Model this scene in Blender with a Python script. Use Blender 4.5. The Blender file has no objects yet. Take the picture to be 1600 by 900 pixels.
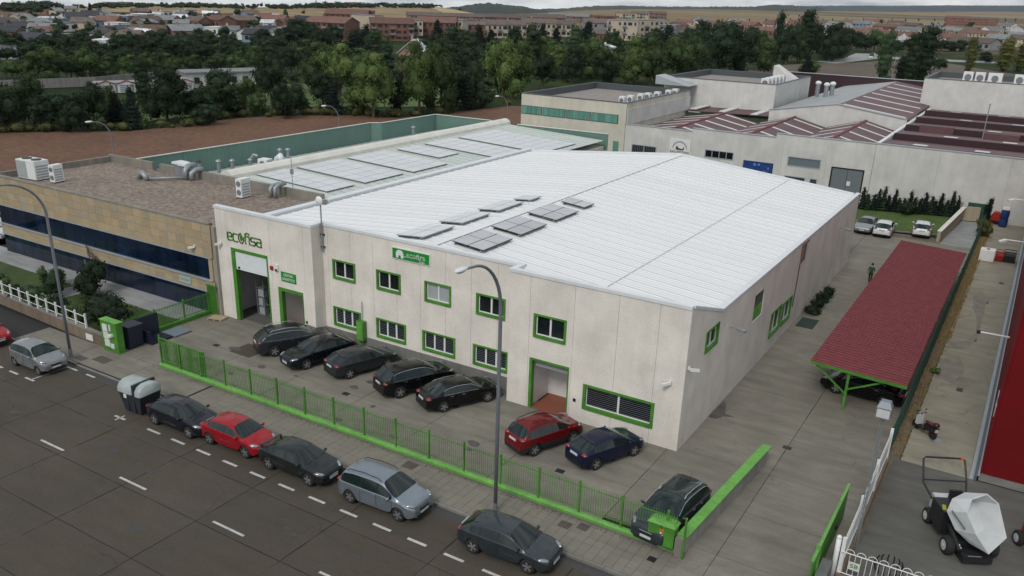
import bpy, bmesh, math, random
from mathutils import Vector, Matrix
random.seed(11)
R = math.radians
S = bpy.context.scene
COL = S.collection

# ------------------------------------------------------------------ camera
cam_d = bpy.data.cameras.new('camera')
cam = bpy.data.objects.new('camera', cam_d)
COL.objects.link(cam)
def cam_axes(yaw, p, r):
    f = Vector((math.sin(yaw)*math.cos(p), math.cos(yaw)*math.cos(p), -math.sin(p)))
    rt = Vector((math.cos(yaw), -math.sin(yaw), 0)); dn = f.cross(rt)
    return math.cos(r)*rt + math.sin(r)*dn, -math.sin(r)*rt + math.cos(r)*dn, f
_r, _d, _f = cam_axes(R(-30.971), R(21.557), R(-1.879))
m = Matrix(((_r.x, -_d.x, -_f.x, 0), (_r.y, -_d.y, -_f.y, 0), (_r.z, -_d.z, -_f.z, 21.5), (0, 0, 0, 1)))
cam.matrix_world = m
cam_d.sensor_width = 36; cam_d.lens = 36*1333/1600; cam_d.shift_y = 67.7/1600
cam_d.clip_end = 30000; cam_d.clip_start = .5
S.camera = cam
# ------------------------------------------------------------------ world, sun, exposure
W = bpy.data.worlds.new('World'); S.world = W; W.use_nodes = True
nt = W.node_tree; N = nt.nodes; L = nt.links
for n in list(N): N.remove(n)
SUN_EL, SUN_AZ = 44, 176        # azimuth measured from +y towards +x
sky = N.new('ShaderNodeTexSky'); sky.sky_type = 'NISHITA'; sky.sun_disc = False
sky.sun_elevation = R(SUN_EL); sky.sun_rotation = R(SUN_AZ)
tc = N.new('ShaderNodeTexCoord'); mp = N.new('ShaderNodeMapping'); mp.inputs['Scale'].default_value = (1.6, 1.6, 9)
nz = N.new('ShaderNodeTexNoise'); nz.inputs['Scale'].default_value = 2.2; nz.inputs['Detail'].default_value = 7; nz.inputs['Roughness'].default_value = .6
cr = N.new('ShaderNodeValToRGB'); cr.color_ramp.elements[0].position = .40; cr.color_ramp.elements[0].color = (3.6, 4.2, 5.1, 1)
cr.color_ramp.elements[1].position = .60; cr.color_ramp.elements[1].color = (13.0, 13.0, 12.8, 1)
mx = N.new('ShaderNodeMixRGB'); mx.inputs[0].default_value = .84
bg = N.new('ShaderNodeBackground'); bg.inputs[1].default_value = .078
out = N.new('ShaderNodeOutputWorld')
L.new(tc.outputs['Generated'], mp.inputs[0]); L.new(mp.outputs[0], nz.inputs[0]); L.new(nz.outputs[0], cr.inputs[0])
L.new(sky.outputs[0], mx.inputs[1]); L.new(cr.outputs[0], mx.inputs[2]); L.new(mx.outputs[0], bg.inputs[0]); L.new(bg.outputs[0], out.inputs[0])
sd = bpy.data.lights.new('sun', 'SUN'); sd.energy = 1.45; sd.angle = R(18); sd.color = (1, .96, .90)
so = bpy.data.objects.new('sun', sd); COL.objects.link(so)
dv = Vector((math.sin(R(SUN_AZ))*math.cos(R(SUN_EL)), math.cos(R(SUN_AZ))*math.cos(R(SUN_EL)), math.sin(R(SUN_EL))))
so.rotation_euler = dv.to_track_quat('Z', 'Y').to_euler()
S.view_settings.view_transform = 'Standard'; S.view_settings.look = 'None'; S.view_settings.exposure = .1; S.view_settings.gamma = 1

# ------------------------------------------------------------------ materials
def newmat(name):
    mt = bpy.data.materials.new(name); mt.use_nodes = True
    return mt, mt.node_tree.nodes, mt.node_tree.links, mt.node_tree.nodes['Principled BSDF']
def c4(c): return (c[0], c[1], c[2], 1)
def mul(c, k): return tuple(min(1, x*k) for x in c)
def mat(name, col, rough=.6, metal=0, var=.12, scale=1.5, col2=None, stretch=(1, 1, 1), bump=0, bscale=20, coat=0, rnd=0, spec=.5, fine=0, fscale=40, obj=False):
    """base colour mottled by large noise, optional fine speckle, per-object variation"""
    mt, N, L, P = newmat(name)
    P.inputs['Roughness'].default_value = rough; P.inputs['Metallic'].default_value = metal
    P.inputs['Specular IOR Level'].default_value = spec
    if coat: P.inputs['Coat Weight'].default_value = coat; P.inputs['Coat Roughness'].default_value = .04
    if obj: g = N.new('ShaderNodeTexCoord'); gout = g.outputs['Object']
    else: g = N.new('ShaderNodeNewGeometry'); gout = g.outputs['Position']
    mp = N.new('ShaderNodeMapping'); mp.inputs['Scale'].default_value = stretch; L.new(gout, mp.inputs[0])
    nz = N.new('ShaderNodeTexNoise'); nz.inputs['Scale'].default_value = scale; nz.inputs['Detail'].default_value = 6; nz.inputs['Roughness'].default_value = .62
    L.new(mp.outputs[0], nz.inputs[0])
    rp = N.new('ShaderNodeValToRGB'); rp.color_ramp.elements[0].position = .3; rp.color_ramp.elements[1].position = .7
    rp.color_ramp.elements[0].color = c4(col2 if col2 else mul(col, 1-var)); rp.color_ramp.elements[1].color = c4(mul(col, 1+(0 if col2 else var)))
    L.new(nz.outputs[0], rp.inputs[0]); cur = rp.outputs[0]
    if fine:
        n2 = N.new('ShaderNodeTexNoise'); n2.inputs['Scale'].default_value = fscale; n2.inputs['Detail'].default_value = 3; L.new(gout, n2.inputs[0])
        mr = N.new('ShaderNodeMapRange'); mr.inputs[1].default_value = .3; mr.inputs[2].default_value = .7; mr.inputs[3].default_value = 1-fine; mr.inputs[4].default_value = 1+fine
        L.new(n2.outputs[0], mr.inputs[0])
        vm = N.new('ShaderNodeVectorMath'); vm.operation = 'SCALE'; L.new(cur, vm.inputs[0]); L.new(mr.outputs[0], vm.inputs['Scale']); cur = vm.outputs[0]
    if rnd:
        oi = N.new('ShaderNodeObjectInfo'); mr = N.new('ShaderNodeMapRange'); mr.inputs[3].default_value = 1-rnd; mr.inputs[4].default_value = 1+rnd
        L.new(oi.outputs['Random'], mr.inputs[0])
        vm = N.new('ShaderNodeVectorMath'); vm.operation = 'SCALE'; L.new(cur, vm.inputs[0]); L.new(mr.outputs[0], vm.inputs['Scale']); cur = vm.outputs[0]
    L.new(cur, P.inputs['Base Color'])
    if bump:
        n3 = N.new('ShaderNodeTexNoise'); n3.inputs['Scale'].default_value = bscale; n3.inputs['Detail'].default_value = 5; L.new(gout, n3.inputs[0])
        bp = N.new('ShaderNodeBump'); bp.inputs['Strength'].default_value = bump; bp.inputs['Distance'].default_value = .05
        L.new(n3.outputs[0], bp.inputs['Height']); L.new(bp.outputs[0], P.inputs['Normal'])
    return mt
def flat(name, col, rough=.5, metal=0, **k): return mat(name, col, rough, metal, var=k.pop('var', .05), scale=k.pop('scale', 3), **k)

def stained(name, col, cracks=0, streak=.25, spots=.2, rough=.85, vertical=True, scale=.5, dark=(.09, .08, .07), speck=.08, rnd=0, fleck=60, spotscale=.35):
    """concrete: speckle, long streaks, blotchy stains and oil marks"""
    mt, N, L, P = newmat(name); P.inputs['Roughness'].default_value = rough; P.inputs['Specular IOR Level'].default_value = .3
    g = N.new('ShaderNodeNewGeometry'); pos = g.outputs['Position']
    def noise(sc, det, st=(1, 1, 1), ro=.6):
        mp = N.new('ShaderNodeMapping'); mp.inputs['Scale'].default_value = st; L.new(pos, mp.inputs[0])
        n = N.new('ShaderNodeTexNoise'); n.inputs['Scale'].default_value = sc; n.inputs['Detail'].default_value = det; n.inputs['Roughness'].default_value = ro
        L.new(mp.outputs[0], n.inputs[0]); return n.outputs[0]
    def rng(s, a, b, c, d):
        r = N.new('ShaderNodeMapRange'); r.inputs[1].default_value = a; r.inputs[2].default_value = b; r.inputs[3].default_value = c; r.inputs[4].default_value = d
        L.new(s, r.inputs[0]); return r.outputs[0]
    def mulv(a, b):
        m_ = N.new('ShaderNodeMath'); m_.operation = 'MULTIPLY'; L.new(a, m_.inputs[0]); L.new(b, m_.inputs[1]); return m_.outputs[0]
    st = noise(1.6, 5, (1, 1, .06) if vertical else (.25, 1, 1))
    k = rng(st, .35, .7, 1+streak*.3, 1-streak)
    k = mulv(k, rng(noise(scale, 7), .3, .7, 1-.13, 1+.1))
    k = mulv(k, rng(noise(fleck, 2), .3, .7, 1-speck, 1+speck))
    if rnd:
        oi = N.new('ShaderNodeObjectInfo'); k = mulv(k, rng(oi.outputs['Random'], 0, 1, 1-rnd, 1+rnd))
    vm = N.new('ShaderNodeVectorMath'); vm.operation = 'SCALE'; vm.inputs[0].default_value = col; L.new(k, vm.inputs['Scale'])
    sp = rng(noise(spotscale, 8, ro=.7), .56, .72, 0, spots)
    mix = N.new('ShaderNodeMixRGB'); L.new(sp, mix.inputs[0]); L.new(vm.outputs[0], mix.inputs[1]); mix.inputs[2].default_value = c4(dark)
    cur = mix.outputs[0]
    if cracks:
        # wandering hairline cracks
        nd = N.new('ShaderNodeTexNoise'); nd.inputs['Scale'].default_value = .8; nd.inputs['Detail'].default_value = 6; L.new(pos, nd.inputs[0])
        sc = N.new('ShaderNodeVectorMath'); sc.operation = 'SCALE'; sc.inputs['Scale'].default_value = 1.6; L.new(nd.outputs['Color'], sc.inputs[0])
        ad = N.new('ShaderNodeVectorMath'); ad.operation = 'ADD'; L.new(pos, ad.inputs[0]); L.new(sc.outputs[0], ad.inputs[1])
        vo = N.new('ShaderNodeTexVoronoi'); vo.feature = 'DISTANCE_TO_EDGE'; vo.inputs['Scale'].default_value = .22; L.new(ad.outputs[0], vo.inputs[0])
        ck = mulv(rng(vo.outputs['Distance'], 0, .007, cracks, 0), rng(noise(.3, 3), .45, .6, 0, 1))
        m3 = N.new('ShaderNodeMixRGB'); L.new(ck, m3.inputs[0]); L.new(cur, m3.inputs[1]); m3.inputs[2].default_value = c4(mul(dark, .35)); cur = m3.outputs[0]
    L.new(cur, P.inputs['Base Color'])
    bp = N.new('ShaderNodeBump'); bp.inputs['Strength'].default_value = .25; bp.inputs['Distance'].default_value = .02
    L.new(noise(25, 5), bp.inputs['Height']); L.new(bp.outputs[0], P.inputs['Normal'])
    return mt
def glass(name, col=(.02, .03, .04), rough=.06, var=.5):
    return mat(name, col, rough, 0, var=var, scale=1.2, stretch=(1, 1, .4), spec=.55, rnd=.25)
def paint(name, col, metal=.35, rough=.32):
    mt, N, L, P = newmat(name)
    P.inputs['Metallic'].default_value = metal; P.inputs['Roughness'].default_value = rough
    P.inputs['Coat Weight'].default_value = .7; P.inputs['Coat Roughness'].default_value = .03; P.inputs['Coat IOR'].default_value = 1.36; P.inputs['Specular IOR Level'].default_value = .12
    g = N.new('ShaderNodeNewGeometry'); nz = N.new('ShaderNodeTexNoise'); nz.inputs['Scale'].default_value = 3; nz.inputs['Detail'].default_value = 6
    L.new(g.outputs['Position'], nz.inputs[0]); rp = N.new('ShaderNodeValToRGB')
    rp.color_ramp.elements[0].color = c4(mul(col, .82)); rp.color_ramp.elements[1].color = c4(mul(col, 1.15)); L.new(nz.outputs[0], rp.inputs[0])
    L.new(rp.outputs[0], P.inputs['Base Color'])
    mr = N.new('ShaderNodeMapRange'); mr.inputs[3].default_value = rough*.75; mr.inputs[4].default_value = rough*1.4; L.new(nz.outputs[0], mr.inputs[0]); L.new(mr.outputs[0], P.inputs['Roughness'])
    return mt

M = {}
M['wall'] = stained('aggregate_concrete', (.715, .675, .618), streak=.06, spots=.05, speck=.07, fleck=13, dark=(.34, .28, .22))
M['wallback'] = stained('pale_render', (.60, .60, .575), streak=.08, spots=.06, speck=.04, dark=(.3, .28, .25))
M['wallwarm'] = stained('cream_render', (.60, .575, .49), streak=.08, spots=.05, speck=.03, dark=(.3, .28, .25))
M['roofwhite'] = mat('white_roof_sheet', (.735, .75, .755), .5, .0, var=.03, scale=.2, stretch=(.15, 1, 1), rnd=.02, fine=.008, fscale=2)
M['coping'] = mat('white_coping', (.66, .69, .71), .45, 0, var=.06, scale=1)
M['copinggrey'] = mat('grey_flashing', (.38, .42, .44), .45, .2, var=.08, scale=1)
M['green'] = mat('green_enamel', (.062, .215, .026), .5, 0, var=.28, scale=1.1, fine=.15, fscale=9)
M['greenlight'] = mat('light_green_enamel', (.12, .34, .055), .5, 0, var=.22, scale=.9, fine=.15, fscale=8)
M['greensign'] = flat('green_sign', (.012, .24, .03), .4)
M['white'] = flat('white_frame', (.72, .73, .72), .4)
M['glass'] = glass('dark_glass', (.012, .016, .02))
M['glassblue'] = glass('blue_glass', (.006, .014, .034), .04)
M['glassgreen'] = mat('green_glass', (.12, .29, .235), .12, 0, var=.25, scale=.8, stretch=(1, 1, .1), rnd=.12, spec=.8)
M['blind'] = flat('white_blind', (.62, .63, .62), .7, rnd=.05)
M['curtain'] = flat('grey_curtain', (.34, .37, .38), .6)
M['shutter'] = flat('white_shutter', (.68, .72, .74), .5)
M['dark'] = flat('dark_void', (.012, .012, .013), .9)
M['black'] = flat('black_plastic', (.014, .015, .016), .5)
M['tyre'] = flat('tyre_rubber', (.014, .014, .014), .85)
M['rim'] = flat('alloy_rim', (.42, .43, .44), .3, .7)
M['chrome'] = flat('chrome_trim', (.6, .62, .64), .18, .9)
M['steel'] = flat('galvanised_steel', (.30, .33, .35), .5, .5)
M['lamp'] = flat('lamp_post_grey', (.19, .21, .235), .5, .25)
M['lampglass'] = flat('lamp_glass', (.55, .56, .56), .2)
M['carglass'] = flat('tinted_car_glass', (.008, .018, .018), .03, spec=.55)
M['cartrim'] = flat('gloss_black_trim', (.008, .009, .01), .15)
M['headlight'] = flat('headlight_lens', (.30, .33, .35), .08, .6, spec=1)
M['taillight'] = flat('tail_light_lens', (.22, .008, .014), .15, spec=1)
M['plate'] = flat('number_plate', (.55, .56, .56), .4)
M['asphalt'] = stained('road_concrete', (.074, .063, .049), .45, streak=.12, spots=.6, vertical=False, scale=.22, dark=(.055, .056, .057), speck=.12, rnd=.05, fleck=14, spotscale=.16)
M['joint'] = flat('tar_joint', (.018, .018, .018), .8)
M['yard'] = stained('yard_concrete', (.212, .199, .166), .35, streak=.22, spots=.72, vertical=False, scale=.45, dark=(.12, .115, .105), speck=.09, rnd=.05, fleck=14, spotscale=.3)
M['yardbeige'] = stained('neighbour_concrete', (.30, .284, .222), .7, streak=.2, spots=.85, vertical=False, scale=.4, dark=(.12, .115, .105), speck=.08, rnd=.04, fleck=12, spotscale=.28)
M['yarddark'] = stained('neighbour_apron', (.125, .124, .112), streak=.22, spots=.35, vertical=False, scale=.4, dark=(.075, .075, .075), speck=.06, rnd=.04, fleck=12)
M['kerb'] = stained('kerb_stone', (.21, .205, .19), vertical=False, spots=.3)
M['pave'] = stained('paving_tile', (.20, .187, .156), vertical=False, streak=.1, spots=.35, dark=(.14, .13, .115), rnd=.06, speck=.07)
M['mark'] = mat('road_marking', (.58, .58, .55), .7, 0, col2=(.36, .36, .34), scale=5)
M['gravel'] = mat('roof_gravel', (.275, .225, .18), .95, 0, col2=(.15, .122, .10), scale=2.4, fine=.38, fscale=4.5, bump=.7, bscale=7)
M['gravelgrey'] = mat('grey_roof_gravel', (.26, .235, .22), .95, 0, var=.15, scale=1, fine=.2, fscale=5)
M['plough'] = mat('ploughed_soil', (.165, .080, .043), .95, 0, col2=(.100, .052, .031), scale=.09, stretch=(1, 1, 1), fine=.28, fscale=1.1, bump=.6, bscale=2)
M['soilbrown'] = mat('brown_field', (.125, .10, .075), .95, 0, col2=(.085, .065, .05), scale=.04, fine=.15, fscale=.5)
M['dirt'] = mat('dry_dirt', (.17, .135, .095), .95, 0, col2=(.10, .085, .06), scale=1.2, fine=.25, fscale=10)
M['lawn'] = mat('lawn_grass', (.050, .088, .016), .9, 0, col2=(.028, .05, .012), scale=.6, fine=.3, fscale=14, bump=.4, bscale=14)
M['lawnbright'] = mat('back_lawn', (.085, .13, .028), .9, 0, col2=(.045, .085, .018), scale=.5, fine=.3, fscale=8)  # brighter green grass for the back lawn, meadows and blades
M['brown'] = stained('brown_render_wall', (.20, .155, .115), spots=.3, speck=.06)
M['maroon'] = mat('maroon_tile', (.19, .040, .048), .7, 0, var=.18, scale=2, fine=.08, fscale=6)
M['maroonsheet'] = mat('maroon_roof_sheet', (.108, .052, .057), .6, 0, var=.18, scale=.35, stretch=(1, 1, 1), fine=.1, fscale=3)
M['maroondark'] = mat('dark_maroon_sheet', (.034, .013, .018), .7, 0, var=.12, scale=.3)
M['skylight'] = flat('translucent_sheet', (.60, .62, .60), .5)
M['redwall'] = mat('red_cladding', (.13, .003, .005), .7, 0, var=.15, scale=.3, spec=.2)
M['greenclad'] = mat('green_corrugated', (.145, .255, .215), .5, .1, var=.08, scale=.3)
M['darkseam'] = flat('dark_seam', (.10, .12, .12), .6)
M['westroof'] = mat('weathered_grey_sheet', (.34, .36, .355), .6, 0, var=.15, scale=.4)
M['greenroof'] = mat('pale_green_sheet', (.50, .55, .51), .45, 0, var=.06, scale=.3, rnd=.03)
M['ventcream'] = mat('cream_ridge_vent', (.72, .72, .65), .5, 0, col2=(.58, .58, .51), scale=.6)
M['parapet'] = stained('parapet_concrete', (.24, .225, .195), spots=.3)
M['panel'] = mat('solar_glass', (.50, .50, .51), .25, .15, var=.1, scale=.6, rnd=.08)
M['panelwhite'] = mat('solar_glass_pale', (.64, .66, .67), .2, .2, var=.04, scale=.4, rnd=.03)
M['panelframe'] = flat('solar_frame', (.035, .038, .045), .4, .4)
M['bluebin'] = flat('dark_blue_sheet', (.012, .018, .038), .45)
M['binlid'] = mat('bin_lid_grey', (.33, .38, .37), .45, 0, var=.12, scale=2)
M['bindark'] = flat('bin_body', (.022, .028, .036), .55)
M['wood'] = flat('pallet_wood', (.40, .32, .21), .8, rnd=.15)
M['red'] = flat('red_panel', (.30, .015, .012), .45)
M['orange'] = flat('orange_mark', (.6, .12, .02), .5)
M['blue'] = flat('blue_banner', (.012, .045, .19), .5, var=.5)
M['bluelight'] = flat('light_blue_print', (.10, .26, .5), .5)
M['yellow'] = flat('yellow_sticker', (.42, .42, .03), .5)
M['terracotta'] = flat('terracotta_floor', (.26, .085, .05), .6)
M['cab'] = flat('white_machine_paint', (.50, .53, .53), .4)
M['hopper'] = mat('hopper_grey', (.56, .585, .59), .4, 0, var=.08, scale=1.5)
M['trunk'] = mat('bark', (.09, .07, .05), .95, 0, var=.3, scale=3)
M['dry'] = mat('dry_grass', (.26, .18, .07), .95, 0, col2=(.15, .12, .05), scale=4)
M['skin'] = flat('skin', (.35, .2, .14), .6)
M['shirt'] = flat('green_shirt', (.02, .06, .035), .8)
M['trousers'] = flat('dark_trousers', (.01, .011, .014), .8)
M['hair'] = flat('dark_hair', (.012, .01, .008), .8)
M['ochre'] = mat('stone_slab', (.43, .31, .165), .8, 0, col2=(.30, .275, .215), scale=1.5, rnd=.10, fine=.12, fscale=10)
M['terrace'] = stained('path_concrete', (.30, .31, .31), vertical=False, spots=.15)

def leafmat(name, c1, c2):
    mt, N, L, P = newmat(name); P.inputs['Roughness'].default_value = .75; P.inputs['Specular IOR Level'].default_value = .2
    oi = N.new('ShaderNodeObjectInfo'); g = N.new('ShaderNodeTexCoord')
    nz = N.new('ShaderNodeTexNoise'); nz.inputs['Scale'].default_value = .8; nz.inputs['Detail'].default_value = 5; L.new(g.outputs['Object'], nz.inputs[0])
    rp = N.new('ShaderNodeValToRGB'); rp.color_ramp.elements[0].position = .35; rp.color_ramp.elements[1].position = .68
    rp.color_ramp.elements[0].color = c4(c2); rp.color_ramp.elements[1].color = c4(c1); L.new(nz.outputs[0], rp.inputs[0])
    mr = N.new('ShaderNodeMapRange'); mr.inputs[3].default_value = .68; mr.inputs[4].default_value = 1.32; L.new(oi.outputs['Random'], mr.inputs[0])
    vm = N.new('ShaderNodeVectorMath'); vm.operation = 'SCALE'; L.new(rp.outputs[0], vm.inputs[0]); L.new(mr.outputs[0], vm.inputs['Scale'])
    L.new(vm.outputs[0], P.inputs['Base Color'])
    return mt
LEAF = [leafmat('leaves_light', (.112, .165, .048), (.058, .092, .027)), leafmat('leaves_mid', (.066, .108, .034), (.034, .060, .020)),
        leafmat('leaves_dark', (.028, .052, .021), (.014, .028, .013)), leafmat('leaves_greygreen', (.058, .096, .045), (.022, .044, .02)),
        leafmat('leaves_deep', (.022, .042, .017), (.011, .023, .010)), leafmat('needles_dark', (.013, .028, .018), (.007, .015, .011)),
        leafmat('leaves_yellowing', (.12, .125, .03), (.05, .06, .017)), leafmat('needles_light', (.072, .115, .034), (.034, .06, .019))]

# far ground: patchwork of grass near, ochre and brown fields far
def groundmat():
    mt, N, L, P = newmat('open_country'); P.inputs['Roughness'].default_value = .95; P.inputs['Specular IOR Level'].default_value = .1
    g = N.new('ShaderNodeNewGeometry'); pos = g.outputs['Position']
    def map_(st, rot=0):
        mp = N.new('ShaderNodeMapping'); mp.inputs['Scale'].default_value = st; mp.inputs['Rotation'].default_value = (0, 0, rot); L.new(pos, mp.inputs[0]); return mp.outputs[0]
    def ramp(s, cols):
        r = N.new('ShaderNodeValToRGB'); e = r.color_ramp.elements
        for i, (p_, c) in enumerate(cols):
            if i < 2: el = e[i]; el.position = p_
            else: el = e.new(p_)
            el.color = c4(c)
        L.new(s, r.inputs[0]); return r.outputs[0]
    nz = N.new('ShaderNodeTexNoise'); nz.inputs['Scale'].default_value = .03; nz.inputs['Detail'].default_value = 9; L.new(pos, nz.inputs[0])
    near = ramp(nz.outputs[0], [(.38, (.016, .028, .010)), (.56, (.030, .050, .014)), (.74, (.085, .085, .035))])
    vo = N.new('ShaderNodeTexVoronoi'); vo.inputs['Scale'].default_value = 1; L.new(map_((.0010, .0022, 0), R(33)), vo.inputs[0])
    sx = N.new('ShaderNodeSeparateColor'); L.new(vo.outputs['Color'], sx.inputs[0])
    far = ramp(sx.outputs[0], [(.0, (.23, .175, .10)), (.25, (.15, .105, .072)), (.45, (.10, .082, .06)), (.62, (.19, .16, .09)), (.8, (.27, .21, .125)), (1, (.08, .075, .05))])
    n2 = N.new('ShaderNodeTexNoise'); n2.inputs['Scale'].default_value = .01; n2.inputs['Detail'].default_value = 8; L.new(map_((1, 2.2, 1), R(33)), n2.inputs[0])
    mr = N.new('ShaderNodeMapRange'); mr.inputs[1].default_value = .3; mr.inputs[2].default_value = .7; mr.inputs[3].default_value = .78; mr.inputs[4].default_value = 1.15; L.new(n2.outputs[0], mr.inputs[0])
    vm = N.new('ShaderNodeVectorMath'); vm.operation = 'SCALE'; L.new(far, vm.inputs[0]); L.new(mr.outputs[0], vm.inputs['Scale'])
    le = N.new('ShaderNodeVectorMath'); le.operation = 'LENGTH'; L.new(pos, le.inputs[0])
    ad = N.new('ShaderNodeMath'); ad.operation = 'MULTIPLY_ADD'; L.new(nz.outputs[0], ad.inputs[0]); ad.inputs[1].default_value = 300; L.new(le.outputs['Value'], ad.inputs[2])
    mr2 = N.new('ShaderNodeMapRange'); mr2.inputs[1].default_value = 640; mr2.inputs[2].default_value = 760; L.new(ad.outputs[0], mr2.inputs[0])
    mix = N.new('ShaderNodeMixRGB'); L.new(mr2.outputs[0], mix.inputs[0]); L.new(near, mix.inputs[1]); L.new(vm.outputs[0], mix.inputs[2])
    L.new(mix.outputs[0], P.inputs['Base Color'])
    return mt
M['country'] = groundmat()
M['forest'] = mat('forest_cover', (.026, .043, .030), .95, 0, col2=(.013, .023, .018), scale=.02, fine=.35, fscale=.08)
M['forestblue'] = mat('haze_blue_forest', (.020, .040, .050), .95, 0, col2=(.014, .028, .038), scale=.004)  # blue of distant haze put into the forest colour
M['ochrehill'] = mat('dry_hillside', (.34, .25, .11), .95, 0, col2=(.12, .085, .05), scale=.014, stretch=(1, 1, 1), fine=.25, fscale=.05)
M['ochrebright'] = mat('bright_bank', (.5, .38, .19), .95, 0, col2=(.2, .16, .09), scale=.03)

# ------------------------------------------------------------------ geometry helpers
BASE = {}
def tag(o, label=None, cat=None, group=None, kind=None):
    if label: o['label'] = label
    if cat: o['category'] = cat
    if group: o['group'] = group
    if kind: o['kind'] = kind
    return o
def root(name, label, cat, loc=(0, 0, 0), rz=0, group=None):
    o = bpy.data.objects.new(name, None); COL.objects.link(o); o.location = loc; o.rotation_euler = (0, 0, rz); o.empty_display_size = .2
    BASE[o] = Vector(loc)
    return tag(o, label, cat, group)
class MB:
    def __init__(s): s.v = []; s.f = []; s.m = []
    def add(s, vs, fs, mi=0):
        b = len(s.v); s.v += [tuple(v) for v in vs]
        for f in fs: s.f.append([i+b for i in f]); s.m.append(mi)
        return s
    def box(s, x0, y0, z0, x1, y1, z1, mi=0):
        if x0 > x1: x0, x1 = x1, x0
        if y0 > y1: y0, y1 = y1, y0
        if z0 > z1: z0, z1 = z1, z0
        return s.add([(x0, y0, z0), (x1, y0, z0), (x1, y1, z0), (x0, y1, z0), (x0, y0, z1), (x1, y0, z1), (x1, y1, z1), (x0, y1, z1)],
                     [(0, 3, 2, 1), (4, 5, 6, 7), (0, 1, 5, 4), (1, 2, 6, 5), (2, 3, 7, 6), (3, 0, 4, 7)], mi)
    def beam(s, a, b, w, h, mi=0):
        """rectangular bar from a to b, w wide sideways, h thick upwards (centred)"""
        a = Vector(a); b = Vector(b); d = (b-a).normalized(); up = Vector((0, 0, 1))
        if abs(d.z) > .95: up = Vector((0, 1, 0))
        sd_ = d.cross(up).normalized(); u = sd_.cross(d).normalized(); vs = []
        for p in (a, b):
            for i, j in ((-1, -1), (1, -1), (1, 1), (-1, 1)): vs.append(p+sd_*(w/2*i)+u*(h/2*j))
        return s.add(vs, [(3, 2, 1, 0), (4, 5, 6, 7), (0, 1, 5, 4), (1, 2, 6, 5), (2, 3, 7, 6), (3, 0, 4, 7)], mi)
    def prism(s, poly, z0, z1, mi=0):
        n = len(poly); ar = sum(poly[i][0]*poly[(i+1) % n][1]-poly[(i+1) % n][0]*poly[i][1] for i in range(n))
        if ar < 0: poly = poly[::-1]
        vs = [(p[0], p[1], z0) for p in poly]+[(p[0], p[1], z1) for p in poly]
        return s.add(vs, [tuple(range(n))[::-1], tuple(range(n, 2*n))]+[(i, (i+1) % n, n+(i+1) % n, n+i) for i in range(n)], mi)
    def prism_xz(s, poly, y0, y1, mi=0):
        n = len(poly); vs = [(p[0], y0, p[1]) for p in poly]+[(p[0], y1, p[1]) for p in poly]
        return s.add(vs, [tuple(range(n)), tuple(range(n, 2*n))[::-1]]+[(i, n+i, n+(i+1) % n, (i+1) % n) for i in range(n)], mi)
    def tube(s, pts, r, n=8, mi=0):
        pts = [Vector(p) for p in pts]; rings = []; up = None
        for i, p in enumerate(pts):
            d = (pts[min(i+1, len(pts)-1)]-pts[max(i-1, 0)]).normalized()
            if up is None: up = Vector((0, 0, 1)) if abs(d.z) < .9 else Vector((1, 0, 0))
            sd_ = d.cross(up).normalized(); up = sd_.cross(d).normalized()
            rr = r[i] if isinstance(r, (list, tuple)) else r
            rings.append([p+(sd_*math.cos(2*math.pi*k/n)+up*math.sin(2*math.pi*k/n))*rr for k in range(n)])
        vs = [v for ring in rings for v in ring]; fs = []
        for i in range(len(pts)-1):
            for k in range(n): fs.append((i*n+k, i*n+(k+1) % n, (i+1)*n+(k+1) % n, (i+1)*n+k))
        fs.append(tuple(range(n))[::-1]); fs.append(tuple((len(pts)-1)*n+k for k in range(n)))
        return s.add(vs, fs, mi)
    def lathe(s, prof, n=16, c=(0, 0, 0), axis='z', mi=0):
        vs = []; fs = []
        for (r, h) in prof:
            for k in range(n):
                a = 2*math.pi*k/n; x, y = r*math.cos(a), r*math.sin(a)
                p = (x, y, h) if axis == 'z' else ((x, h, y) if axis == 'y' else (h, x, y))
                vs.append((p[0]+c[0], p[1]+c[1], p[2]+c[2]))
        for i in range(len(prof)-1):
            for k in range(n): fs.append((i*n+k, i*n+(k+1) % n, (i+1)*n+(k+1) % n, (i+1)*n+k))
        fs.append(tuple(range(n))[::-1]); fs.append(tuple((len(prof)-1)*n+k for k in range(n)))
        return s.add(vs, fs, mi)
    def ball(s, c, r, n=10, m_=6, mi=0):
        if not isinstance(r, (list, tuple)): r = (r, r, r)
        vs = []; fs = []
        for i in range(m_+1):
            t = math.pi*i/m_
            for k in range(n): vs.append((c[0]+r[0]*math.sin(t)*math.cos(2*math.pi*k/n), c[1]+r[1]*math.sin(t)*math.sin(2*math.pi*k/n), c[2]+r[2]*math.cos(t)))
        for i in range(m_):
            for k in range(n): fs.append((i*n+k, (i+1)*n+k, (i+1)*n+(k+1) % n, i*n+(k+1) % n))
        return s.add(vs, fs, mi)
    def mesh(s, name, mats, off=None, smooth=False):
        me = bpy.data.meshes.new(name)
        vs = s.v if off is None else [(v[0]-off[0], v[1]-off[1], v[2]-off[2]) for v in s.v]
        me.from_pydata(vs, [], s.f)
        for mt in (mats if isinstance(mats, (list, tuple)) else [mats]): me.materials.append(mt)
        if len(me.materials) > 1: me.polygons.foreach_set('material_index', s.m)
        if smooth: me.polygons.foreach_set('use_smooth', [True]*len(s.f))
        me.update(); return me
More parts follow.
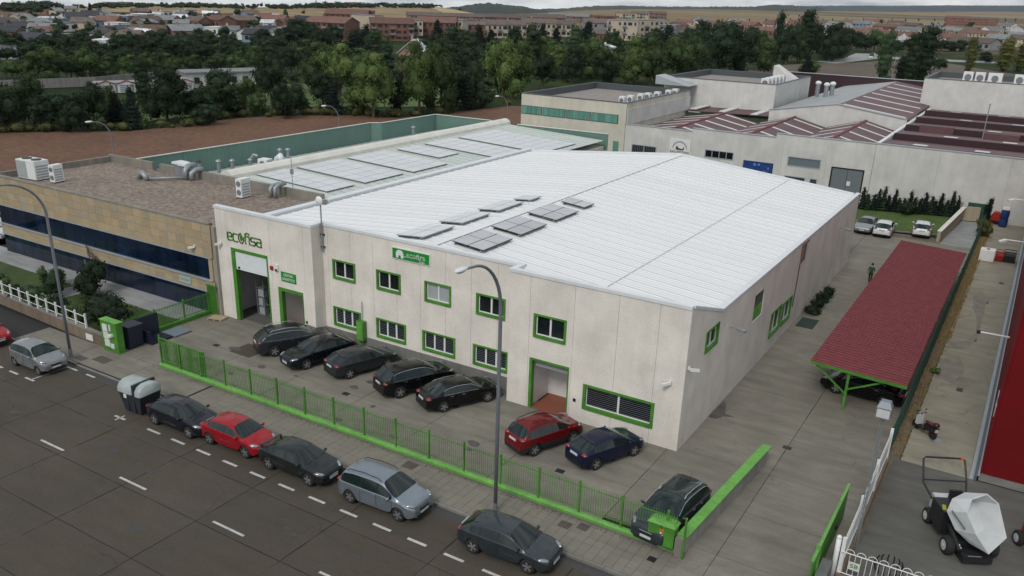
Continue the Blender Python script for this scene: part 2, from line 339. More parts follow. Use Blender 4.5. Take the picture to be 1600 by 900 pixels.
    def build(s, name, mats, parent=None, smooth=False, kind=None, label=None, fix=False):
        off = None
        if parent is not None: off = BASE.get(parent)
        me = s.mesh(name, mats, off, smooth)
        if fix:
            bm = bmesh.new(); bm.from_mesh(me); bmesh.ops.remove_doubles(bm, verts=bm.verts, dist=1e-5); bmesh.ops.recalc_face_normals(bm, faces=bm.faces); bm.to_mesh(me); bm.free()
        o = bpy.data.objects.new(name, me); COL.objects.link(o)
        if parent is not None: o.parent = parent; BASE[o] = BASE.get(parent, Vector((0, 0, 0)))
        if kind: o['kind'] = kind
        if label: o['label'] = label
        return o
def part(name, me, parent, loc=None):
    o = bpy.data.objects.new(name, me); COL.objects.link(o); o.parent = parent
    if loc: o.location = loc
    BASE[o] = BASE.get(parent, Vector((0, 0, 0)))
    return o
def dup(o, loc, rz=None, label=None, parent=None, scale=None):
    c = o.copy(); COL.objects.link(c)
    if parent is not None: c.parent = parent
    if loc is not None: c.location = loc
    if rz is not None: c.rotation_euler = (0, 0, rz)
    if label: c['label'] = label
    if scale: c.scale = scale
    for ch in list(o.children): dup(ch, None, None, None, c)
    return c
def textmesh(txt, size, mt, depth=.01):
    cu = bpy.data.curves.new('lettering', 'FONT'); cu.body = txt; cu.size = size; cu.extrude = depth; cu.align_x = 'CENTER'; cu.align_y = 'CENTER'
    o = bpy.data.objects.new('lettering', cu); COL.objects.link(o)
    dg = bpy.context.evaluated_depsgraph_get(); me = bpy.data.meshes.new_from_object(o.evaluated_get(dg)); bpy.data.objects.remove(o)
    me.materials.clear(); me.materials.append(mt); return me
def text(txt, size, mt, parent, loc, name='lettering', width=None, face='-y', depth=.01):
    """lettering standing on a wall; loc in world coordinates; face = direction it looks to"""
    me = textmesh(txt, size, mt, depth)
    xs = [v.co.x for v in me.vertices]; w = max(xs)-min(xs); k = (width/w) if width else 1
    o = bpy.data.objects.new(name, me); COL.objects.link(o); o.parent = parent
    o.location = Vector(loc)-BASE.get(parent, Vector((0, 0, 0)))
    o.rotation_euler = (R(90), 0, {'-y': 0, '+x': R(90), '-x': R(-90)}[face]); o.scale = (k, 1, 1)
    return o
STRUCT = []
def struct(name, mb, mt, **k):
    o = mb.build(name, mt, **k); o['kind'] = 'structure'; BASE[o] = Vector((0, 0, 0)); return o

# ------------------------------------------------------------------ open country, hills
def interp(tab, a):
    if a <= tab[0][0]: return tab[0][1]
    for (a0, e0), (a1, e1) in zip(tab, tab[1:]):
        if a <= a1: return e0+(e1-e0)*(a-a0)/(a1-a0)
    return tab[-1][1]
SKYL = [(-65.32, -0.02952), (-60.94, -0.02756), (-58.1, -0.02539), (-54.44, -0.02276), (-50.95, -0.02128), (-47.86, -0.02117), (-45.42, -0.02006), (-39.62, -0.01663), (-36.05, -0.01547), (-33.84, -0.02156), (-31.63, -0.0204), (-29.22, -0.01712), (-27.62, -0.01427), (-23.65, -0.01075), (-19.75, -0.00853), (-14.12, -0.0072), (-8.82, -0.0045), (-2.35, -0.0008), (2.03, 0.0018)]
def sst(t): t = max(0, min(1, t)); return t*t*(3-2*t)
def terrain(x, y):
    d = math.hypot(x, y); az = math.degrees(math.atan2(x, y))
    e = interp(SKYL, az) if -120 < az < 60 else .0
    if e < -.0024:
        D = 21.5/-e
        return 0 if d < D else 21.5+d*e-.006*(d-D)
    return (21.5+9000*e)*sst((d-2500)/6500)
mb = MB(); azs = [-180+i*4 for i in range(28)]+[-68+i*1.0 for i in range(76)]+[8+i*4 for i in range(43)]
ds = [0, 60, 130, 250, 400]+[500+i*50 for i in range(30)]+[2000+i*250 for i in range(29)]
vs = [(0, 0, -.16)]
for a in azs:
    for d in ds[1:]:
        x, y = d*math.sin(R(a)), d*math.cos(R(a)); vs.append((x, y, terrain(x, y)-.16))
nd = len(ds)-1; fs = []
for i in range(len(azs)):
    j = (i+1) % len(azs)
    fs.append((0, 1+j*nd, 1+i*nd))
    for k in range(nd-1): fs.append((1+i*nd+k, 1+j*nd+k, 1+j*nd+k+1, 1+i*nd+k+1))
mb.add(vs, fs); struct('ground', mb, M['country'], smooth=True)

def ridge(name, tab, D, thick, mt, rough, step=.12):
    mb = MB(); a = tab[0][0]; rows = []
    rnd = random.Random(3)
    while a <= tab[-1][0]:
        e = interp(tab, a); top = 21.5+D*e+rnd.uniform(-1, 1)*rough; row = []
        for k in range(9):
            t = (k-4)/4; d = D+t*thick; z = -70+(top+70)*math.cos(t*math.pi/2)**.6 if abs(t) < 1 else -70
            if k == 4: z = top
            elif abs(t) < 1: z = min(z, top-abs(t)*6+rnd.uniform(-1, 1)*rough*1.5)
            row.append((d*math.sin(R(a)), d*math.cos(R(a)), z))
        rows.append(row); a += step
    vs = [v for r_ in rows for v in r_]; fs = []
    for i in range(len(rows)-1):
        for k in range(8): fs.append((i*9+k, (i+1)*9+k, (i+1)*9+k+1, i*9+k+1))
    mb.add(vs, fs); return struct(name, mb, mt)
ridge('forest_hill', [(-36.3, -.021), (-36.05, -0.01744), (-35.05, -0.0143), (-34.05, -0.01117), (-33.05, -0.00966), (-32.04, -0.01076), (-31.04, -0.01219), (-30.03, -0.0146), (-28.82, -0.01624), (-28.4, -.019)], 2300, 500, M['forest'], 1.6)
ridge('forest_hill', [(-30.23, -0.01504), (-28.43, -0.01275), (-27.43, -0.01089), (-26.24, -0.00874), (-24.45, -0.00795), (-22.88, -0.00772), (-20.92, -0.00694), (-18.62, -0.00532), (-16.73, -0.00455), (-15.99, -0.00224), (-14.88, -0.00193), (-13.77, -0.00255), (-12.68, -0.00316)], 5200, 700, M['forest'], 2.5)
ridge('far_wooded_ridge', [(-15.6, -.0038), (-14.87, -0.00318), (-13.06, -0.00139), (-10.92, -5e-05), (-8.84, 0.00089), (-6.18, 0.00289), (-3.61, 0.0041), (0.58, 0.00646), (6, .0095)], 9300, 800, M['forestblue'], 1.5)

def sheet(name, poly, z, mt, thick=.1, kind='structure', tr=False):
    mb = MB()
    if tr:
        n = len(poly); mb.add([(p[0], p[1], terrain(*p)+z) for p in poly], [tuple(range(n))])
        bmn = mb.mesh(name, mt); bm = bmesh.new(); bm.from_mesh(bmn); bmesh.ops.triangulate(bm, faces=bm.faces); bmesh.ops.recalc_face_normals(bm, faces=bm.faces)
        for f in bm.faces:
            if f.normal.z < 0: f.normal_flip()
        bm.to_mesh(bmn); bm.free(); o = bpy.data.objects.new(name, bmn); COL.objects.link(o); o['kind'] = kind; return o
    mb.prism(poly, z-thick, z); o = struct(name, mb, mt); o['kind'] = kind; return o
sheet('dry_hillside', [(-702, 437), (-573, 358), (-600, 405), (-569, 461), (-567, 512), (-700, 640), (-760, 660), (-784, 636), (-768, 549)], .4, M['ochrehill'], tr=True)
sheet('dry_hillside', [(-560, 515), (-705, 650), (-790, 860), (-800, 980), (-760, 1060), (-555, 824), (-420, 610), (-440, 520), (-480, 505)], .3, M['ochrehill'], tr=True)
sheet('yellow_grass_bank', [(-800, 1065), (-557, 771), (-555, 824), (-702, 985)], .7, M['ochrebright'], tr=True)  # bank of yellow grass, in its own colour
sheet('ploughed_field', [(-165, 40), (-133, 68.7), (-129, 74.1), (-120.3, 83.2), (-118.8, 94), (-120.2, 103), (-116.3, 113), (-107.5, 121.8), (-100.3, 124), (-97.8, 136.5), (-94.9, 155), (-82.6, 160.3), (-62, 168), (-62, 40)], -.02, M['plough'])
sheet('brown_field', [(-92, 300), (-86.5, 346), (-77.4, 369.5), (-71.6, 377.6), (-60, 420), (-45, 425), (-10, 367), (0, 277), (0, 195), (-53.6, 195)], -.02, M['soilbrown'])
sheet('dirt_track', [(-84, 372), (-75, 366), (-69, 420), (-20, 440), (-22, 452), (-72, 442), (-77, 463), (-85, 455), (-80, 400)], .02, M['terrace'])
sheet('park_meadow', [(-170, 128), (-150, 112), (-128, 84), (-127, 100), (-132, 118), (-118, 128), (-108, 140), (-100, 150), (-115, 180), (-150, 160)], -.03, M['lawnbright'])
sheet('park_meadow', [(-228, 195), (-205, 178), (-196, 205), (-214, 214)], -.03, M['lawnbright'])

# ------------------------------------------------------------------ road, kerb, pavement
sheet('subgrade', [(-80, 3), (14, 3), (14, 112), (-80, 60)], -.135, M['joint'], .02)
RD = bpy.data.objects.new('road', None); COL.objects.link(RD); RD['kind'] = 'structure'; BASE[RD] = Vector((0, 0, 0))
xs = [-47.75+5.05*i for i in range(-5, 13)]; ys = [4, 7.2, 10.4, 13.5, 16.65, 19.82, 23.02, 26.62]
def cell(name, x0, y0, x1, y1, z0, z1, g, mt, parent, jit=0):
    mb = MB(); q = [random.uniform(-jit, jit) for _ in range(8)]
    vs = [(x0+g, y0+g), (x1-g, y0+g), (x1-g, y1-g), (x0+g, y1-g)]
    # ragged joint edges
    poly = []
    for i in range(4):
        a, b = vs[i], vs[(i+1) % 4]
        n = 5 if jit else 1
        for k in range(n):
            t = k/n; px, py = a[0]+(b[0]-a[0])*t, a[1]+(b[1]-a[1])*t
            if 0 < k: px += random.uniform(-jit, jit); py += random.uniform(-jit, jit)
            poly.append((px, py))
    mb.prism(poly, z0, z1); return mb.build(name, mt, parent)
for i in range(len(xs)-1):
    for j in range(len(ys)-1):
        cell('slab', xs[i], ys[j], xs[i+1], ys[j+1], -.13, -.12+random.uniform(0, .006), .019, M['asphalt'], RD, .022)
def mark(x0, y0, x1, y1, name='road_marking'):
    mb = MB(); mb.box(x0, y0, -.115, x1, y1, -.108); return mb.build(name, M['mark'], RD)
DX = [-36.3+1.9*i for i in range(12)]
for x in DX: mark(x, 23.88, x+.98, 24.02)
for x in (-50.5, -48.9, -47.3): mark(x, 23.88, x+.85, 24.02)
mark(-46.8, 23.95, -46.72, 26.3); mark(-46.7, 26.15, -45.8, 26.27); mark(-44.9, 26.15, -44.1, 26.27)
mark(-38.95, 23.85, -38.1, 23.99); mark(-38.55, 23.6, -38.47, 24.2)
for x in (-39.6, -33.3, -26.9, -20.7, -45.9): mark(x, 20.15, x+1.9, 20.27)
mark(-10.6, 25.2, -8.4, 25.32); mark(-10.6, 25.2, -10.48, 26.5)
mb = MB()
for x in [-75+.98*i for i in range(88)]:
    z = 0 if (x < -47.5 or -37.5 < x < -9.5) else -.07
    mb.box(x+.008, 26.62, -.13, x+.972, 26.78, z)
struct('kerb', mb, M['kerb'])
PV = bpy.data.objects.new('pavement', None); COL.objects.link(PV); PV['kind'] = 'structure'; BASE[PV] = Vector((0, 0, 0))
tiles = {}
def tile(x0, y0, w, h):
    k = random.randrange(3)
    if k not in tiles:
        mb = MB(); mb.box(0, 0, -.05, w-.012, h-.012, [0, -.003, .003][k]); tiles[k] = mb.mesh('paving_tile', M['pave'])
    return part('paving_tile', tiles[k], PV, (x0, y0, 0))
tw, th = .44, .47
mbj = MB()
for i in range(-62, 44):
    x = -26+i*tw
    if -48 < x < -37.6 or x > -9.1: continue
    for j in range(5):
        y = 26.8+j*th
        if -25 < x: tile(x, y, tw, th) if len([1]) else 0
        else: mbj.box(x+.006, y+.006, -.05, x+tw-.006, y+th-.006, random.uniform(-.003, .003))
mbj.build('paving_tiles', M['pave'], PV, kind='stuff')
mb = MB(); mb.box(-62, 26.78, -.12, -9, 29.3, -.012); mb.build('tile_bed', M['joint'], PV)
for a, b in ((-47.9, -42.7), (-42.7, -37.6)): cell('driveway_slab', a, 26.8, b, 29.2, -.12, 0, .012, M['yard'], PV)
def cover(x, y, w=.6, h=.6, name='manhole_cover'):
    mb = MB(); mb.box(x-w/2, y-h/2, -.03, x+w/2, y+h/2, .006); mb.box(x-w/2+.05, y-h/2+.05, .006, x+w/2-.05, y+h/2-.05, .012)
    return mb.build(name, M['black'] if w < .5 else M['steelrust'], PV)
M['steelrust'] = mat('cast_iron_cover', (.09, .075, .065), .8, .1, var=.3, scale=6)
for a in ((-45.8, 27.9, 1.2, .7), (-47.1, 27.3, .9, .5), (-22.7, 28.6, .7, .6), (-14.05, 28.45, .55, .5), (-13.3, 28.75, .5, .5), (-9.9, 28.3, .35, .35)): cover(*a)

# ------------------------------------------------------------------ yards
YD = bpy.data.objects.new('yard', None); COL.objects.link(YD); YD['kind'] = 'structure'; BASE[YD] = Vector((0, 0, 0))
gx = [-46.9, -44.6, -39.6, -34.5, -29.5, -24.5, -19, -12.9]
for i in range(len(gx)-1):
    for (a, b) in ((29.2, 32.9), (32.9, 38.4)): cell('slab', gx[i], a, gx[i+1], b, -.12, random.uniform(-.004, .004), .014, M['yard'], YD, .005)
gy = [26.8, 30.1, 33.9, 37.8, 42.1, 47.3, 52.9, 58, 63.5, 69, 74.6, 80.2, 86, 91.4]
for j in range(len(gy)-1):
    for (a, b) in ((-12.9 if j > 0 else -9.05, -7.75), (-7.75, -3.4)):
        cell('slab', a, gy[j], b, gy[j+1], -.12, random.uniform(-.004, .004), .014, M['yard'], YD, .005)
for (a, b) in ((80.2, 86), (86, 91.4)): cell('slab', -24, a, -12.9, b, -.12, 0, .014, M['yard'], YD)
mb = MB(); mb.box(-40.7, 33.2, 0, -38.9, 34.8, .008); mb.build('dark_patch', M['asphalt'], YD)
for (x, y) in ((-30.6, 32.8), (-16.4, 32.3), (-42.1, 33.4), (-7.75, 41.1)):
    mb = MB(); mb.box(x-.22, y-.17, 0, x+.22, y+.17, .012); mb.build('drain_grate', M['black'], YD)
mb = MB(); mb.prism([(-6.3, 91.4), (-3.4, 91.4), (-3.6, 110), (-5.0, 110)], -.1, .006); mb.build('ramp', M['terrace'], YD)
mb = MB(); mb.prism([(-24, 91.4), (-6.5, 91.4), (-6.3, 93.5), (-14, 92.6), (-24, 92.0)], -.1, .004); mb.build('dirt_strip', M['dirt'], YD)
sheet('back_lawn', [(-24, 92), (-14, 92.6), (-6.4, 95.2), (-5.9, 105), (-24, 105)], .02, M['lawnbright'])
mb = MB(); mb.beam((-24, 91.9, .05), (-14, 92.5, .05), .15, .12); mb.beam((-14, 92.5, .05), (-6.4, 95.1, .05), .15, .12); struct('lawn_kerb', mb, M['kerb'])
def stain(poly, par, m_, z=.0095):
    mb = MB(); c = (sum(p[0] for p in poly)/len(poly), sum(p[1] for p in poly)/len(poly)); q = []
    for i in range(len(poly)):
        a, b = poly[i], poly[(i+1) % len(poly)]
        for t in (0, .33, .66): q.append((a[0]+(b[0]-a[0])*t+random.uniform(-.06, .06), a[1]+(b[1]-a[1])*t+random.uniform(-.06, .06)))
    mb.prism(q, z-.02, z); o = mb.build('stain', m_, par); return o
M['stainm'] = mat('damp_stain', (.085, .08, .072), .8, 0, var=.3, scale=2)
M['stainlight'] = mat('faded_stain', (.26, .245, .2), .85, 0, col2=(.17, .16, .14), scale=1.3, fine=.15, fscale=8)
M['patch'] = mat('bluish_repair_patch', (.076, .073, .066), .8, 0, col2=(.060, .058, .053), scale=.8, fine=.12, fscale=12)
M['gutter'] = mat('road_gutter', (.066, .066, .064), .8, 0, col2=(.045, .045, .044), scale=.7, stretch=(.3, 1, 1), fine=.12, fscale=12)
for x in [-47.4+5.05*i for i in range(8)]: mb = MB(); mb.box(x+.03, 26.08, -.13, x+5.0, 26.6, -.1125); mb.build('gutter_strip', M['gutter'], RD)
rs = random.Random(77)
for q in range(26):
    x, y = rs.uniform(-45, -13), rs.choice([24.6, 25.4, 18.2, 21.8, 21.4])+rs.uniform(-.4, .4); r_ = rs.uniform(.1, .38)
    mb = MB(); mb.prism([(x+r_*rs.uniform(.6, 1.2)*math.cos(a*.7), y+r_*rs.uniform(.4, .8)*math.sin(a*.7)) for a in range(9)], -.125, -.1112+q*.00002); mb.build('oil_stain', M['gutter'], RD)
for q in range(22):
    x, y = rs.uniform(-42, -13), rs.uniform(30.2, 37); r_ = rs.uniform(.12, .45)
    mb = MB(); mb.prism([(x+r_*rs.uniform(.6, 1.2)*math.cos(a*.7), y+r_*rs.uniform(.4, .9)*math.sin(a*.7)) for a in range(9)], -.02, .0092+q*.00003); mb.build('oil_stain', M['stainm'], YD)
stain([(-12.35, 42.1), (-12.35, 44.6), (-12.0, 44.1), (-11.82, 43.1), (-11.1, 42.95), (-11.78, 42.65), (-11.9, 42.1)], YD, M['stainm'])
# neighbour yard on the right
NY = bpy.data.objects.new('neighbour_yard', None); COL.objects.link(NY); NY['kind'] = 'structure'; BASE[NY] = Vector((0, 0, 0))
ny = [43.2, 50.5, 58.6, 66.5, 74.5, 82.5, 90.5, 98.5, 107]
for j in range(len(ny)-1): cell('slab', -2.55, ny[j], .62, ny[j+1], -.12, random.uniform(-.003, .003), .012, M['yardbeige'], NY, .005)
mb = MB(); mb.prism([(-2.55, 45.2), (-2.55, 43.2), (.62, 43.2), (.62, 43.9)], -.12, .004); mb.build('concrete_edge', M['yardbeige'], NY)
cell('apron_slab', -2.9, 31.2, 4, 43.18, -.12, 0, .012, M['yarddark'], NY); cell('apron_slab', 4, 31.2, 12, 43.18, -.12, 0, .012, M['yarddark'], NY)
cell('apron_slab', -3.4, 26.8, 12, 31.18, -.12, -.002, .012, M['yarddark'], NY); cell('yard_back', -3, 107, 12, 125, -.12, 0, .02, M['yarddark'], NY)
mb = MB(); mb.prism([(-3.38, 31.2), (-2.93, 31.2), (-2.6, 43.2), (-2.57, 107), (-3.38, 107)], -.12, -.002); mb.build('soil_strip', M['dirt'], NY)
mb = MB(); mb.box(.62, 43.2, -.12, .92, 107, .003); mb.build('gutter_channel', M['copinggrey'], NY)
for (x, y, r_) in ((-1.3, 46.6, .32),):
    mb = MB(); mb.lathe([(r_, 0), (r_, .008)], 16, (x, y, 0)); mb.build('manhole_cover', M['steel'], NY)
for (x, y) in ((-.9, 54.5), (-.95, 64.3), (-.2, 80.6), (-.9, 74)):
    mb = MB(); mb.box(x-.18, y-.3, 0, x+.18, y+.3, .008); mb.build('drain_cover', M['black'], NY)
stain([(-1.38, 77.1), (-1.9, 75.3), (-1.67, 72.1), (-1.1, 69.2), (-.98, 66), (-1.3, 63.9), (-2.3, 62.9), (-2.4, 61.5), (-1.4, 62), (-.75, 64.7), (-.79, 69.3), (-.87, 74.6)], NY, M['stainlight'], .011)
stain([(-2.45, 59.3), (-1.5, 60.4), (-.9, 57.9), (-1.3, 55.3), (-2.4, 55.6)], NY, M['stainlight'], .011)
# office garden
GD = [(-62, 30.2), (-47.0, 30.2), (-47.0, 36.2), (-80, 36.2), (-80, 30.2)]
sheet('garden_lawn', GD, -.005, M['lawn'])
sheet('garden_path', [(-80, 35.4), (-48.3, 34.9), (-47.2, 35.2), (-47.2, 37.6), (-80, 37.6)], .05, M['terrace'], .15)
sheet('garden_path', [(-60.3, 30.3), (-58.2, 30.3), (-57.6, 34.95), (-59.6, 35.0)], .052, M['terrace'], .15)
sheet('side_road', [(-120, 26.8), (-80.02, 26.8), (-80.02, 60), (-73.6, 48), (-73.6, 41), (-80.02, 38.42), (-120, 60)], .0, M['asphalt'])

# ------------------------------------------------------------------ walls with openings
def cells(a0, a1, z0, z1, holes):
    hs = [(max(a0, h[0]), min(a1, h[1]), max(z0, h[2]), min(z1, h[3])) for h in holes if h[0] < a1-.001 and h[1] > a0+.001 and h[2] < z1-.001 and h[3] > z0+.001]
    A = sorted({a0, a1, *[h[0] for h in hs], *[h[1] for h in hs]}); out_ = []
    for i in range(len(A)-1):
        c = (A[i]+A[i+1])/2; blk = sorted([(h[2], h[3]) for h in hs if h[0] < c < h[1]]); z = z0
        for (b0, b1) in blk:
            if b0 > z+.001: out_.append((A[i], A[i+1], z, b0))
            z = max(z, b1)
        if z < z1-.001: out_.append((A[i], A[i+1], z, z1))
    return out_
def wall_panels(par, axis, plane, joints, z0, z1, holes, th, mt, name='wall_panel', inward=1, g=.007):
    """row of precast panels with joints; axis 'x': runs along x at y=plane; inward = direction of thickness"""
    for a0, a1 in zip(joints, joints[1:]):
        mb = MB()
        for (b0, b1, c0, c1) in cells(a0+g, a1-g, z0, z1, holes):
            if axis == 'x': mb.box(b0, plane, c0, b1, plane+th*inward, c1)
            else: mb.box(plane, b0, c0, plane+th*inward, b1, c1)
        if mb.v: mb.build(name, mt, par)
def backing(par, axis, plane, a0, a1, z0, z1, holes, th, mt, name='wall_core'):
    mb = MB()
    for (b0, b1, c0, c1) in cells(a0, a1, z0, z1, holes):
        if axis == 'x': mb.box(b0, plane, c0, b1, plane+th, c1)
        else: mb.box(plane, b0, c0, plane+th, b1, c1)
    mb.build(name, mt, par)
def window(par, axis, plane, a0, a1, z0, z1, n=2, out=-1, fw=.13, split=None, style='plain', frame='green', gm='glass', open_=None):
    """green surround, white sashes, panes. out: which way the outside looks along the other axis"""
    def B(mb, a, b, c, d, p, q):
        if axis == 'x': mb.box(a, plane+out*p, c, b, plane+out*q, d)
        else: mb.box(plane+out*p, a, c, plane+out*q, b, d)
    mb = MB(); B(mb, a0, a0+fw, z0, z1, -.16, .05); B(mb, a1-fw, a1, z0, z1, -.16, .05); B(mb, a0+fw, a1-fw, z1-fw*.8, z1, -.16, .048); B(mb, a0+fw, a1-fw, z0, z0+fw*1.15, -.16, .07)
    w = mb.build('window', M[frame], par)
    i0, i1, j0, j1 = a0+fw, a1-fw, z0+fw*1.15, z1-fw*.8
    ed = split if split else [i0+(i1-i0)*k/n for k in range(n+1)]
    for k in range(len(ed)-1):
        u0, u1 = ed[k], ed[k+1]; s = .055; mb = MB(); d0, d1 = -.15, -.085+.01*(k % 2)
        B(mb, u0, u0+s, j0, j1, d0, d1); B(mb, u1-s, u1, j0, j1, d0, d1); B(mb, u0+s, u1-s, j0, j0+s, d0, d1); B(mb, u0+s, u1-s, j1-s, j1, d0, d1)
        mb.build('sash', M['white'], w)
        mb = MB(); B(mb, u0+s, u1-s, j0+s, j1-s, -.14, -.125); mb.build('pane', M[gm if not (open_ == k) else 'curtain'], w)
        if style == 'slats':
            mb = MB(); q = 0; z = j0+s+.06
            while z < j1-s-.03: B(mb, u0+s, u1-s, z, z+.012, -.12, -.10); z += .11
            mb.build('blind_slats', M['lamp'], w)
    return w

WH = root('white_roofed_warehouse', 'large pale concrete warehouse with green window frames and white ridged sheet roof', 'warehouse', (-12.4, 37.4, 0))
FX, RX, LX = -12.4, -22.67, -37.2; WX = -45.95; Y0, Y1, YB = 37.4, 38.33, 78.9; ZT = 7.72
win_up_c = [(-36.38, -34.5), (-32.81, -30.92), (-29.13, -27.2), (-25.45, -23.47)]
win_lo_c = [(-36.48, -34.17), (-32.92, -30.57), (-29.32, -26.88), (-25.62, -23.2)]
H_l = [(-44.62, -41.2, 0, 5.16), (-40.38, -38.18, 0, 3.24)]
H_r = [(-21.25, -18.8, 0, 3.04), (-21.1, -19.1, 4.28, 5.65), (-17.9, -13.82, .87, 2.34)]
H_c = [(a, b, 4.36, 5.65) for a, b in win_up_c]+[(a, b, 1.17, 2.48) for a, b in win_lo_c]
wall_panels(WH, 'x', Y0, [WX, -44.95, -42.9, -40.9, -38.0+.05, LX], 0, ZT-.02, H_l, .12, M['wall'])
wall_panels(WH, 'x', Y0, [RX, -21.37, -18.7, -16.2, -14.0, FX], 0, ZT-.02, H_r, .12, M['wall'])
cj = [LX]+[-36.75+.02, -34.9, -33.07, -31.25, -29.45, -27.6, -25.8, -24.0][0:8]+[RX]
wall_panels(WH, 'x', Y1, cj, 0, ZT-.02, H_c, .12, M['wall'])
backing(WH, 'x', Y0+.12, WX, LX, 0, ZT-.05, H_l, .1, M['wall']); backing(WH, 'x', Y0+.12, RX, FX-.3, 0, ZT-.05, H_r, .1, M['wall']); backing(WH, 'x', Y1+.12, LX-.2, RX+.2, 0, ZT-.05, H_c, .1, M['wall'])
mb = MB(); mb.box(LX-.1, Y0+.005, 0, LX+.003, Y1, ZT-.03); mb.build('return_wall', M['wall'], WH)
mb = MB(); mb.box(RX-.003, Y0+.005, 0, RX+.1, Y1, ZT-.03); mb.build('return_wall', M['wall'], WH)
mb = MB(); mb.box(LX+.01, Y1-.05, 0, RX-.01, Y1, .93); mb.build('plinth', M['plinth'] if 'plinth' in M else stained('grey_plinth', (.19, .195, .18), spots=.3), WH)
# side wall towards the passage
H_s = [(40.0, 42.0, 4.5, 5.72), (48.65, 50.65, 3.53, 5.25), (53.2, 55.75, 1.0, 2.75), (56.05, 58.5, .95, 2.6)]
js = [Y0+.12, 39.6, 42.3]+[42.3+2.44*i for i in range(1, 15)]+[YB]
def sloped_top(y): return ZT if y < 37.7 else (7.65-(y-37.7)/(42.3-37.7)*1.5 if y < 42.3 else 6.15)
for a0, a1 in zip(js, js[1:]):
    mb = MB(); top = 6.15
    if a1 <= 42.31:
        # panel whose top follows the falling parapet
        n0, n1 = sloped_top(a0), sloped_top(a1)
        for (b0, b1, c0, c1) in cells(a0+.007, a1-.007, 0, 6.0, H_s): mb.box(FX-.12, b0, c0, FX, b1, c1)
        vs = [(FX, a0+.007, 6.0), (FX, a1-.007, 6.0), (FX, a1-.007, n1), (FX, a0+.007, n0)]; vs += [(FX-.12, v[1], v[2]) for v in vs]
        mb.add(vs, [(0, 1, 2, 3), (7, 6, 5, 4), (0, 4, 5, 1), (1, 5, 6, 2), (2, 6, 7, 3), (3, 7, 4, 0)])
    else:
        for (b0, b1, c0, c1) in cells(a0+.007, a1-.007, 0, top, H_s): mb.box(FX-.12, b0, c0, FX, b1, c1)
    mb.build('wall_panel', M['wall'], WH)
backing(WH, 'y', FX-.22, Y0+.2, YB-.1, 0, 6.1, H_s, .1, M['wall'])
mb = MB(); mb.box(WX, YB-.2, 0, FX-.3, YB, 6.1); mb.box(WX, Y0+.3, 0, WX+.2, YB-.2, 6.1); mb.build('rear_wall', M['wallback'], WH)
# dark interior so that openings look into depth
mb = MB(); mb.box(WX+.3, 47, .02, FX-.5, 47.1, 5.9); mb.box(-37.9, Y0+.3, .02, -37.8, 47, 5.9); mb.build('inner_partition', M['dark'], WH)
mb = MB(); mb.box(WX+.25, Y0+.25, .0, LX-.0, 46, .02); mb.build('inner_floor', M['yarddark'], WH)
M['seam'] = flat('seam_grey', (.34, .36, .37), .6)
# coping
def coping(pts, w, h, mt, name='coping', zoff=0):
    mb = MB()
    for a, b in zip(pts, pts[1:]): mb.beam(a, b, w, h)
    return mb.build(name, mt, WH)
c = .34; zc = ZT+.05
coping([(WX-.03, Y0+.13, zc), (LX+.05, Y0+.13, zc)], .36, .17, M['coping']); coping([(LX-.12, Y0+.31, zc+.002), (LX-.12, Y1+.3, zc+.002)], .34, .168, M['coping'])
coping([(LX+.06, Y1+.13, zc), (RX-.06, Y1+.13, zc)], .36, .17, M['coping']); coping([(RX+.12, Y0+.31, zc+.002), (RX+.12, Y1+.3, zc+.002)], .34, .168, M['coping'])
coping([(RX-.05, Y0+.13, zc), (FX-.0, Y0+.13, zc)], .36, .17, M['coping'])
coping([(FX-.14, Y0+.31, zc+.0), (FX-.14, 37.75, zc-.03), (FX-.14, 42.4, 6.22)], .34, .16, M['coping'])
coping([(FX-.14, 42.36, 6.22), (FX-.14, YB, 6.22)], .34, .15, M['coping'])
mb = MB(); mb.box(FX-.46, 38.0, 6.0, FX-.315, YB-.3, 6.06); mb.build('gutter', M['black'], WH)
for a, b in ((WX+.1, LX), (LX, RX), (RX, FX-.2)):
    yy = Y1 if a == LX else Y0
    mb = MB(); mb.box(a+.02, yy+.225, 5.8, b-.02, yy+.3, ZT-.04); mb.build('parapet_lining', M['coping'], WH)
# roof: sheets laid side by side, both slopes
XR = -29.2; XE = FX-.47; XW = WX+.25; ZR = 7.62; ZE = 6.08; ZW = 6.12
def sheetmesh(xa, za, xb, zb, w):
    """one sheet from eave a to ridge b, w wide along y, standing seams at its edges"""
    mb = MB(); g = .004
    def col(y, h): return ((xa, y, za+h), (xb, y, zb+h))
    prof = [(0, .05), (.035, .05), (.05, 0), (w*.33-.02, 0), (w*.33, .012), (w*.33+.02, 0), (w*.66-.02, 0), (w*.66, .012), (w*.66+.02, 0), (w-.02, 0), (w-g, .03)]
    vs = [p for (y, h) in prof for p in col(y, h)]; n = len(prof)
    fs = [(2*i, 2*i+1, 2*i+3, 2*i+2) if xa < xb else (2*i, 2*i+2, 2*i+3, 2*i+1) for i in range(n-1)]
    vs += [(xa, 0, za-.05), (xb, 0, zb-.05), (xa, w, za-.05), (xb, w, zb-.05)]
    fs += [(0, 2*n, 2*n+1, 1), (2*n-2, 2*n-1, 2*n+3, 2*n+2)]
    mb.add(vs, fs); return mb
y0r = 38.66; wsh = (YB-.15-y0r)/37
base = BASE[WH]
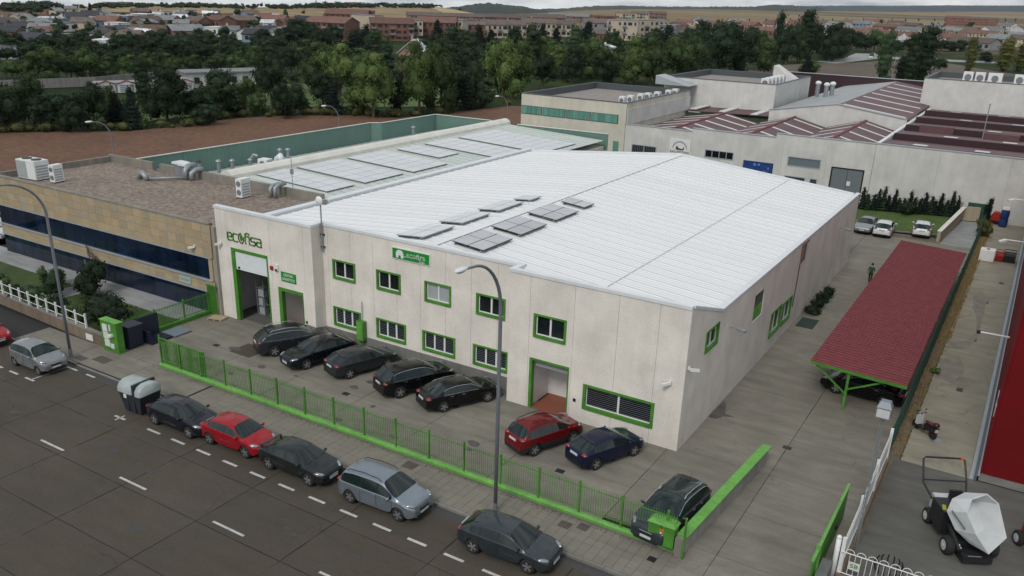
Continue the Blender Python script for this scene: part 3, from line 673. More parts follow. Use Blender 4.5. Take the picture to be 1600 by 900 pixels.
for (xa, za) in ((XE, ZE), (XW, ZW)):
    me = sheetmesh(xa, za, XR, ZR, wsh).mesh('roof_sheet', M['roofwhite'], (base.x, 0, 0))
    bm = bmesh.new(); bm.from_mesh(me)
    for f in bm.faces:
        if f.normal.z < -.1: f.normal_flip()
    bm.to_mesh(me); bm.free()
    ms_ = MB(); ms_.add([(xa, .0, za+.056), (XR, .0, ZR+.056), (XR, .034, ZR+.056), (xa, .034, za+.056)], [(0, 1, 2, 3)]); me_s = ms_.mesh('seam_shade', M['seam'], (base.x, 0, 0))  # flat grey strip paints in the shadow line at each sheet joint
    for k in range(37): sh_ = part('roof_sheet', me, WH, (0, y0r+k*wsh-base.y, 0)); part('seam_shade', me_s, sh_)
def zr(x): return ZE+(ZR-ZE)*(XE-x)/(XE-XR) if x > XR else ZW+(ZR-ZW)*(x-XW)/(XR-XW)
for (a, b, yy) in ((RX+.3, XE, Y0+.3), (XW, LX-.3, Y0+.3)):
    mb = MB(); mb.add([(a, yy, zr(a)+.01), (b, yy, zr(b)+.01), (b, y0r+.02, zr(b)+.01), (a, y0r+.02, zr(a)+.01)], [(0, 1, 2, 3)]); mb.build('roof_infill', M['roofwhite'], WH)
mb = MB(); mb.add([(XR-.32, y0r, ZR+.03), (XR, y0r, ZR+.075), (XR+.32, y0r, ZR+.03), (XR-.32, YB, ZR+.03), (XR, YB, ZR+.075), (XR+.32, YB, ZR+.03)], [(0, 1, 4, 3), (1, 2, 5, 4)]); mb.build('ridge_cap', M['roofwhite'], WH)
mb = MB()
for (xa, za) in ((XE-.0, ZE), (XW, ZW)): mb.beam((xa, YB-.05, za+.08), (XR, YB-.05, ZR+.11), .28, .12)
mb.build('rear_flashing', M['coping'], WH)
mb = MB(); mb.box(WX-.35, Y0+.32, 6.1, WX+.28, YB, 6.34); mb.build('party_flashing', M['coping'], WH)
mb = MB(); mb.box(WX+.285, Y0+.32, 6.1, WX+.42, YB, 6.2); mb.build('side_gutter', M['copinggrey'], WH)
mb = MB(); xm = -18.6
mb.box(xm-.02, y0r, zr(xm)+.015, xm+.02, YB-.2, zr(xm)+.03); mb.build('sheet_lap', M['copinggrey'], WH)
# windows
for a, b in win_up_c: window(WH, 'x', Y1, a, b, 4.36, 5.65, 2, open_=0 if False else None, gm='curtain' if a == -29.13 else 'glass')
for a, b in win_lo_c: window(WH, 'x', Y1, a, b, 1.17, 2.48, 3, style='slats')
window(WH, 'x', Y0, -21.1, -19.1, 4.28, 5.65, 2)
window(WH, 'x', Y0, -17.9, -13.82, .87, 2.34, 3, split=[-17.75, -15.85, -13.95], style='slats', fw=.17)
window(WH, 'y', FX, 40.0, 42.0, 4.5, 5.72, 2, out=1)
window(WH, 'y', FX, 53.2, 55.75, 1.0, 2.75, 2, out=1, gm='greenpane'if 'greenpane' in M else 'glass'); window(WH, 'y', FX, 56.05, 58.5, .95, 2.6, 2, out=1)
mb = MB(); mb.box(FX-.14, 48.65, 3.53, FX-.06, 50.65, 5.25); w = mb.build('window', M['green'], WH)
mb = MB(); mb.box(FX-.055, 48.72, 4.45, FX-.045, 50.58, 5.2); mb.build('pane', M['glass'], w)
mb = MB(); mb.box(FX-.055, 48.72, 3.6, FX-.04, 50.58, 4.4); mb.build('pane', M['greenlight'], w)
# doors: green surround, recess behind
def doorway(a0, a1, z1, y, fl, fr, ft, depth, wallm, floorm):
    mb = MB(); mb.box(a0, y-.04, 0, a0+fl, y+.25, z1); mb.box(a1-fr, y-.04, 0, a1, y+.25, z1); mb.box(a0+fl, y-.038, z1-ft, a1-fr, y+.25, z1); d = mb.build('door_surround', M['green'], WH)
    if wallm:
        mb = MB(); mb.box(a0, y+.26, 0, a0+.05, y+depth, z1); mb.box(a1-.05, y+.26, 0, a1, y+depth, z1); mb.box(a0, y+depth, 0, a1, y+depth+.05, z1); mb.box(a0, y+.26, z1-.05, a1, y+depth, z1); mb.build('lobby_wall', wallm, WH)
        mb = MB(); mb.box(a0+fl, y-.02, 0, a1-fr, y+depth, .03); mb.build('lobby_floor', floorm, WH)
doorway(-44.62, -41.2, 5.16, Y0, .34, .1, .2, 0, None, None)
mb = MB()
for k in range(10): mb.box(-44.28, Y0+.02+.004*(k % 2), 3.7+k*.126, -41.3, Y0+.07, 3.7+k*.126+.122)
gd = mb.build('roller_door', M['shutter'], WH)
mb = MB(); mb.ball((-44.0, Y0-.02, 3.85), (.1, .06, .08)); mb.build('door_handle', M['black'], gd)
doorway(-40.38, -38.18, 3.24, Y0, .3, .06, .22, 2.3, M['white'], M['terracotta'])
doorway(-21.25, -18.8, 3.04, Y0, .17, .07, .12, 2.2, M['white'], M['terracotta'])
mb = MB(); mb.box(-21.0, Y0+.3, 2.5, -18.9, Y0+.5, 2.92)
for k in range(5): mb.box(-21.0, Y0+.24, 2.52+k*.085, -18.9, Y0+.3, 2.57+k*.085)
mb.build('roller_box', M['curtain'], WH)
mb = MB(); mb.box(-38.6, Y0+.4, 0, -38.52, Y0+2, 2.4); mb.build('inner_door', M['wood'], WH)
# goods seen inside the big door
for (x, y, w_, d_, h_, k) in ((-43.9, 39.2, .7, .5, 2.6, 'curtain'), (-42.7, 40.2, 1.1, .5, 1.5, 'lamp'), (-41.9, 39.3, .5, .5, 1.1, 'wood')):
    t = root('stored_goods', {'curtain': 'pale tall cabinet just inside the open goods door', 'lamp': 'grey steel shelf unit inside the open goods door', 'wood': 'light wooden crate inside the open goods door'}[k], 'shelf' if k != 'wood' else 'crate', (x, y, 0))
    mb = MB()
    for i in range(4): mb.box(x-w_/2, y-d_/2, h_*i/4+.02, x+w_/2, y+d_/2, h_*i/4+.06)
    for sx in (-1, 1):
        for sy in (-1, 1): mb.box(x+sx*(w_/2)-.03, y+sy*d_/2-.03, .02, x+sx*w_/2+.03, y+sy*d_/2+.03, h_)
    mb.build('rack', M['steel'], t); mb = MB()
    for i in range(3): mb.box(x-w_/2+.08, y-d_/2+.05, h_*i/4+.07, x+w_/2-.1-.1*(i % 2), y+d_/2-.05, h_*(i+1)/4-.08)
    mb.build('boxes', M[k], t)
# downpipe notch, spalled strip and cable on the passage wall
mb = MB(); mb.box(FX, 59.15, 4.75, FX+.09, 60.2, 6.12); mb.box(FX, 59.3, 6.1, FX+.2, 60.3, 6.26); mb.box(FX+.09, 59.3, 4.9, FX+.14, 59.5, 6.1); mb.box(FX+.09, 59.8, 4.8, FX+.13, 59.95, 6.1)
mb.build('damaged_duct', mat('rusty_brown', (.16, .115, .085), .9, 0, var=.4, scale=6), WH)
mb = MB(); mb.tube([(FX+.03, 59.2, 4.8), (FX+.03, 59.1, 3), (FX+.03, 58.9, 1.6)], .025, 6); mb.build('cable', M['black'], WH)

def on_wall(name, label, cat, mb, mt, **k):
    o = mb.build(name, mt, **k); tag(o, label, cat); return o
def spot(x, y, z, dx, dy, label):
    r_ = root('wall_floodlight', label, 'lamp', (x, y, z)); mb = MB(); mb.tube([(x, y, z), (x+dx*.55, y+dy*.55, z+.05)], .025, 6); mb.build('arm', M['steel'], r_)
    mb = MB(); mb.beam((x+dx*.45, y+dy*.45, z+.05), (x+dx*.95, y+dy*.95, z), .26, .12); mb.build('lamp_head', M['steel'], r_); mb = MB(); mb.beam((x+dx*.5, y+dy*.5, z-.03), (x+dx*.9, y+dy*.9, z-.075), .2, .02); mb.build('lens', M['lampglass'], r_)
spot(FX, 44.1, 4.72, 1, -.25, 'grey floodlight on the passage wall near the street corner')
spot(FX, 71.9, 4.6, 1, -.25, 'grey floodlight far along the passage wall')
def camera_box(x, y, z, dx, dy, label):
    r_ = root('security_camera', label, 'camera', (x, y, z)); mb = MB(); mb.box(x-.05, y-.05, z-.08, x+.05, y+.05, z+.08); mb.tube([(x, y, z), (x+dx*.2, y+dy*.2, z-.06)], .025, 6); mb.build('bracket', M['white'], r_)
    mb = MB(); mb.beam((x+dx*.12-dy*.1, y+dy*.12-dx*.1, z-.06), (x+dx*.5+dy*.1, y+dy*.5+dx*.1, z-.12), .13, .13); mb.build('camera_body', M['white'], r_)
camera_box(-13.1, Y0-.04, 3.75, -.5, -.7, 'white security camera on the street front beside the corner')
camera_box(FX+.04, 37.75, 4.55, .8, .4, 'white security camera round the corner on the passage wall')
camera_box(-45.5, Y0-.04, 5.35, -.4, -.6, 'white security camera left of the tall goods door')
mb = MB(); mb.box(-40.98, Y0-.08, 4.3, -40.72, Y0, 4.55); on_wall('alarm_box', 'small red alarm box beside the green logistics sign', 'alarm', mb, M['red'])
mb = MB(); mb.box(-40.5, Y0-.1, 4.35, -40.25, Y0, 4.75); mb.box(-40.46, Y0-.14, 4.3, -40.3, Y0-.1, 4.45, 1); on_wall('siren', 'small white siren beside the red alarm box', 'siren', mb, [M['white'], M['black']])
mb = MB(); mb.box(-18.45, Y0-.05, 1.15, -18.3, Y0, 1.32); on_wall('intercom', 'small dark intercom right of the ground floor doorway', 'intercom', mb, M['black'])
mb = MB(); mb.box(-38.05, Y0-.05, 1.2, -37.92, Y0, 1.36); on_wall('intercom', 'small dark intercom beside the doorway under the logistics sign', 'intercom', mb, M['black'])
t = root('meter_cabinet', 'bright green metal cabinet on the wall between ground floor windows', 'cabinet', (-34.0, Y1-.3, 1))
mb = MB(); mb.box(-34.28, Y1-.38, .75, -33.72, Y1-.06, 2.05); mb.build('cabinet_body', M['green'], t); mb = MB(); mb.box(-34.24, Y1-.4, .8, -33.76, Y1-.38, 2.0); mb.build('door', M['greenlight'], t); mb = MB(); mb.tube([(-34.0, Y1-.1, 2.05), (-34.0, Y1-.1, 3.3)], .025, 6); mb.build('conduit', M['steel'], t)
t = root('aerial_mast', 'steel mast with small dish aerial clamped to the recessed parapet corner', 'antenna', (-37.05, Y1-.08, 6.2))
mb = MB(); mb.tube([(-37.05, Y1-.12, 6.0), (-37.05, Y1-.12, 9.35)], .045, 8); mb.build('pole', M['steel'], t)
mb = MB(); mb.box(-37.2, Y1-.14, 6.3, -36.9, Y1, 6.36); mb.box(-37.2, Y1-.14, 7.1, -36.9, Y1, 7.16); mb.build('bracket', M['black'], t)
mb = MB(); mb.lathe([(.02, 0), (.2, .05), (.3, .14)], 14, (-37.0, Y1-.42, 9.3), 'y'); mb.build('dish', M['white'], t); mb = MB(); mb.box(-36.9, Y1-.25, 9.1, -36.55, Y1, 9.4); mb.tube([(-36.9, Y1-.1, 9.2), (-36.3, Y1-.1, 9.2)], .02, 5); mb.build('radio_unit', M['steel'], t)

# signs -------------------------------------------------------------
def stroke(mb, pts, w, y0, y1, closed=False):
    ps = list(pts)+([pts[0]] if closed else [])
    for (a, b) in zip(ps, ps[1:]):
        dx, dz = b[0]-a[0], b[1]-a[1]; l = math.hypot(dx, dz) or 1e-6; ux, uz = dx/l, dz/l; nx, nz = -uz*w/2, ux*w/2; ex, ez = ux*w/2, uz*w/2
        mb.prism_xz([(a[0]-ex-nx, a[1]-ez-nz), (b[0]+ex-nx, b[1]+ez-nz), (b[0]+ex+nx, b[1]+ez+nz), (a[0]-ex+nx, a[1]-ez+nz)], y0, y1)
def rr(x0, z0, x1, z1, r): return [(x0+r, z0), (x1-r, z0), (x1, z0+r), (x1, z1-r), (x1-r, z1), (x0+r, z1), (x0, z1-r), (x0, z0+r)]
LET = {'e': [[(1, .05), (.2, 0), (0, .2), (0, .8), (.2, 1), (.8, 1), (1, .8), (1, .5), (0, .5)]],
       'c': [[(1, 0), (.2, 0), (0, .2), (0, .8), (.2, 1), (1, 1)]],
       't': [[(.1, 0), (.1, 1.25), (.45, 1.4), (.8, 1.4)], [(.1, 1), (.7, 1)]],
       'i': [[(.1, 0), (.1, 1)], [(.1, 1.25), (.1, 1.35)]],
       's': [[(0, 0), (.8, 0), (1, .2), (1, .4), (.85, .5), (.15, .5), (0, .65), (0, .8), (.2, 1), (1, 1)]],
       'a': [[(0, 1), (.8, 1), (1, .8), (1, 0), (.2, 0), (0, .15), (0, .4), (.15, .55), (1, .55)]],
       'o': [[(.2, 0), (.8, 0), (1, .2), (1, .8), (.8, 1), (.2, 1), (0, .8), (0, .2), (.2, 0)]]}
def word(mb, s, x, z, w, h, adv, sw, y0, y1):
    for ch in s:
        k = .45 if ch in 'ti' else 1
        for ln in LET[ch]: stroke(mb, [(x+p[0]*w, z+p[1]*h) for p in ln], sw, y0, y1)
        x += w*(.72 if ch == 't' else (.3 if ch == 'i' else 1))+adv
        if ch == 'o': pass
sg = root('company_lettering', 'large green company lettering on the wall above the tall goods door', 'sign', (-43, Y0, 5.9))
M_ = 0; x = -44.82; w_ = .40; h_ = .52; z_ = 5.66
for ch in 'ec': mb = MB(); word(mb, ch, x, z_, w_, h_, 0, .08, Y0-.05, Y0-.005); mb.build('letter', M['green'], sg); x += w_+.13
mb = MB(); cx, cz = x+.24, z_+.30
stroke(mb, [(cx+.25*math.cos(a), cz+.33*math.sin(a)) for a in [R(100+i*24) for i in range(9)]], .07, Y0-.05, Y0-.005)
mb.prism_xz([(cx-.02, cz-.2), (cx+.14, cz-.05), (cx+.12, cz+.16), (cx+.02, cz+.34), (cx-.09, cz+.12), (cx-.1, cz-.05)], Y0-.05, Y0-.004)
stroke(mb, [(cx+.1, cz-.3), (cx+.24, cz-.1), (cx+.25, cz+.1)], .06, Y0-.05, Y0-.005); mb.build('leaf_emblem', M['green'], sg); x += .60
for ch in 'tisa':
    mb = MB(); word(mb, ch, x, z_, w_, h_, 0, .08, Y0-.05, Y0-.005); mb.build('letter', M['green'], sg); x += (.36 if ch == 't' else .19 if ch == 'i' else w_+.13)
sg = root('logistics_sign', 'small green sign reading CENTRO LOGISTICO above the left doorway', 'sign', (-39.4, Y0, 4))
mb = MB(); mb.box(-40.02, Y0-.05, 3.72, -38.72, Y0-.002, 4.36); mb.build('board', M['greensign'], sg)
text('CENTRO', .24, M['white'], sg, (-39.37, Y0-.055, 4.17), width=.85); text('LOGISTICO', .24, M['white'], sg, (-39.37, Y0-.055, 3.9), width=1.08)
sg = root('company_board', 'long green company board with white elephant emblem below the roof edge', 'sign', (-30.1, Y1, 6.9))
mb = MB(); mb.box(-31.5, Y1-.07, 6.6, -28.68, Y1-.002, 7.32); mb.build('board', M['white'], sg); mb = MB(); mb.box(-31.45, Y1-.085, 6.65, -28.73, Y1-.07, 7.27); mb.build('board_face', M['greensign'], sg)
mb = MB(); yb0, yb1 = Y1-.1, Y1-.086; ex, ez = -30.9, 6.72
mb.prism_xz([(ex-.26, ez), (ex-.1, ez), (ex-.08, ez+.16), (ex+.08, ez+.16), (ex+.1, ez), (ex+.26, ez), (ex+.28, ez+.28), (ex+.2, ez+.44), (ex, ez+.5), (ex-.2, ez+.44), (ex-.28, ez+.28)], yb0, yb1)
stroke(mb, [(ex+.26, ez+.2), (ex+.34, ez+.08), (ex+.42, ez+.1), (ex+.44, ez+.16)], .045, yb0, yb1); mb.build('elephant_emblem', M['white'], sg)
mb = MB(); x = -30.38
for ch in 'ecotisa':
    word(mb, ch, x, 6.87, .165, .18, 0, .038, yb0, yb1); x += (.15 if ch == 't' else .085 if ch == 'i' else .235)
mb.build('lettering', M['white'], sg); text('grupo', .16, M['white'], sg, (-29.25, Y1-.095, 6.73), width=.4)

# solar arrays on the white roof ------------------------------------
def array(label, x0, x1, y0, y1, nx, ny, zf, mt, tilt=.0, lift=.22, group='small solar arrays on the white roof'):
    cx, cy = (x0+x1)/2, (y0+y1)/2
    r_ = root('solar_array', label, 'solar panels', (cx, cy, zf(cx)), 0, group)
    def Z(x, y): return zf(x)+lift+tilt*(y-y0)
    for i in range(nx):
        for j in range(ny):
            a0 = x0+(x1-x0)*i/nx+.012; a1 = x0+(x1-x0)*(i+1)/nx-.012; b0 = y0+(y1-y0)*j/ny+.012; b1 = y0+(y1-y0)*(j+1)/ny-.012
            def bx(i0, i1, j0, j1, z0, z1):
                vs = [(i0, j0, Z(i0, j0)+z0), (i1, j0, Z(i1, j0)+z0), (i1, j1, Z(i1, j1)+z0), (i0, j1, Z(i0, j1)+z0)]; vs += [(v[0], v[1], v[2]+z1-z0) for v in vs]
                return vs, [(0, 3, 2, 1), (4, 5, 6, 7), (0, 1, 5, 4), (1, 2, 6, 5), (2, 3, 7, 6), (3, 0, 4, 7)]
            mb = MB(); mb.add(*bx(a0, a1, b0, b1, -.06, 0)); f = mb.build('panel', M['panelframe'] if mt is M['panel'] or i == 0 and False else M['steel'], r_)
            fr_ = .012 if mt is not M['panel'] else .02
            mb = MB(); mb.add(*bx(a0+fr_, a1-fr_, b0+fr_, b1-fr_, 0, .004)); mb.build('glass', mt, f)
    for x in (x0+.2, x1-.2): mb = MB(); mb.beam((x, y0, zf(x)+lift/2), (x, y1, zf(x)+lift/2), .05, lift*.8); mb.build('mounting_rail', M['steel'], r_)
where = ['nearest the street', 'second from the street', 'third from the street', 'farthest from the street']
for k, (a, b, yb) in enumerate(((-29.05, -26.5, 40.2), (-29.1, -26.55, 44.55), (-29.2, -26.6, 49.15))):
    array('grey solar array right of the ridge, '+where[k], a+.55, b+.25, yb, yb+3.3, 2, 2, zr, M['panel'])
array('small grey solar array right of the ridge, farthest from the street', -28.4, -26.5, 53.6, 55.2, 2, 1, zr, M['panel'])
for k, (a, b, yb) in enumerate(((-32.5, -30.4, 39.9), (-32.4, -30.5, 44.2), (-32.3, -30.5, 48.6))):
    array('pale solar array left of the ridge, '+where[k], a, b, yb, yb+3.3, 2, 2, zr, M['panelwhite'])
array('small pale solar array left of the ridge, farthest from the street', -31.9, -30.4, 52.7, 54.3, 1, 1, zr, M['panelwhite'])

# ------------------------------------------------------------------ stone office
OF = root('stone_office_building', 'two storey office with ochre stone cladding, blue glass bands and gravel roof', 'office building', (-46.3, 37.1, 0))
OX0, OX1, OY, OB = -72.3, -46.35, 37.1, 48.0
mb = MB(); mb.box(OX0, OY+.2, 0, OX1, OB, 6.0); mb.box(OX0, OY+.06, 1.62, OX1, OY+.2, 2.5); mb.box(OX0, OY+.06, 4.1, OX1, OY+.2, 6.45); mb.build('wall', M['parapet'], OF)
mb = MB(); mb.box(OX0+.3, OY+.35, 6.0, OX1-.2, OB-.3, 6.1); mb.build('gravel_roof', M['gravel'], OF)
mb = MB(); mb.box(OX0, OY+.2, 6.0, OX1, OY+.35, 6.5); mb.box(OX0, OY+.36, 6.0, OX0+.3, OB-.3, 6.62); mb.box(OX0, OB-.3, 6.0, -66.2, OB, 6.75); mb.box(-65.2, OB-.3, 6.0, OX1+.3, OB, 6.75); mb.box(OX1-.2, OY+.36, 6.0, OX1, OB-.31, 6.35); mb.build('parapet', M['parapet'], OF)
mb = MB(); mb.box(OX0-.02, OY-.04, 6.46, OX1, OY+.33, 6.56); mb.build('coping', M['curb2'] if 'curb2' in M else M['parapet'], OF)
meS = []
for k in range(3):
    mb = MB(); mb.box(.006, 0, .006, .893, .06, .569); mb.v = [(v[0]+0, v[1], v[2]) for v in mb.v]; meS.append(mb.mesh('stone_slab', M['ochre']))
meT = []
mb = MB(); mb.box(.006, 0, .006, .893, .06, .386); meT.append(mb.mesh('stone_slab', M['ochre']))
b0 = BASE[OF]
x = OX0; i = 0
while x < OX1-.5:
    for j in range(4): part('stone_slab', meS[(i+j) % 3], OF, (x-b0.x+(.0 if j % 2 else 0), -random.uniform(0, .008), 4.14+j*.578))
    for j in range(2): part('stone_slab', meT[0], OF, (x-b0.x, -random.uniform(0, .008), 1.66+j*.395))
    x += .899; i += 1
mb = MB(); mb.box(OX0-.03, OY-.06, 4.06, OX1, OY+.06, 4.13); mb.box(OX0-.05, OY-.12, 2.45, OX1, OY+.06, 2.53); mb.box(OX0, OY-.05, 1.57, OX1, OY+.06, 1.645); mb.build('metal_sill', M['copinggrey'], OF)
npn = 20; wd = (OX1-.35-OX0)/npn
for j, (z0, z1, yy) in enumerate(((2.53, 4.06, OY+.05), (0, 1.57, OY+.08))):
    for k in range(npn):
        mb = MB(); mb.box(OX0+k*wd+.012, yy, z0+.0, OX0+(k+1)*wd-.012, yy+.03, z1); mb.build('glass_pane', M['glassblue'], OF)
mb = MB(); mb.box(OX1-.35, OY+.002, 0, OX1, OY+.2, 4.06); mb.build('corner_pier', M['ochre'], OF)
mb = MB(); mb.box(OX1+.003, OY+.1, 0, WX-.003, OY+.5, 6.35); mb.build('end_pier', stained('beige_pier', (.36, .35, .29), spots=.15), OF)
for k in range(3): pass
tt = root('flagpoles', 'three slim steel flagpoles in front of the glass office band', 'flagpoles', (-60, 36.3, 0))
for k in range(3): mb = MB(); mb.tube([(-60.2+k*.75, 36.5, .05), (-60.2+k*.75, 36.5, 1.62)], .04, 6); mb.build('pole', M['steel'], tt)
t = root('horse_sculpture', 'dark rearing figure sculpture mounted on the stone band above the entrance', 'sculpture', (-59.5, OY, 1.9))
mb = MB(); mb.tube([(-60.1, OY-.3, 2.35), (-59.9, OY-.35, 2.05), (-59.3, OY-.35, 1.9), (-58.9, OY-.3, 1.7)], [.09, .14, .13, .05], 7); mb.tube([(-60.0, OY-.3, 2.3), (-60.25, OY-.3, 2.75)], [.1, .05], 6); mb.tube([(-59.9, OY-.3, 2.0), (-60.1, OY-.3, 1.65)], .04, 5); mb.tube([(-59.1, OY-.3, 1.85), (-59.0, OY-.3, 1.5)], .04, 5)
mb.build('figure', M['trunk'], t); mb = MB(); mb.tube([(-59.5, OY, 1.9), (-59.5, OY-.35, 1.92)], .02, 5); mb.build('bracket', M['black'], t)
t = root('office_plate', 'small pale blue name plate on the lower stone band of the office', 'sign', (-49.2, OY, 2))
mb = MB(); mb.box(-49.9, OY-.06, 1.8, -48.7, OY-.015, 2.3); mb.build('board', flat('plate_blue', (.33, .43, .42), .5), t); text('AUCORE', .2, M['steel'], t, (-49.3, OY-.065, 2.05), width=.9)
camera_box(-47.9, OY-.02, 4.75, -.5, -.6, 'white security camera on the stone front near the neighbouring warehouse')

def ac(label, x, y, z, w, d, h, fans=1, rz=0, group=None, top=False):
    r_ = root('air_conditioner', label, 'air conditioner', (x, y, z), rz, group); BASE[r_] = Vector((0, 0, 0))
    mb = MB(); mb.box(-w/2, -d/2, .08, w/2, d/2, h); mb.build('casing', M['white'], r_)
    mb = MB(); mb.box(-w/2+.03, -d/2+.03, 0, -w/2+.15, d/2-.03, .08); mb.box(w/2-.15, -d/2+.03, 0, w/2-.03, d/2-.03, .08); mb.build('feet', M['black'], r_)
    for k in range(fans):
        mb = MB()
        if top: mb.lathe([(.0, 0), (min(w, d)*.3, 0), (min(w, d)*.3, .06)][1:], 14, (-w/2+w*(k+.5)/fans, 0, h)); mb.build('fan_grille', M['black'], r_)
        else: mb.lathe([(min(w*.4, h*.30/fans), 0), (min(w*.4, h*.30/fans), .02)], 14, (0, -d/2-.02, .12+h*(k+.5)/fans*.9), 'y'); mb.build('fan_grille', M['lamp'], r_)
    mb = MB()
    for k in range(5): mb.box(w/2, -d/2+.1, .2+k*h*.14, w/2+.012, d/2-.1, .2+k*h*.14+h*.08)
    mb.build('side_louvres', M['curtain'], r_)
    return r_
t = ac('large white roof chiller with grey louvred side near the left end of the office', -70.2, 39.4, 6.1, 2.3, 1.3, 1.6, 2, R(4), top=True)
mb = MB(); mb.box(-1.15, -.665, .15, .1, -.652, 1.5); o = mb.build('louvre_side', M['curtain'], t)
ac('tall white condenser beside the large roof chiller', -67.5, 39.7, 6.1, .5, .95, 1.45, 2, R(10))
ac('white condenser on the gravel roof near the white warehouse', -52.0, 45.3, 6.1, .55, 1.0, 1.5, 2, R(5))
def duct(name, label, pts, r, mt, cat='duct'):
    t = root(name, label, cat, pts[0][0] if isinstance(pts[0], list) else pts[0])
    for p in (pts if isinstance(pts[0], list) else [pts]): mb = MB(); mb.tube(p, r, 10); mb.build('pipe', mt, t, smooth=True)
    return t
duct('roof_duct', 'curved silver duct elbow lying on the gravel roof', [[(-63.7, 44.6, 6.1), (-63.6, 44.6, 6.5), (-63.2, 44.5, 6.7), (-62.8, 44.5, 6.5), (-62.7, 44.5, 6.1)]], .24, M['steel'])
duct('roof_duct', 'pair of large silver ducts bending over the rear parapet', [[(-60.6, 46.8, 6.1), (-60.6, 46.8, 6.9), (-60.7, 47.2, 7.2), (-60.8, 47.9, 7.2)], [(-60.0, 46.9, 6.1), (-60.0, 46.9, 6.7), (-59.9, 47.3, 6.95), (-59.8, 47.9, 6.95)]], .22, M['steel'])
duct('roof_duct', 'cluster of short silver ducts beside the white roof condenser', [[(-50.4, 46.6, 6.1), (-50.4, 46.6, 6.8), (-50.4, 46.9, 7.0), (-50.5, 47.6, 7.0)], [(-49.9, 46.6, 6.1), (-49.9, 46.6, 6.9), (-49.9, 47.0, 7.1), (-49.9, 47.7, 7.1)]], .16, M['steel'])
for k, (x, y) in enumerate(((-62.6, 47.9), (-61.6, 47.7))):
    t = root('roof_fan', ('left' if k == 0 else 'right')+' of two square silver roof fans at the parapet gap', 'fan', (x, y, 6.1)); mb = MB(); mb.box(x-.35, y-.35, 6.1, x+.35, y+.35, 7.0); mb.build('box', M['steel'], t); mb = MB(); mb.box(x-.5, y-.5, 7.06, x+.5, y+.5, 7.24); mb.box(x-.2, y-.2, 7, x+.2, y+.2, 7.06); mb.build('cowl', M['coping'], t)
duct('roof_pipe', 'low pipe run crossing the gravel roof', [[(-62.5, 44.6, 6.3), (-60.4, 46.9, 6.3)]], .1, M['steel'])
t = root('roof_antenna', 'thin aerial on the parapet between the office and the green roofed warehouse', 'antenna', (-49.2, 47.8, 6.7)); mb = MB(); mb.tube([(-49.2, 47.8, 6.7), (-49.2, 47.8, 9.2)], .03, 6); mb.tube([(-49.2, 47.8, 9.2), (-49.5, 47.6, 9.3)], .03, 6); mb.box(-49.3, 47.7, 7.9, -49.1, 47.9, 8.3); mb.build('pole', M['steel'], t)

# ------------------------------------------------------------------ green walled warehouse behind the office
GW = root('green_parapet_warehouse', 'long warehouse with pale green sheet roof and dark green corrugated parapet', 'warehouse', (-43.5, 48, 0))
gx0, gx1, gy0, gy1, grx = -69.4, -43.5, 48.02, 92.6, -57.4; gzr, gze = 6.55, 5.85
mb = MB(); mb.box(gx0, gy0, 0, gx1+.0, gy1, 4.2); mb.box(grx, gy0, 4.2, gx1, gy1-.6, 5.2); mb.build('wall', M['wallwarm'], GW)
def corr(a, b, z0, z1, name='parapet_panel', side=1, n=None):
    """corrugated sheet standing from a to b"""
    a = Vector((a[0], a[1], 0)); b = Vector((b[0], b[1], 0)); l = (b-a).length; d = (b-a)/l; nrm = Vector((-d.y, d.x, 0))*side; nb = max(1, int(l/5.0)); 
    for q in range(nb):
        mb = MB(); s0 = l*q/nb+.01; s1 = l*(q+1)/nb-.01; k = int((s1-s0)/.25); vs = []; fs = []
        for i in range(k*4+1):
            t = s0+(s1-s0)*i/(k*4); off = [0, .05, .05, 0][i % 4]
            p = a+d*t+nrm*off; vs += [(p.x, p.y, z0), (p.x, p.y, z1)]
        for i in range(k*4): fs.append((2*i, 2*i+2, 2*i+3, 2*i+1))
        m_ = len(vs); vs += [(v[0]-nrm.x*.1, v[1]-nrm.y*.1, v[2]) for v in (vs[0], vs[1], vs[-1], vs[-2])]
        fs.append((m_, m_+1, m_+2, m_+3)); mb.add(vs, fs); mb.build(name, M['greenclad'], GW)
gpts = [(gx0, gy0+.1), (gx0+.2, 80.5), (gx0+1.2, 81.3), (gx0+1.3, gy1-.3)]
for a, b in zip(gpts, gpts[1:]): corr(a, b, 4.1, 6.55, side=-1)
corr((gx0+1.3, gy1-.3), (-59.6, gy1), 4.1, 6.55, side=-1); corr((-55.5, gy1-.5), (gx1+.1, gy1+.2), 4.6, 6.5, side=-1)
mb = MB()
for a, b in list(zip(gpts, gpts[1:]))+[((gx0+1.3, gy1-.3), (-59.6, gy1)), ((-55.5, gy1-.5), (gx1+.1, gy1+.2))]: mb.beam((a[0], a[1], 6.58), (b[0], b[1], 6.58), .22, .06)
mb.build('parapet_cap', M['ventcream'], GW)
mb = MB(); mb.box(gx0+.3, gy0+.1, 5.2, gx1-.05, gy0+.3, 6.1); mb.build('front_upstand', M['parapet'], GW)
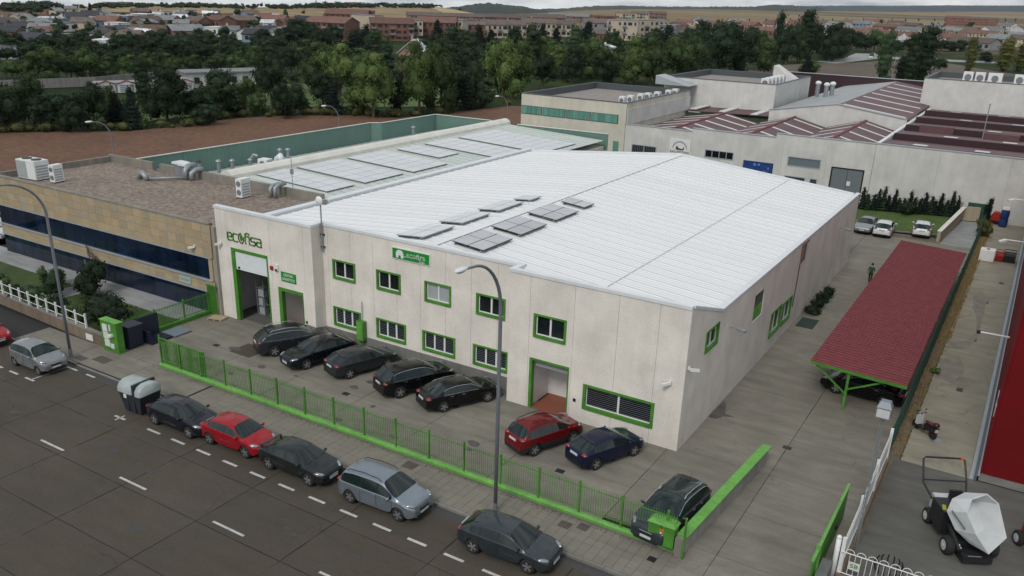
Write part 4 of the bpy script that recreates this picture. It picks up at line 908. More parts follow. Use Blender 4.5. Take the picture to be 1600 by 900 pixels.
# pale roof: east slope sheets, west slope
ns = 40; ws = (gy1-.6-gy0-.35)/ns; gb = BASE[GW]
for (xa, za) in ((gx1-.1, gze), (gx0+.4, 4.35)):
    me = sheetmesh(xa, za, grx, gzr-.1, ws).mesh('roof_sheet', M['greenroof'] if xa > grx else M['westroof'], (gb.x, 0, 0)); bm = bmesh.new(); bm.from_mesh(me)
    for f in bm.faces:
        if f.normal.z < -.1: f.normal_flip()
    bm.to_mesh(me); bm.free()
    ms_ = MB(); ms_.add([(xa, .0, za+.056), (grx, .0, gzr-.044), (grx, .04, gzr-.044), (xa, .04, za+.056)], [(0, 1, 2, 3)]); me_s = ms_.mesh('seam_shade', M['darkseam'], (gb.x, 0, 0))  # same painted shade line along the seams, darker on this roof
    for k in range(ns):
        sh_ = part('roof_sheet', me, GW, (0, gy0+.35+k*ws-gb.y, 0))
        if xa > grx: part('seam_shade', me_s, sh_)
mb = MB(); pr = [(-.75, -.1), (-.7, .28), (-.4, .55), (0, .65), (.4, .55), (.7, .28), (.75, -.1)]
vs = [(grx+p[0], y, gzr+p[1]-.1) for y in (gy0+.3, gy1-.2) for p in pr]; mb.add(vs, [(i, i+1, i+8, i+7) for i in range(6)]+[tuple(range(7))[::-1], tuple(range(7, 14))]); mb.build('ridge_vent', M['ventcream'], GW, smooth=False)
def zg(x): return gze+(gzr-.1-gze)*(gx1-.1-x)/(gx1-.1-grx)
for k, (x0, x1, y0, y1) in enumerate(((-56.4, -48.3, 50.6, 54.0), (-56.3, -48.2, 55.2, 60.4), (-56.0, -48.0, 61.6, 66.9), (-55.6, -50.2, 68.6, 72.0), (-55.6, -44.9, 73.2, 78.5), (-55.4, -44.6, 79.2, 87.0))):
    nx = 4 if x1-x0 < 7 else (6 if x1-x0 < 9 else 8); ny = 2 if y1-y0 < 4 else (3 if y1-y0 < 6 else 4)
    array(['nearest the gravel roof', 'second from the gravel roof', 'third from the gravel roof', 'small one beyond the third', 'fifth from the gravel roof', 'farthest, beside the green parapet'][k]+', large solar array on the pale green roof', x0, x1, y0, y1, nx, ny, zg, M['panelwhite'] if k < 4 else M['panellilac'] if 'panellilac' in M else M['panelwhite'], lift=.14, group='large solar arrays on the pale green roof')
for k, (x, y, nm) in enumerate(((-65.6, 52.2, 'dark capped vent pipe nearest the office parapet'), (-64.6, 53.6, 'second silver vent pipe along the green parapet'), (-63.9, 54.6, 'third silver vent pipe along the green parapet'), (-63.0, 56.0, 'bent silver vent pipe along the green parapet'), (-64.9, 61.6, 'left of the two tall vent pipes by the green parapet'), (-64.4, 62.2, 'right of the two tall vent pipes by the green parapet'), (-64.6, 83.0, 'lone thin vent pipe near the far green parapet corner'))):
    t = root('vent_pipe', nm, 'vent pipe', (x, y, 5.6)); mb = MB(); mb.tube([(x, y, 4.6), (x, y, 6.2)]+([(x+.3, y+.2, 6.7), (x+.6, y+.4, 6.6)] if k == 3 else []), .16, 8); mb.build('pipe', M['steel'], t); mb = MB(); mb.lathe([(.28, 0), (.2, .12), (.02, .2)], 10, (x, y, 6.22)); mb.build('cap', M['black'] if k == 0 else M['steel'], t)
ac('white extractor box on the green roof beside a dark opening', -60.9, 55.9, 5.6, 1.0, .9, 1.0, 1, R(10))
duct('roof_duct', 'white curved extractor hood on the green roof', [[(-59.7, 56.3, 5.8), (-59.7, 56.3, 6.7), (-59.2, 56.2, 7.0), (-58.9, 56.1, 6.6)]], .3, M['coping'])

# ------------------------------------------------------------------ cream factory with maroon roofs
FA = root('cream_factory', 'large cream factory with maroon gabled roofs and flat topped towers behind the white warehouse', 'factory', (-16, 105, 0))
FY = 105
holesA = [(-45.6, -42.1, 2.45, 3.7), (-35.6, -31.9, 3.15, 4.15), (-30.6, -26.9, .0, 3.4), (-25.3, -21.4, 3.35, 4.5), (-25.4, -22.9, 1.0, 2.2), (-22.4, -21.5, 1.0, 2.2), (-20.1, -16.5, 0, 3.85)]
wall_panels(FA, 'x', FY, [-46.7]+[-46.7+5.17*i for i in range(1, 6)]+[-15.7], 0, 6.1, holesA, .2, M['wallback'])
wall_panels(FA, 'x', FY, [-15.68, -9, -2, 5, 12], 0, 7.0, [], .2, M['wallback'])
mb = MB(); mb.box(-46.7, FY+.35, 0, 12, FY+.5, 5.9); mb.build('inner_wall', M['dark'], FA)
mb = MB(); mb.box(-46.7, FY-.06, 6.1, -37.5, FY+.3, 6.2); mb.box(-37.5, FY-.06, 6.5, -27.0, FY+.3, 6.6); mb.box(-27.0, FY-.06, 6.95, -15.7, FY+.3, 7.05); mb.box(-15.68, FY-.06, 7.0, 12, FY+.3, 7.12); mb.build('wall_cap', M['copinggrey'], FA)
mb = MB(); mb.box(-37.5, FY+.003, 6.1, -27.0, FY+.2, 6.5); mb.box(-27.0, FY+.003, 6.1, -15.7, FY+.2, 6.95); mb.box(-46.5, FY+.2, 4.9, -15.8, FY+.3, 6.09); mb.build('wall_top', M['wallback'], FA)
mb = MB(); mb.box(-15.75, FY+.3, 6.9, -15.35, 149, 7.1); mb.box(-15.7, FY+.3, 5, -15.4, 149, 6.9); mb.build('firewall', M['coping'], FA)
def fwin(x0, x1, z0, z1, n, mt, fr='copinggrey', bars=0, y=FY):
    mb = MB(); mb.box(x0, y-.03, z0, x0+.1, y+.15, z1); mb.box(x1-.1, y-.03, z0, x1, y+.15, z1); mb.box(x0+.1, y-.03, z0, x1-.1, y+.15, z0+.1); mb.box(x0+.1, y-.03, z1-.1, x1-.1, y+.15, z1)
    for k in range(1, n): xx = x0+(x1-x0)*k/n; mb.box(xx-.04, y-.02, z0+.1, xx+.04, y+.13, z1-.1)
    w = mb.build('window', M[fr], FA)
    for k in range(n): mb = MB(); mb.box(x0+(x1-x0)*k/n+.1, y+.06, z0+.1, x0+(x1-x0)*(k+1)/n-.1, y+.09, z1-.1); mb.build('pane', mt, w)
    if bars:
        mb = MB()
        for k in range(bars): xx = x0+(x1-x0)*(k+.5)/bars; mb.box(xx-.02, y-.06, z0, xx+.02, y-.04, z1)
        mb.build('window_bars', M['steel'], w)
fwin(-45.6, -42.1, 2.45, 3.7, 2, M['glass'], bars=14); fwin(-35.6, -31.9, 3.15, 4.15, 4, M['glass']); fwin(-25.3, -21.4, 3.35, 4.5, 1, flat('grey_sheet', (.13, .17, .20), .5)); fwin(-25.4, -22.9, 1, 2.2, 1, M['glass'], bars=10); fwin(-22.4, -21.5, 1, 2.2, 1, M['glass'], bars=4)
mb = MB(); mb.box(-20.1, FY+.05, 0, -18.32, FY+.12, 3.8); mb.box(-18.28, FY+.05, 0, -16.5, FY+.12, 3.8); fd = mb.build('gate_leaf', flat('grey_gate', (.15, .175, .19), .5), FA); mb = MB(); mb.box(-20.15, FY-.03, 0, -20.0, FY+.15, 3.9); mb.box(-16.6, FY-.03, 0, -16.45, FY+.15, 3.9); mb.box(-20, FY-.03, 3.78, -16.6, FY+.15, 3.9); mb.build('gate_frame', M['dark'], FA); mb = MB(); mb.box(-18.2, FY+.02, 1.9, -17.8, FY+.05, 2.4); mb.build('notice', M['white'], FA)
sg = root('factory_sign', 'white square sign with arched emblem and dark lettering on the factory wall', 'sign', (-38.9, FY, 3.9))
mb = MB(); mb.box(-40.35, FY-.08, 2.9, -37.55, FY-.01, 5.0); mb.build('board', M['white'], sg)
mb = MB(); stroke(mb, [(-38.95+.95*math.cos(R(a)), 3.75+.95*math.sin(R(a))) for a in range(10, 171, 20)], .12, FY-.1, FY-.085); mb.build('arched_band', M['copinggrey'], sg)
mb = MB(); mb.prism_xz([(-39.5, 3.8), (-39.35, 4.2), (-39.1, 3.9), (-38.6, 3.8), (-38.4, 4.1), (-38.35, 3.75), (-38.6, 3.65), (-39.3, 3.65)], FY-.1, FY-.085); mb.build('emblem', flat('plum', (.10, .03, .05), .5), sg)
text('RATLMESTION', .42, flat('sign_ink', (.02, .03, .06), .6), sg, (-38.95, FY-.1, 3.38), width=2.5)
sg = root('blue_banner', 'deep blue printed panel on the factory wall behind the white roof', 'banner', (-28.7, FY, 2)); mb = MB(); mb.box(-30.55, FY-.06, .3, -26.95, FY-.005, 3.4); mb.build('board', M['blue'], sg)
mb = MB()
for k in range(16): x = random.uniform(-30, -27.5); z = random.uniform(1.2, 3.0); mb.box(x, FY-.075, z, x+random.uniform(.15, .5), FY-.062, z+random.uniform(.08, .3))
mb.build('print', M['bluelight'], sg)
mb = MB(); mb.tube([(-29.6, FY-.15, 1.9), (-29.3, FY-.4, 2.15), (-28.9, FY-.15, 2.0)], .05, 5); mb.build('lamp_arm', M['white'], sg)
# gabled halls
def tilt(x0, z0, x1, z1, y0, y1, mt, name='roof_slope', th=.08):
    mb = MB(); vs = [(x0, y0, z0), (x1, y0, z1), (x1, y1, z1), (x0, y1, z0)]; vs += [(v[0], v[1], v[2]-th) for v in vs]
    mb.add(vs, [(0, 1, 2, 3), (7, 6, 5, 4), (0, 4, 5, 1), (1, 5, 6, 2), (2, 6, 7, 3), (3, 7, 4, 0)]); return mb.build(name, mt, FA)
def gable(xa, xr, xb, zv, zr_, y0, y1, strips, zvb=None, rev=False):
    zvb = zv if zvb is None else zvb
    for (x0, z0, x1, z1) in ((xa, zv, xr, zr_), (xr, zr_, xb, zvb)):
        o = tilt(x0, z0, x1, z1, y0, y1, M['maroonsheet'])
        for k in range(strips):
            y = y0+(y1-y0)*(k+.55)/strips; u0, u1 = x0+(x1-x0)*.08, x0+(x1-x0)*.92
            q = lambda u: z0+(z1-z0)*(u-x0)/(x1-x0)
            mb = MB(); vs = [(u0, y, q(u0)+.03), (u1, y, q(u1)+.03), (u1, y+.62, q(u1)+.03), (u0, y+.62, q(u0)+.03)]; vs += [(v[0], v[1], v[2]-.028) for v in vs]
            mb.add(vs, [(0, 1, 2, 3), (7, 6, 5, 4), (0, 4, 5, 1), (1, 5, 6, 2), (2, 6, 7, 3), (3, 7, 4, 0)]); mb.build('rooflight', M['skylight'], o)
    mb = MB(); mb.beam((xr, y0, zr_+.03), (xr, y1, zr_+.03), .35, .08); mb.build('ridge_cap', M['maroon'], FA)
    mb = MB(); mb.beam((xb, y0, zvb+.02), (xb, y1, zvb+.02), .3, .05); mb.build('valley_gutter', M['black'], FA)
gable(-46.6, -40.3, -34.9, 5.15, 6.2, FY+.3, 126.5, 5)
gable(-34.9, -30.3, -25.5, 5.4, 6.6, FY+.3, 126.5, 4, rev=True)
gable(-25.5, -20.8, -15.8, 5.7, 7.0, FY+.3, 126.5, 4, rev=True)
mb = MB(); mb.prism_xz([(-34.2, 5.0), (-15.8, 5.0), (-15.8, 7.5), (-25, 8.7), (-34.2, 7.15)], 127, 127.3); mb.build('gable_wall', M['wallback'], FA)
mb = MB(); mb.beam((-34.3, 127.1, 7.17), (-25, 127.1, 8.75), .45, .1); mb.beam((-25, 127.1, 8.75), (-15.8, 127.1, 7.55), .45, .1); mb.build('gable_cap', M['copinggrey'], FA)
tilt(-34.2, 7.1, -25, 8.62, 127.3, 178, mat('grey_roof_sheet', (.30, .32, .32), .6, 0, var=.2, scale=.5)); 
o = tilt(-25, 8.62, -15.8, 7.42, 127.3, 178, M['maroonsheet'])
for k in range(7):
    y = 129+k*7; mb = MB(); z = lambda u: 8.62+(7.42-8.62)*(u+25)/9.2
    vs = [(-24.6, y, z(-24.6)+.03), (-16.3, y, z(-16.3)+.03), (-16.3, y+.8, z(-16.3)+.03), (-24.6, y+.8, z(-24.6)+.03)]; vs += [(v[0], v[1], v[2]-.028) for v in vs]; mb.add(vs, [(0, 1, 2, 3), (7, 6, 5, 4), (0, 4, 5, 1), (1, 5, 6, 2), (2, 6, 7, 3), (3, 7, 4, 0)]); mb.build('rooflight', M['skylight'], o)
tilt(-46.6, 6.0, -34.2, 6.3, 126.6, 133, M['maroonsheet'])
for x in (-46.0, -41.5, -36.8):
    mb = MB(); mb.box(x, 126.7, 6.2, x+1.0, 132.9, 6.34); mb.build('rooflight', M['skylight'], FA)
mb = MB(); mb.box(-45, 178, 4, -15, 178.4, 8.9); mb.build('rear_parapet', M['maroondark'], FA); mb = MB(); mb.box(-45, 177.9, 8.9, -15, 178.5, 9.0); mb.build('parapet_cap', M['copinggrey'], FA)
# towers
def tower(x0, x1, y0, y1, zt, mt, zb=0, rc=.9):
    mb = MB(); mb.box(x0, y0, zb, x1, y1, zt-rc); mb.box(x0, y0, zt-rc, x1, y0+.25, zt); mb.box(x0, y1-.25, zt-rc, x1, y1, zt); mb.box(x0, y0+.25, zt-rc, x0+.25, y1-.25, zt); mb.box(x1-.25, y0+.25, zt-rc, x1, y1-.25, zt); mb.build('tower_wall', mt, FA)
    mb = MB(); mb.box(x0+.25, y0+.25, zt-rc, x1-.25, y1-.25, zt-rc+.04); mb.build('flat_roof', M['gravelgrey'], FA)
    mb = MB(); mb.box(x0-.06, y0-.06, zt, x1+.06, y0+.3, zt+.08); mb.box(x0-.06, y1-.3, zt, x1+.06, y1+.06, zt+.08); mb.box(x0-.06, y0+.3, zt, x0+.3, y1-.3, zt+.08); mb.box(x1-.3, y0+.3, zt, x1+.06, y1-.3, zt+.08); mb.build('tower_cap', M['copingdark'], FA)
    mb = MB(); mb.box(x0+.26, y1-.3, zt-rc+.05, x1-.26, y1-.252, zt-.02); mb.box(x0+.252, y0+.3, zt-rc+.05, x0+.3, y1-.31, zt-.02); mb.build('parapet_lining', M['copingdark'], FA)
M['copingdark'] = flat('dark_flashing', (.07, .085, .09), .5)
tower(-62.7, -46.75, FY+.0, 128, 8.75, M['wallwarm'])
tower(-53, -35.3, 133, 154, 10.1, M['wallback'], 5)
tower(-17.3, 10, 150, 168, 11.4, M['wallback'], 5)
mb = MB(); mb.box(-46.7, FY+.2, 6.0, -46.6, 128, 8.0); mb.build('tower_side', M['wallback'], FA)
# green window band
gwx = [-62.68, -59.3, -55.6, -51.8, -47.75]
for a, b in zip(gwx, gwx[1:]):
    mb = MB(); mb.box(a+.05, FY-.05, 6.05, b-.05, FY-.01, 7.2); w = mb.build('window', M['copingdark'], FA)
    for k in range(4): q = (b-a-.3)/4; mb = MB(); mb.box(a+.15+k*q+.02, FY-.08, 6.12, a+.15+(k+1)*q-.02, FY-.052, 7.13); mb.build('pane', M['glassgreen'], w)
for (a, b, c_, d_) in ((-48.3, -47.5, 2.0, 3.8),): mb = MB(); mb.box(a, FY-.05, c_, b, FY-.01, d_); mb.build('window', M['glassgreen'], FA)
k = 0
for (x, y) in ((-49.4, 109.5), (-49.1, 111.5), (-48.9, 114.5), (-48.7, 116.5), (-48.3, 119), (-48.1, 122.8), (-48.0, 125.2)):
    ac(['nearest', 'second', 'third', 'fourth', 'fifth', 'sixth', 'farthest'][k]+' condenser in the row along the roof edge of the cream tower', x, y, 7.9, .8, .9, 1.2, 1, R(0), 'condensers on the cream tower roof'); k += 1
k = 0
for y in (135.5, 137.6, 139.7, 141.8, 143.9):
    ac(['nearest', 'second', 'third', 'fourth', 'farthest'][k]+' condenser in the row on the middle tower roof', -37.6, y, 9.25, 1.2, 1.1, 1.5, 1, 0, 'condensers on the middle tower roof'); k += 1
mb = MB(); mb.prism_xz([(-40.5, 9.2), (-36, 9.2), (-40.5, 11.8)], 149.5, 152.8); mb.build('stair_head', M['wallback'], FA)
mb = MB(); mb.prism_xz([(-53, 9.2), (-47.5, 9.2), (-53, 10.5)], 129.2, 132.9); mb.build('stair_head', M['copinggrey'], FA)
k = 0
for (x, y, w_) in ((-12.0, 158.5, 1.4), (-10.3, 158.7, 1.4), (-8.2, 158.9, 2.0), (-4.8, 159.2, 1.5)):
    ac(['leftmost', 'second', 'third', 'rightmost'][k]+' cooling unit on the right hand tower roof', x, y, 10.55, w_, 1.2, 1.7, 1, 0, 'cooling units on the right tower roof'); k += 1
# saw-tooth maroon roof on the right
for i in range(5):
    ya = FY+.4+i*8.9; yb = ya+8.6
    mb = MB(); mb.add([(-15.3, ya, 7.15+.1*i), (12, ya, 7.15+.1*i), (12, yb, 6.5+.1*i), (-15.3, yb, 6.5+.1*i)], [(0, 1, 2, 3)]); o = mb.build('roof_slope', M['maroonsheet'], FA)
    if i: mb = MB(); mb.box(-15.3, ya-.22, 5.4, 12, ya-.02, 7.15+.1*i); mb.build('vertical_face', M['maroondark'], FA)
    for j in range(4):
        x = -12.2+j*6.3+(i % 2)*2.2; mb = MB(); zq = lambda y_: 7.15+.1*i-(y_-ya)*.0756+.04; mb.add([(x, ya+.8, zq(ya+.8)), (x+1.5, ya+.8, zq(ya+.8)), (x+1.5, ya+3.4, zq(ya+3.4)), (x, ya+3.4, zq(ya+3.4))], [(0, 1, 2, 3)]); mb.build('rooflight', M['skylight'], o)
for (x, y) in ((-13.6, 123.0), (-6.2, 121.0)):
    mb = MB(); mb.box(x, y-.4, 6.6, x+4, y+.4, 7.5); mb.build('roof_monitor', M['maroonsheet'], FA)
t = root('roof_mast', 'thin mast on the maroon saw tooth roof', 'antenna', (-6, 118, 7)); mb = MB(); mb.tube([(-6, 118, 6.8), (-6, 118, 11.2)], .06, 6); mb.build('pole', M['steel'], t); mb = MB(); mb.lathe([(.15, 0), (.15, .35)], 8, (-6, 118, 11.2)); mb.build('head', M['white'], t)
for k, (x, y) in enumerate(((-33.0, 150), (-31.2, 148), (-30.8, 150.5))):
    t = root('roof_vent', ['leftmost', 'middle', 'rightmost'][k]+' silver vent on the grey hall roof beside the middle tower', 'vent pipe', (x, y, 7.5)); mb = MB(); mb.tube([(x, y, 7.4), (x, y, 9.3)], .35, 8); mb.build('pipe', M['steel'], t); mb = MB(); mb.ball((x, y, 9.5), (.5, .5, .35)); mb.build('cowl', M['coping'], t)
for k, (x, y) in enumerate(((-50.5, 127.9), (-56, 127.9), (-61.0, 127.9))):
    pass

# ------------------------------------------------------------------ red clad building on the right
RB = root('red_building', 'tall dark red clad building with white edge trim and grey eaves gutter', 'warehouse', (1, 44, 0))
mb = MB(); mb.box(1.0, 43.25, 0, 14, 104, .45); mb.build('plinth', M['kerb'], RB)
for i in range(14): a = 43.2+i*4.35; mb = MB(); mb.box(1.0, a+.012, .45, 1.1, a+4.338, 12); mb.build('cladding_panel', M['redwall'], RB)
for i in range(3): a = 1.1+i*4.3; mb = MB(); mb.box(a+.012, 43.2, .45, a+4.288, 43.3, 12); mb.build('cladding_panel', M['redwall'], RB)
mb = MB(); mb.box(1.1, 43.3, .45, 14, 104, 12.0); mb.build('core', M['dark'], RB)
mb = MB(); mb.box(.93, 43.1, .3, 1.0, 104, .52); mb.build('base_trim', flat('lilac_trim', (.36, .37, .42), .5), RB)
mb = MB(); mb.box(.80, 43.05, .08, .925, 104, .34); mb.build('base_gutter', flat('dark_gutter', (.09, .115, .125), .5), RB)
mb = MB(); mb.tube([(.86, 52.4, .5), (-.9, 52.2, 1.4)], .02, 5)
t = root('wall_notice', 'pale blue square notice low on the red wall', 'sign', (1, 45.5, 3)); mb = MB(); mb.box(.96, 45.9, 2.6, .998, 46.8, 3.5); mb.build('board', flat('notice_pale', (.45, .5, .56), .5), t); mb = MB(); mb.box(.945, 46.25, 3.15, .959, 46.45, 3.4); mb.box(.945, 46.0, 2.85, .959, 46.7, 2.9); mb.box(.945, 46.0, 2.7, .959, 46.6, 2.75); mb.build('print', M['bluebin'], t)
t = root('wall_notice', 'small cream arrow notice beside the pale blue one on the red wall', 'sign', (1, 44.8, 3)); mb = MB(); mb.box(.96, 45.0, 2.75, .998, 45.5, 3.3); mb.build('board', M['ventcream'], t); mb = MB(); mb.box(.945, 45.15, 2.9, .959, 45.3, 3.2); mb.build('arrow', M['green'], t)

# ------------------------------------------------------------------ car shelter
CS = root('car_shelter', 'long open car shelter with maroon tile roof on green steel frame', 'carport', (-8.4, 47.5, 0))
cx0, cx1, cy0, cy1, cz0, cz1 = -8.45, -3.25, 47.3, 79.6, 2.52, 2.28
b0 = BASE[CS]; nr = 80; tl = (cy1-cy0)/nr; L_ = cx1-cx0
# courses of tile-shaped sheet: each laps over the one behind, its lip facing the street
nU = 26; vs = []; fs = []
for (yy, zz) in ((0, -.01), (0, .075), (tl*.5, .05), (tl+.02, .0)):
    for k in range(nU*2+1): vs.append((L_*k/(nU*2), yy, (cz1-cz0)*k/(nU*2)+zz+(.022 if k % 2 and zz > 0 else 0)))
n_ = nU*2+1
for r_ in range(3):
    for k in range(n_-1): fs.append((r_*n_+k, r_*n_+k+1, (r_+1)*n_+k+1, (r_+1)*n_+k))
mb = MB(); mb.add(vs, fs); me = mb.mesh('tile_course', M['maroon'])
for i in range(nr): part('tile_course', me, CS, (cx0-b0.x, cy0+i*tl-b0.y, cz0+.04))
mb = MB(); mb.box(cx0, cy0, cz0-.02, cx0+.06, cy1, cz0+.02); mb.beam((cx0, cy0-.03, cz0-.02), (cx1, cy0-.03, cz1-.02), .06, .16); mb.beam((cx0, cy1, cz0-.02), (cx1, cy1, cz1-.02), .06, .16)
for k in range(1, 5): x = cx0+L_*k/5; mb.box(x-.04, cy0, cz1+(cz0-cz1)*(1-k/5)-.1, x+.04, cy1, cz1+(cz0-cz1)*(1-k/5)-.02)
mb.build('roof_frame', M['green'], CS)
xp = -6.3
for i in range(6):
    y = cy0+.12+i*(cy1-cy0-.3)/5
    mb = MB(); mb.box(xp-.07, y-.07, 0, xp+.07, y+.07, 2.28); mb.build('post', M['green'], CS)
    mb = MB(); mb.beam((xp, y, 1.0), (cx0+.25, y, 2.42), .07, .09); mb.beam((xp, y, 1.3), (cx1-1.2, y, 2.22), .07, .09); mb.beam((cx0, y, 2.42), (cx1, y, 2.2), .08, .12); mb.build('bracket', M['green'], CS)

# ------------------------------------------------------------------ fences and street things
def picket_mesh(h, name, mt, r=.016):
    mb = MB(); mb.box(-r, -r, 0, r, r, h); mb.add([(-r, -r, h), (r, -r, h), (r, r, h), (-r, r, h), (0, 0, h+.07)], [(0, 1, 4), (1, 2, 4), (2, 3, 4), (3, 0, 4)]); return mb.mesh(name, mt)
F = root('street_fence', 'long bright green steel railing along the pavement in front of the parked cars', 'fence', (-9, 29.3, 0))
fy = 29.28
mb = MB(); mb.box(-42.1, fy-.11, -.02, -9.05, fy+.11, .20); mb.build('base_wall', M['kerb'], F)
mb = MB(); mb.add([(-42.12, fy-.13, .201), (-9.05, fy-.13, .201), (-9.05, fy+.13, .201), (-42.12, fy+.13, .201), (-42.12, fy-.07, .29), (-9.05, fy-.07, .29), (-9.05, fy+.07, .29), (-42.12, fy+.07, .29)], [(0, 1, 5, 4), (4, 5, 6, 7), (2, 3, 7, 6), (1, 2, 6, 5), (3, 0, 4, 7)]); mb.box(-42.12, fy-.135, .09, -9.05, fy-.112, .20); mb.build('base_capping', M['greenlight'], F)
px_ = [-42.0, -40.3, -38.5]+[-38.5+2.055*i for i in range(1, 15)]
for x in px_:
    mb = MB(); mb.box(x-.04, fy-.04, .3, x+.04, fy+.04, 1.85); mb.box(x-.05, fy-.05, 1.85, x+.05, fy+.05, 1.88); mb.build('post', M['green'], F)
for z in (.5, 1.62): mb = MB(); mb.box(-42.0, fy-.03, z, -9.3, fy-.012, z+.04); mb.build('rail', M['green'], F)
pm = picket_mesh(1.33, 'picket', M['green'], .0085); b0 = BASE[F]; n = 0; x = -41.9
while x < -9.3 and n < 300:
    if min(abs(x-p) for p in px_) > .05: part('picket', pm, F, (x-b0.x, fy+.008-b0.y, .42)); n += 1
    x += .115
G = root('sliding_gate', 'green sliding gate parked behind the left end of the street railing', 'gate', (-42.2, 29.5, 0)); BASE[G] = Vector((-42.2, 29.5, 0))
mb = MB(); mb.box(-42.3, 29.46, .08, -38.4, 29.52, .2); mb.box(-42.3, 29.46, 1.72, -38.4, 29.52, 1.78); mb.box(-42.33, 29.44, .08, -42.25, 29.54, 1.95); mb.box(-38.45, 29.44, .08, -38.37, 29.54, 1.8); mb.build('gate_frame', M['green'], G)
pm2 = picket_mesh(1.5, 'bar', M['green']); x = -42.18
while x < -38.45: part('bar', pm2, G, (x+42.2, -.01, .21)); x += .13
# side railing along the office garden
F = root('side_railing', 'dark green railing running from the gate pillar back to the office wall', 'fence', (-46.95, 30.4, 0))
mb = MB(); mb.box(-47.05, 30.3, -.02, -46.85, 37.0, .22); mb.box(-47.08, 30.3, .22, -46.82, 37.0, .27); mb.build('base_wall', M['green'], F)
for z in (.42, 1.45): mb = MB(); mb.box(-46.97, 30.3, z, -46.93, 37.0, z+.04); mb.build('rail', M['green'], F)
for y in (30.3, 32.6, 34.9, 36.95): mb = MB(); mb.box(-47.0, y-.04, .2, -46.9, y+.04, 1.65); mb.build('post', M['green'], F)
pm3 = picket_mesh(1.2, 'picket', M['green'], .012); y = 30.42
while y < 36.9: part('picket', pm3, F, (0, y-30.4, .36)); y += .12
t = root('railing_screen', 'narrow green slatted screen between the office corner and the warehouse', 'fence', (-46.6, 37.2, 0))
for k in range(9): mb = MB(); mb.box(-47.0+k*.1, 37.0, 0, -46.95+k*.1, 37.04, 2.2); mb.build('slat', M['green'], t)
mb = MB(); mb.box(-47.05, 36.96, 2.1, -46.1, 37.06, 2.18); mb.build('rail', M['green'], t)
# gate pillar with boxes
t = root('gate_pillar', 'solid green gate pillar with white letter boxes facing the pavement', 'pillar', (-46.4, 29.2, 0))
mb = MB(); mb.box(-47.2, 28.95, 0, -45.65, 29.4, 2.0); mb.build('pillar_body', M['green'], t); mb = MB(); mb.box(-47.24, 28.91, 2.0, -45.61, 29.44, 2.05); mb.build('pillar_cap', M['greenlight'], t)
for k, (a, b, c_, d_) in enumerate(((-46.95, -46.5, 1.35, 1.8), (-46.95, -46.45, .85, 1.3), (-46.9, -46.4, .35, .8), (-46.35, -46.0, .3, .6), (-46.3, -46.18, 1.45, 1.85))):
    mb = MB(); mb.box(a, 28.9, c_, b, 28.95, d_); mb.build('letter_box', M['blind'], t)
mb = MB(); mb.box(-46.3, 28.75, 1.1, -46.0, 28.95, 1.25); mb.build('intercom', M['white'], t)
# low garden wall with white fence
t = root('garden_wall', 'low brown rendered wall along the pavement left of the gate pillar', 'wall', (-47.3, 29.3, 0))
mb = MB(); mb.beam((-47.2, 29.25, .36), (-62, 30.0, .36), .3, .76); mb.build('wall_body', M['brown'], t); mb = MB(); mb.beam((-47.2, 29.25, .765), (-62, 30.0, .765), .36, .05); mb.build('coping', M['kerb'], t)
mb = MB(); mb.box(-49.2, 29.1, .15, -48.5, 29.15, .55); mb.build('white_plate', M['white'], t)
t = root('white_garden_fence', 'white metal fence with stout posts on top of the brown garden wall', 'fence', (-50, 29.4, .8))
def wy(x): return 29.25+(-47.2-x)/14.8*.75
k = 0; x = -49.4
while x > -62:
    mb = MB(); mb.box(x-.05, wy(x)-.05, .79, x+.05, wy(x)+.05, 1.75); mb.build('post', M['white'], t)
    mb = MB(); mb.beam((x, wy(x), 1.55), (x-1.15, wy(x-1.15), 1.55), .03, .04); mb.beam((x, wy(x), 1.0), (x-1.15, wy(x-1.15), 1.0), .03, .04); mb.build('rail', M['white'], t); x -= 1.15
# dark containers behind the pillar
t = root('wheeled_bin', 'tall dark blue bin standing against the back of the gate pillar', 'bin', (-46.0, 30.3, 0))
mb = MB(); mb.prism_xz([(-46.5, .08), (-45.75, .08), (-45.6, 1.45), (-46.6, 1.45)], 29.75, 30.75); mb.build('body', M['bluebin'], t); mb = MB(); mb.box(-46.65, 29.7, 1.45, -45.55, 30.8, 1.55); mb.build('lid', M['bluebin'], t)
t = root('tipping_skip', 'dark blue sheet metal skip with upright back panel beside the railing', 'skip', (-46.0, 31.6, 0))
mb = MB(); mb.box(-46.7, 31.0, .05, -46.6, 32.6, 1.5); mb.box(-46.6, 31.0, .05, -45.3, 31.06, .9); mb.box(-46.6, 31.06, .05, -45.3, 32.6, .15); mb.build('body', M['bluebin'], t)
mb = MB(); mb.box(-46.5, 32.7, .03, -45.2, 34.0, .12); mb.build('ramp_plate', flat('blue_grey_plate', (.16, .2, .25), .5), t)
# pallet
t = root('wooden_pallet', 'light wooden pallet lying on the ground beside the tall goods door', 'pallet', (-46.3, 37.0, 0), R(14)); BASE[t] = Vector((0, 0, 0))
for k in range(7): mb = MB(); mb.box(-.55, -.42+k*.13, .1, .55, -.33+k*.13, .125); mb.build('board', M['wood'], t)
for x in (-.5, 0, .5): mb = MB(); mb.box(x-.05, -.42, 0, x+.05, .45, .1); mb.build('bearer', M['wood'], t)
t.location = (-45.7, 36.6, .01)
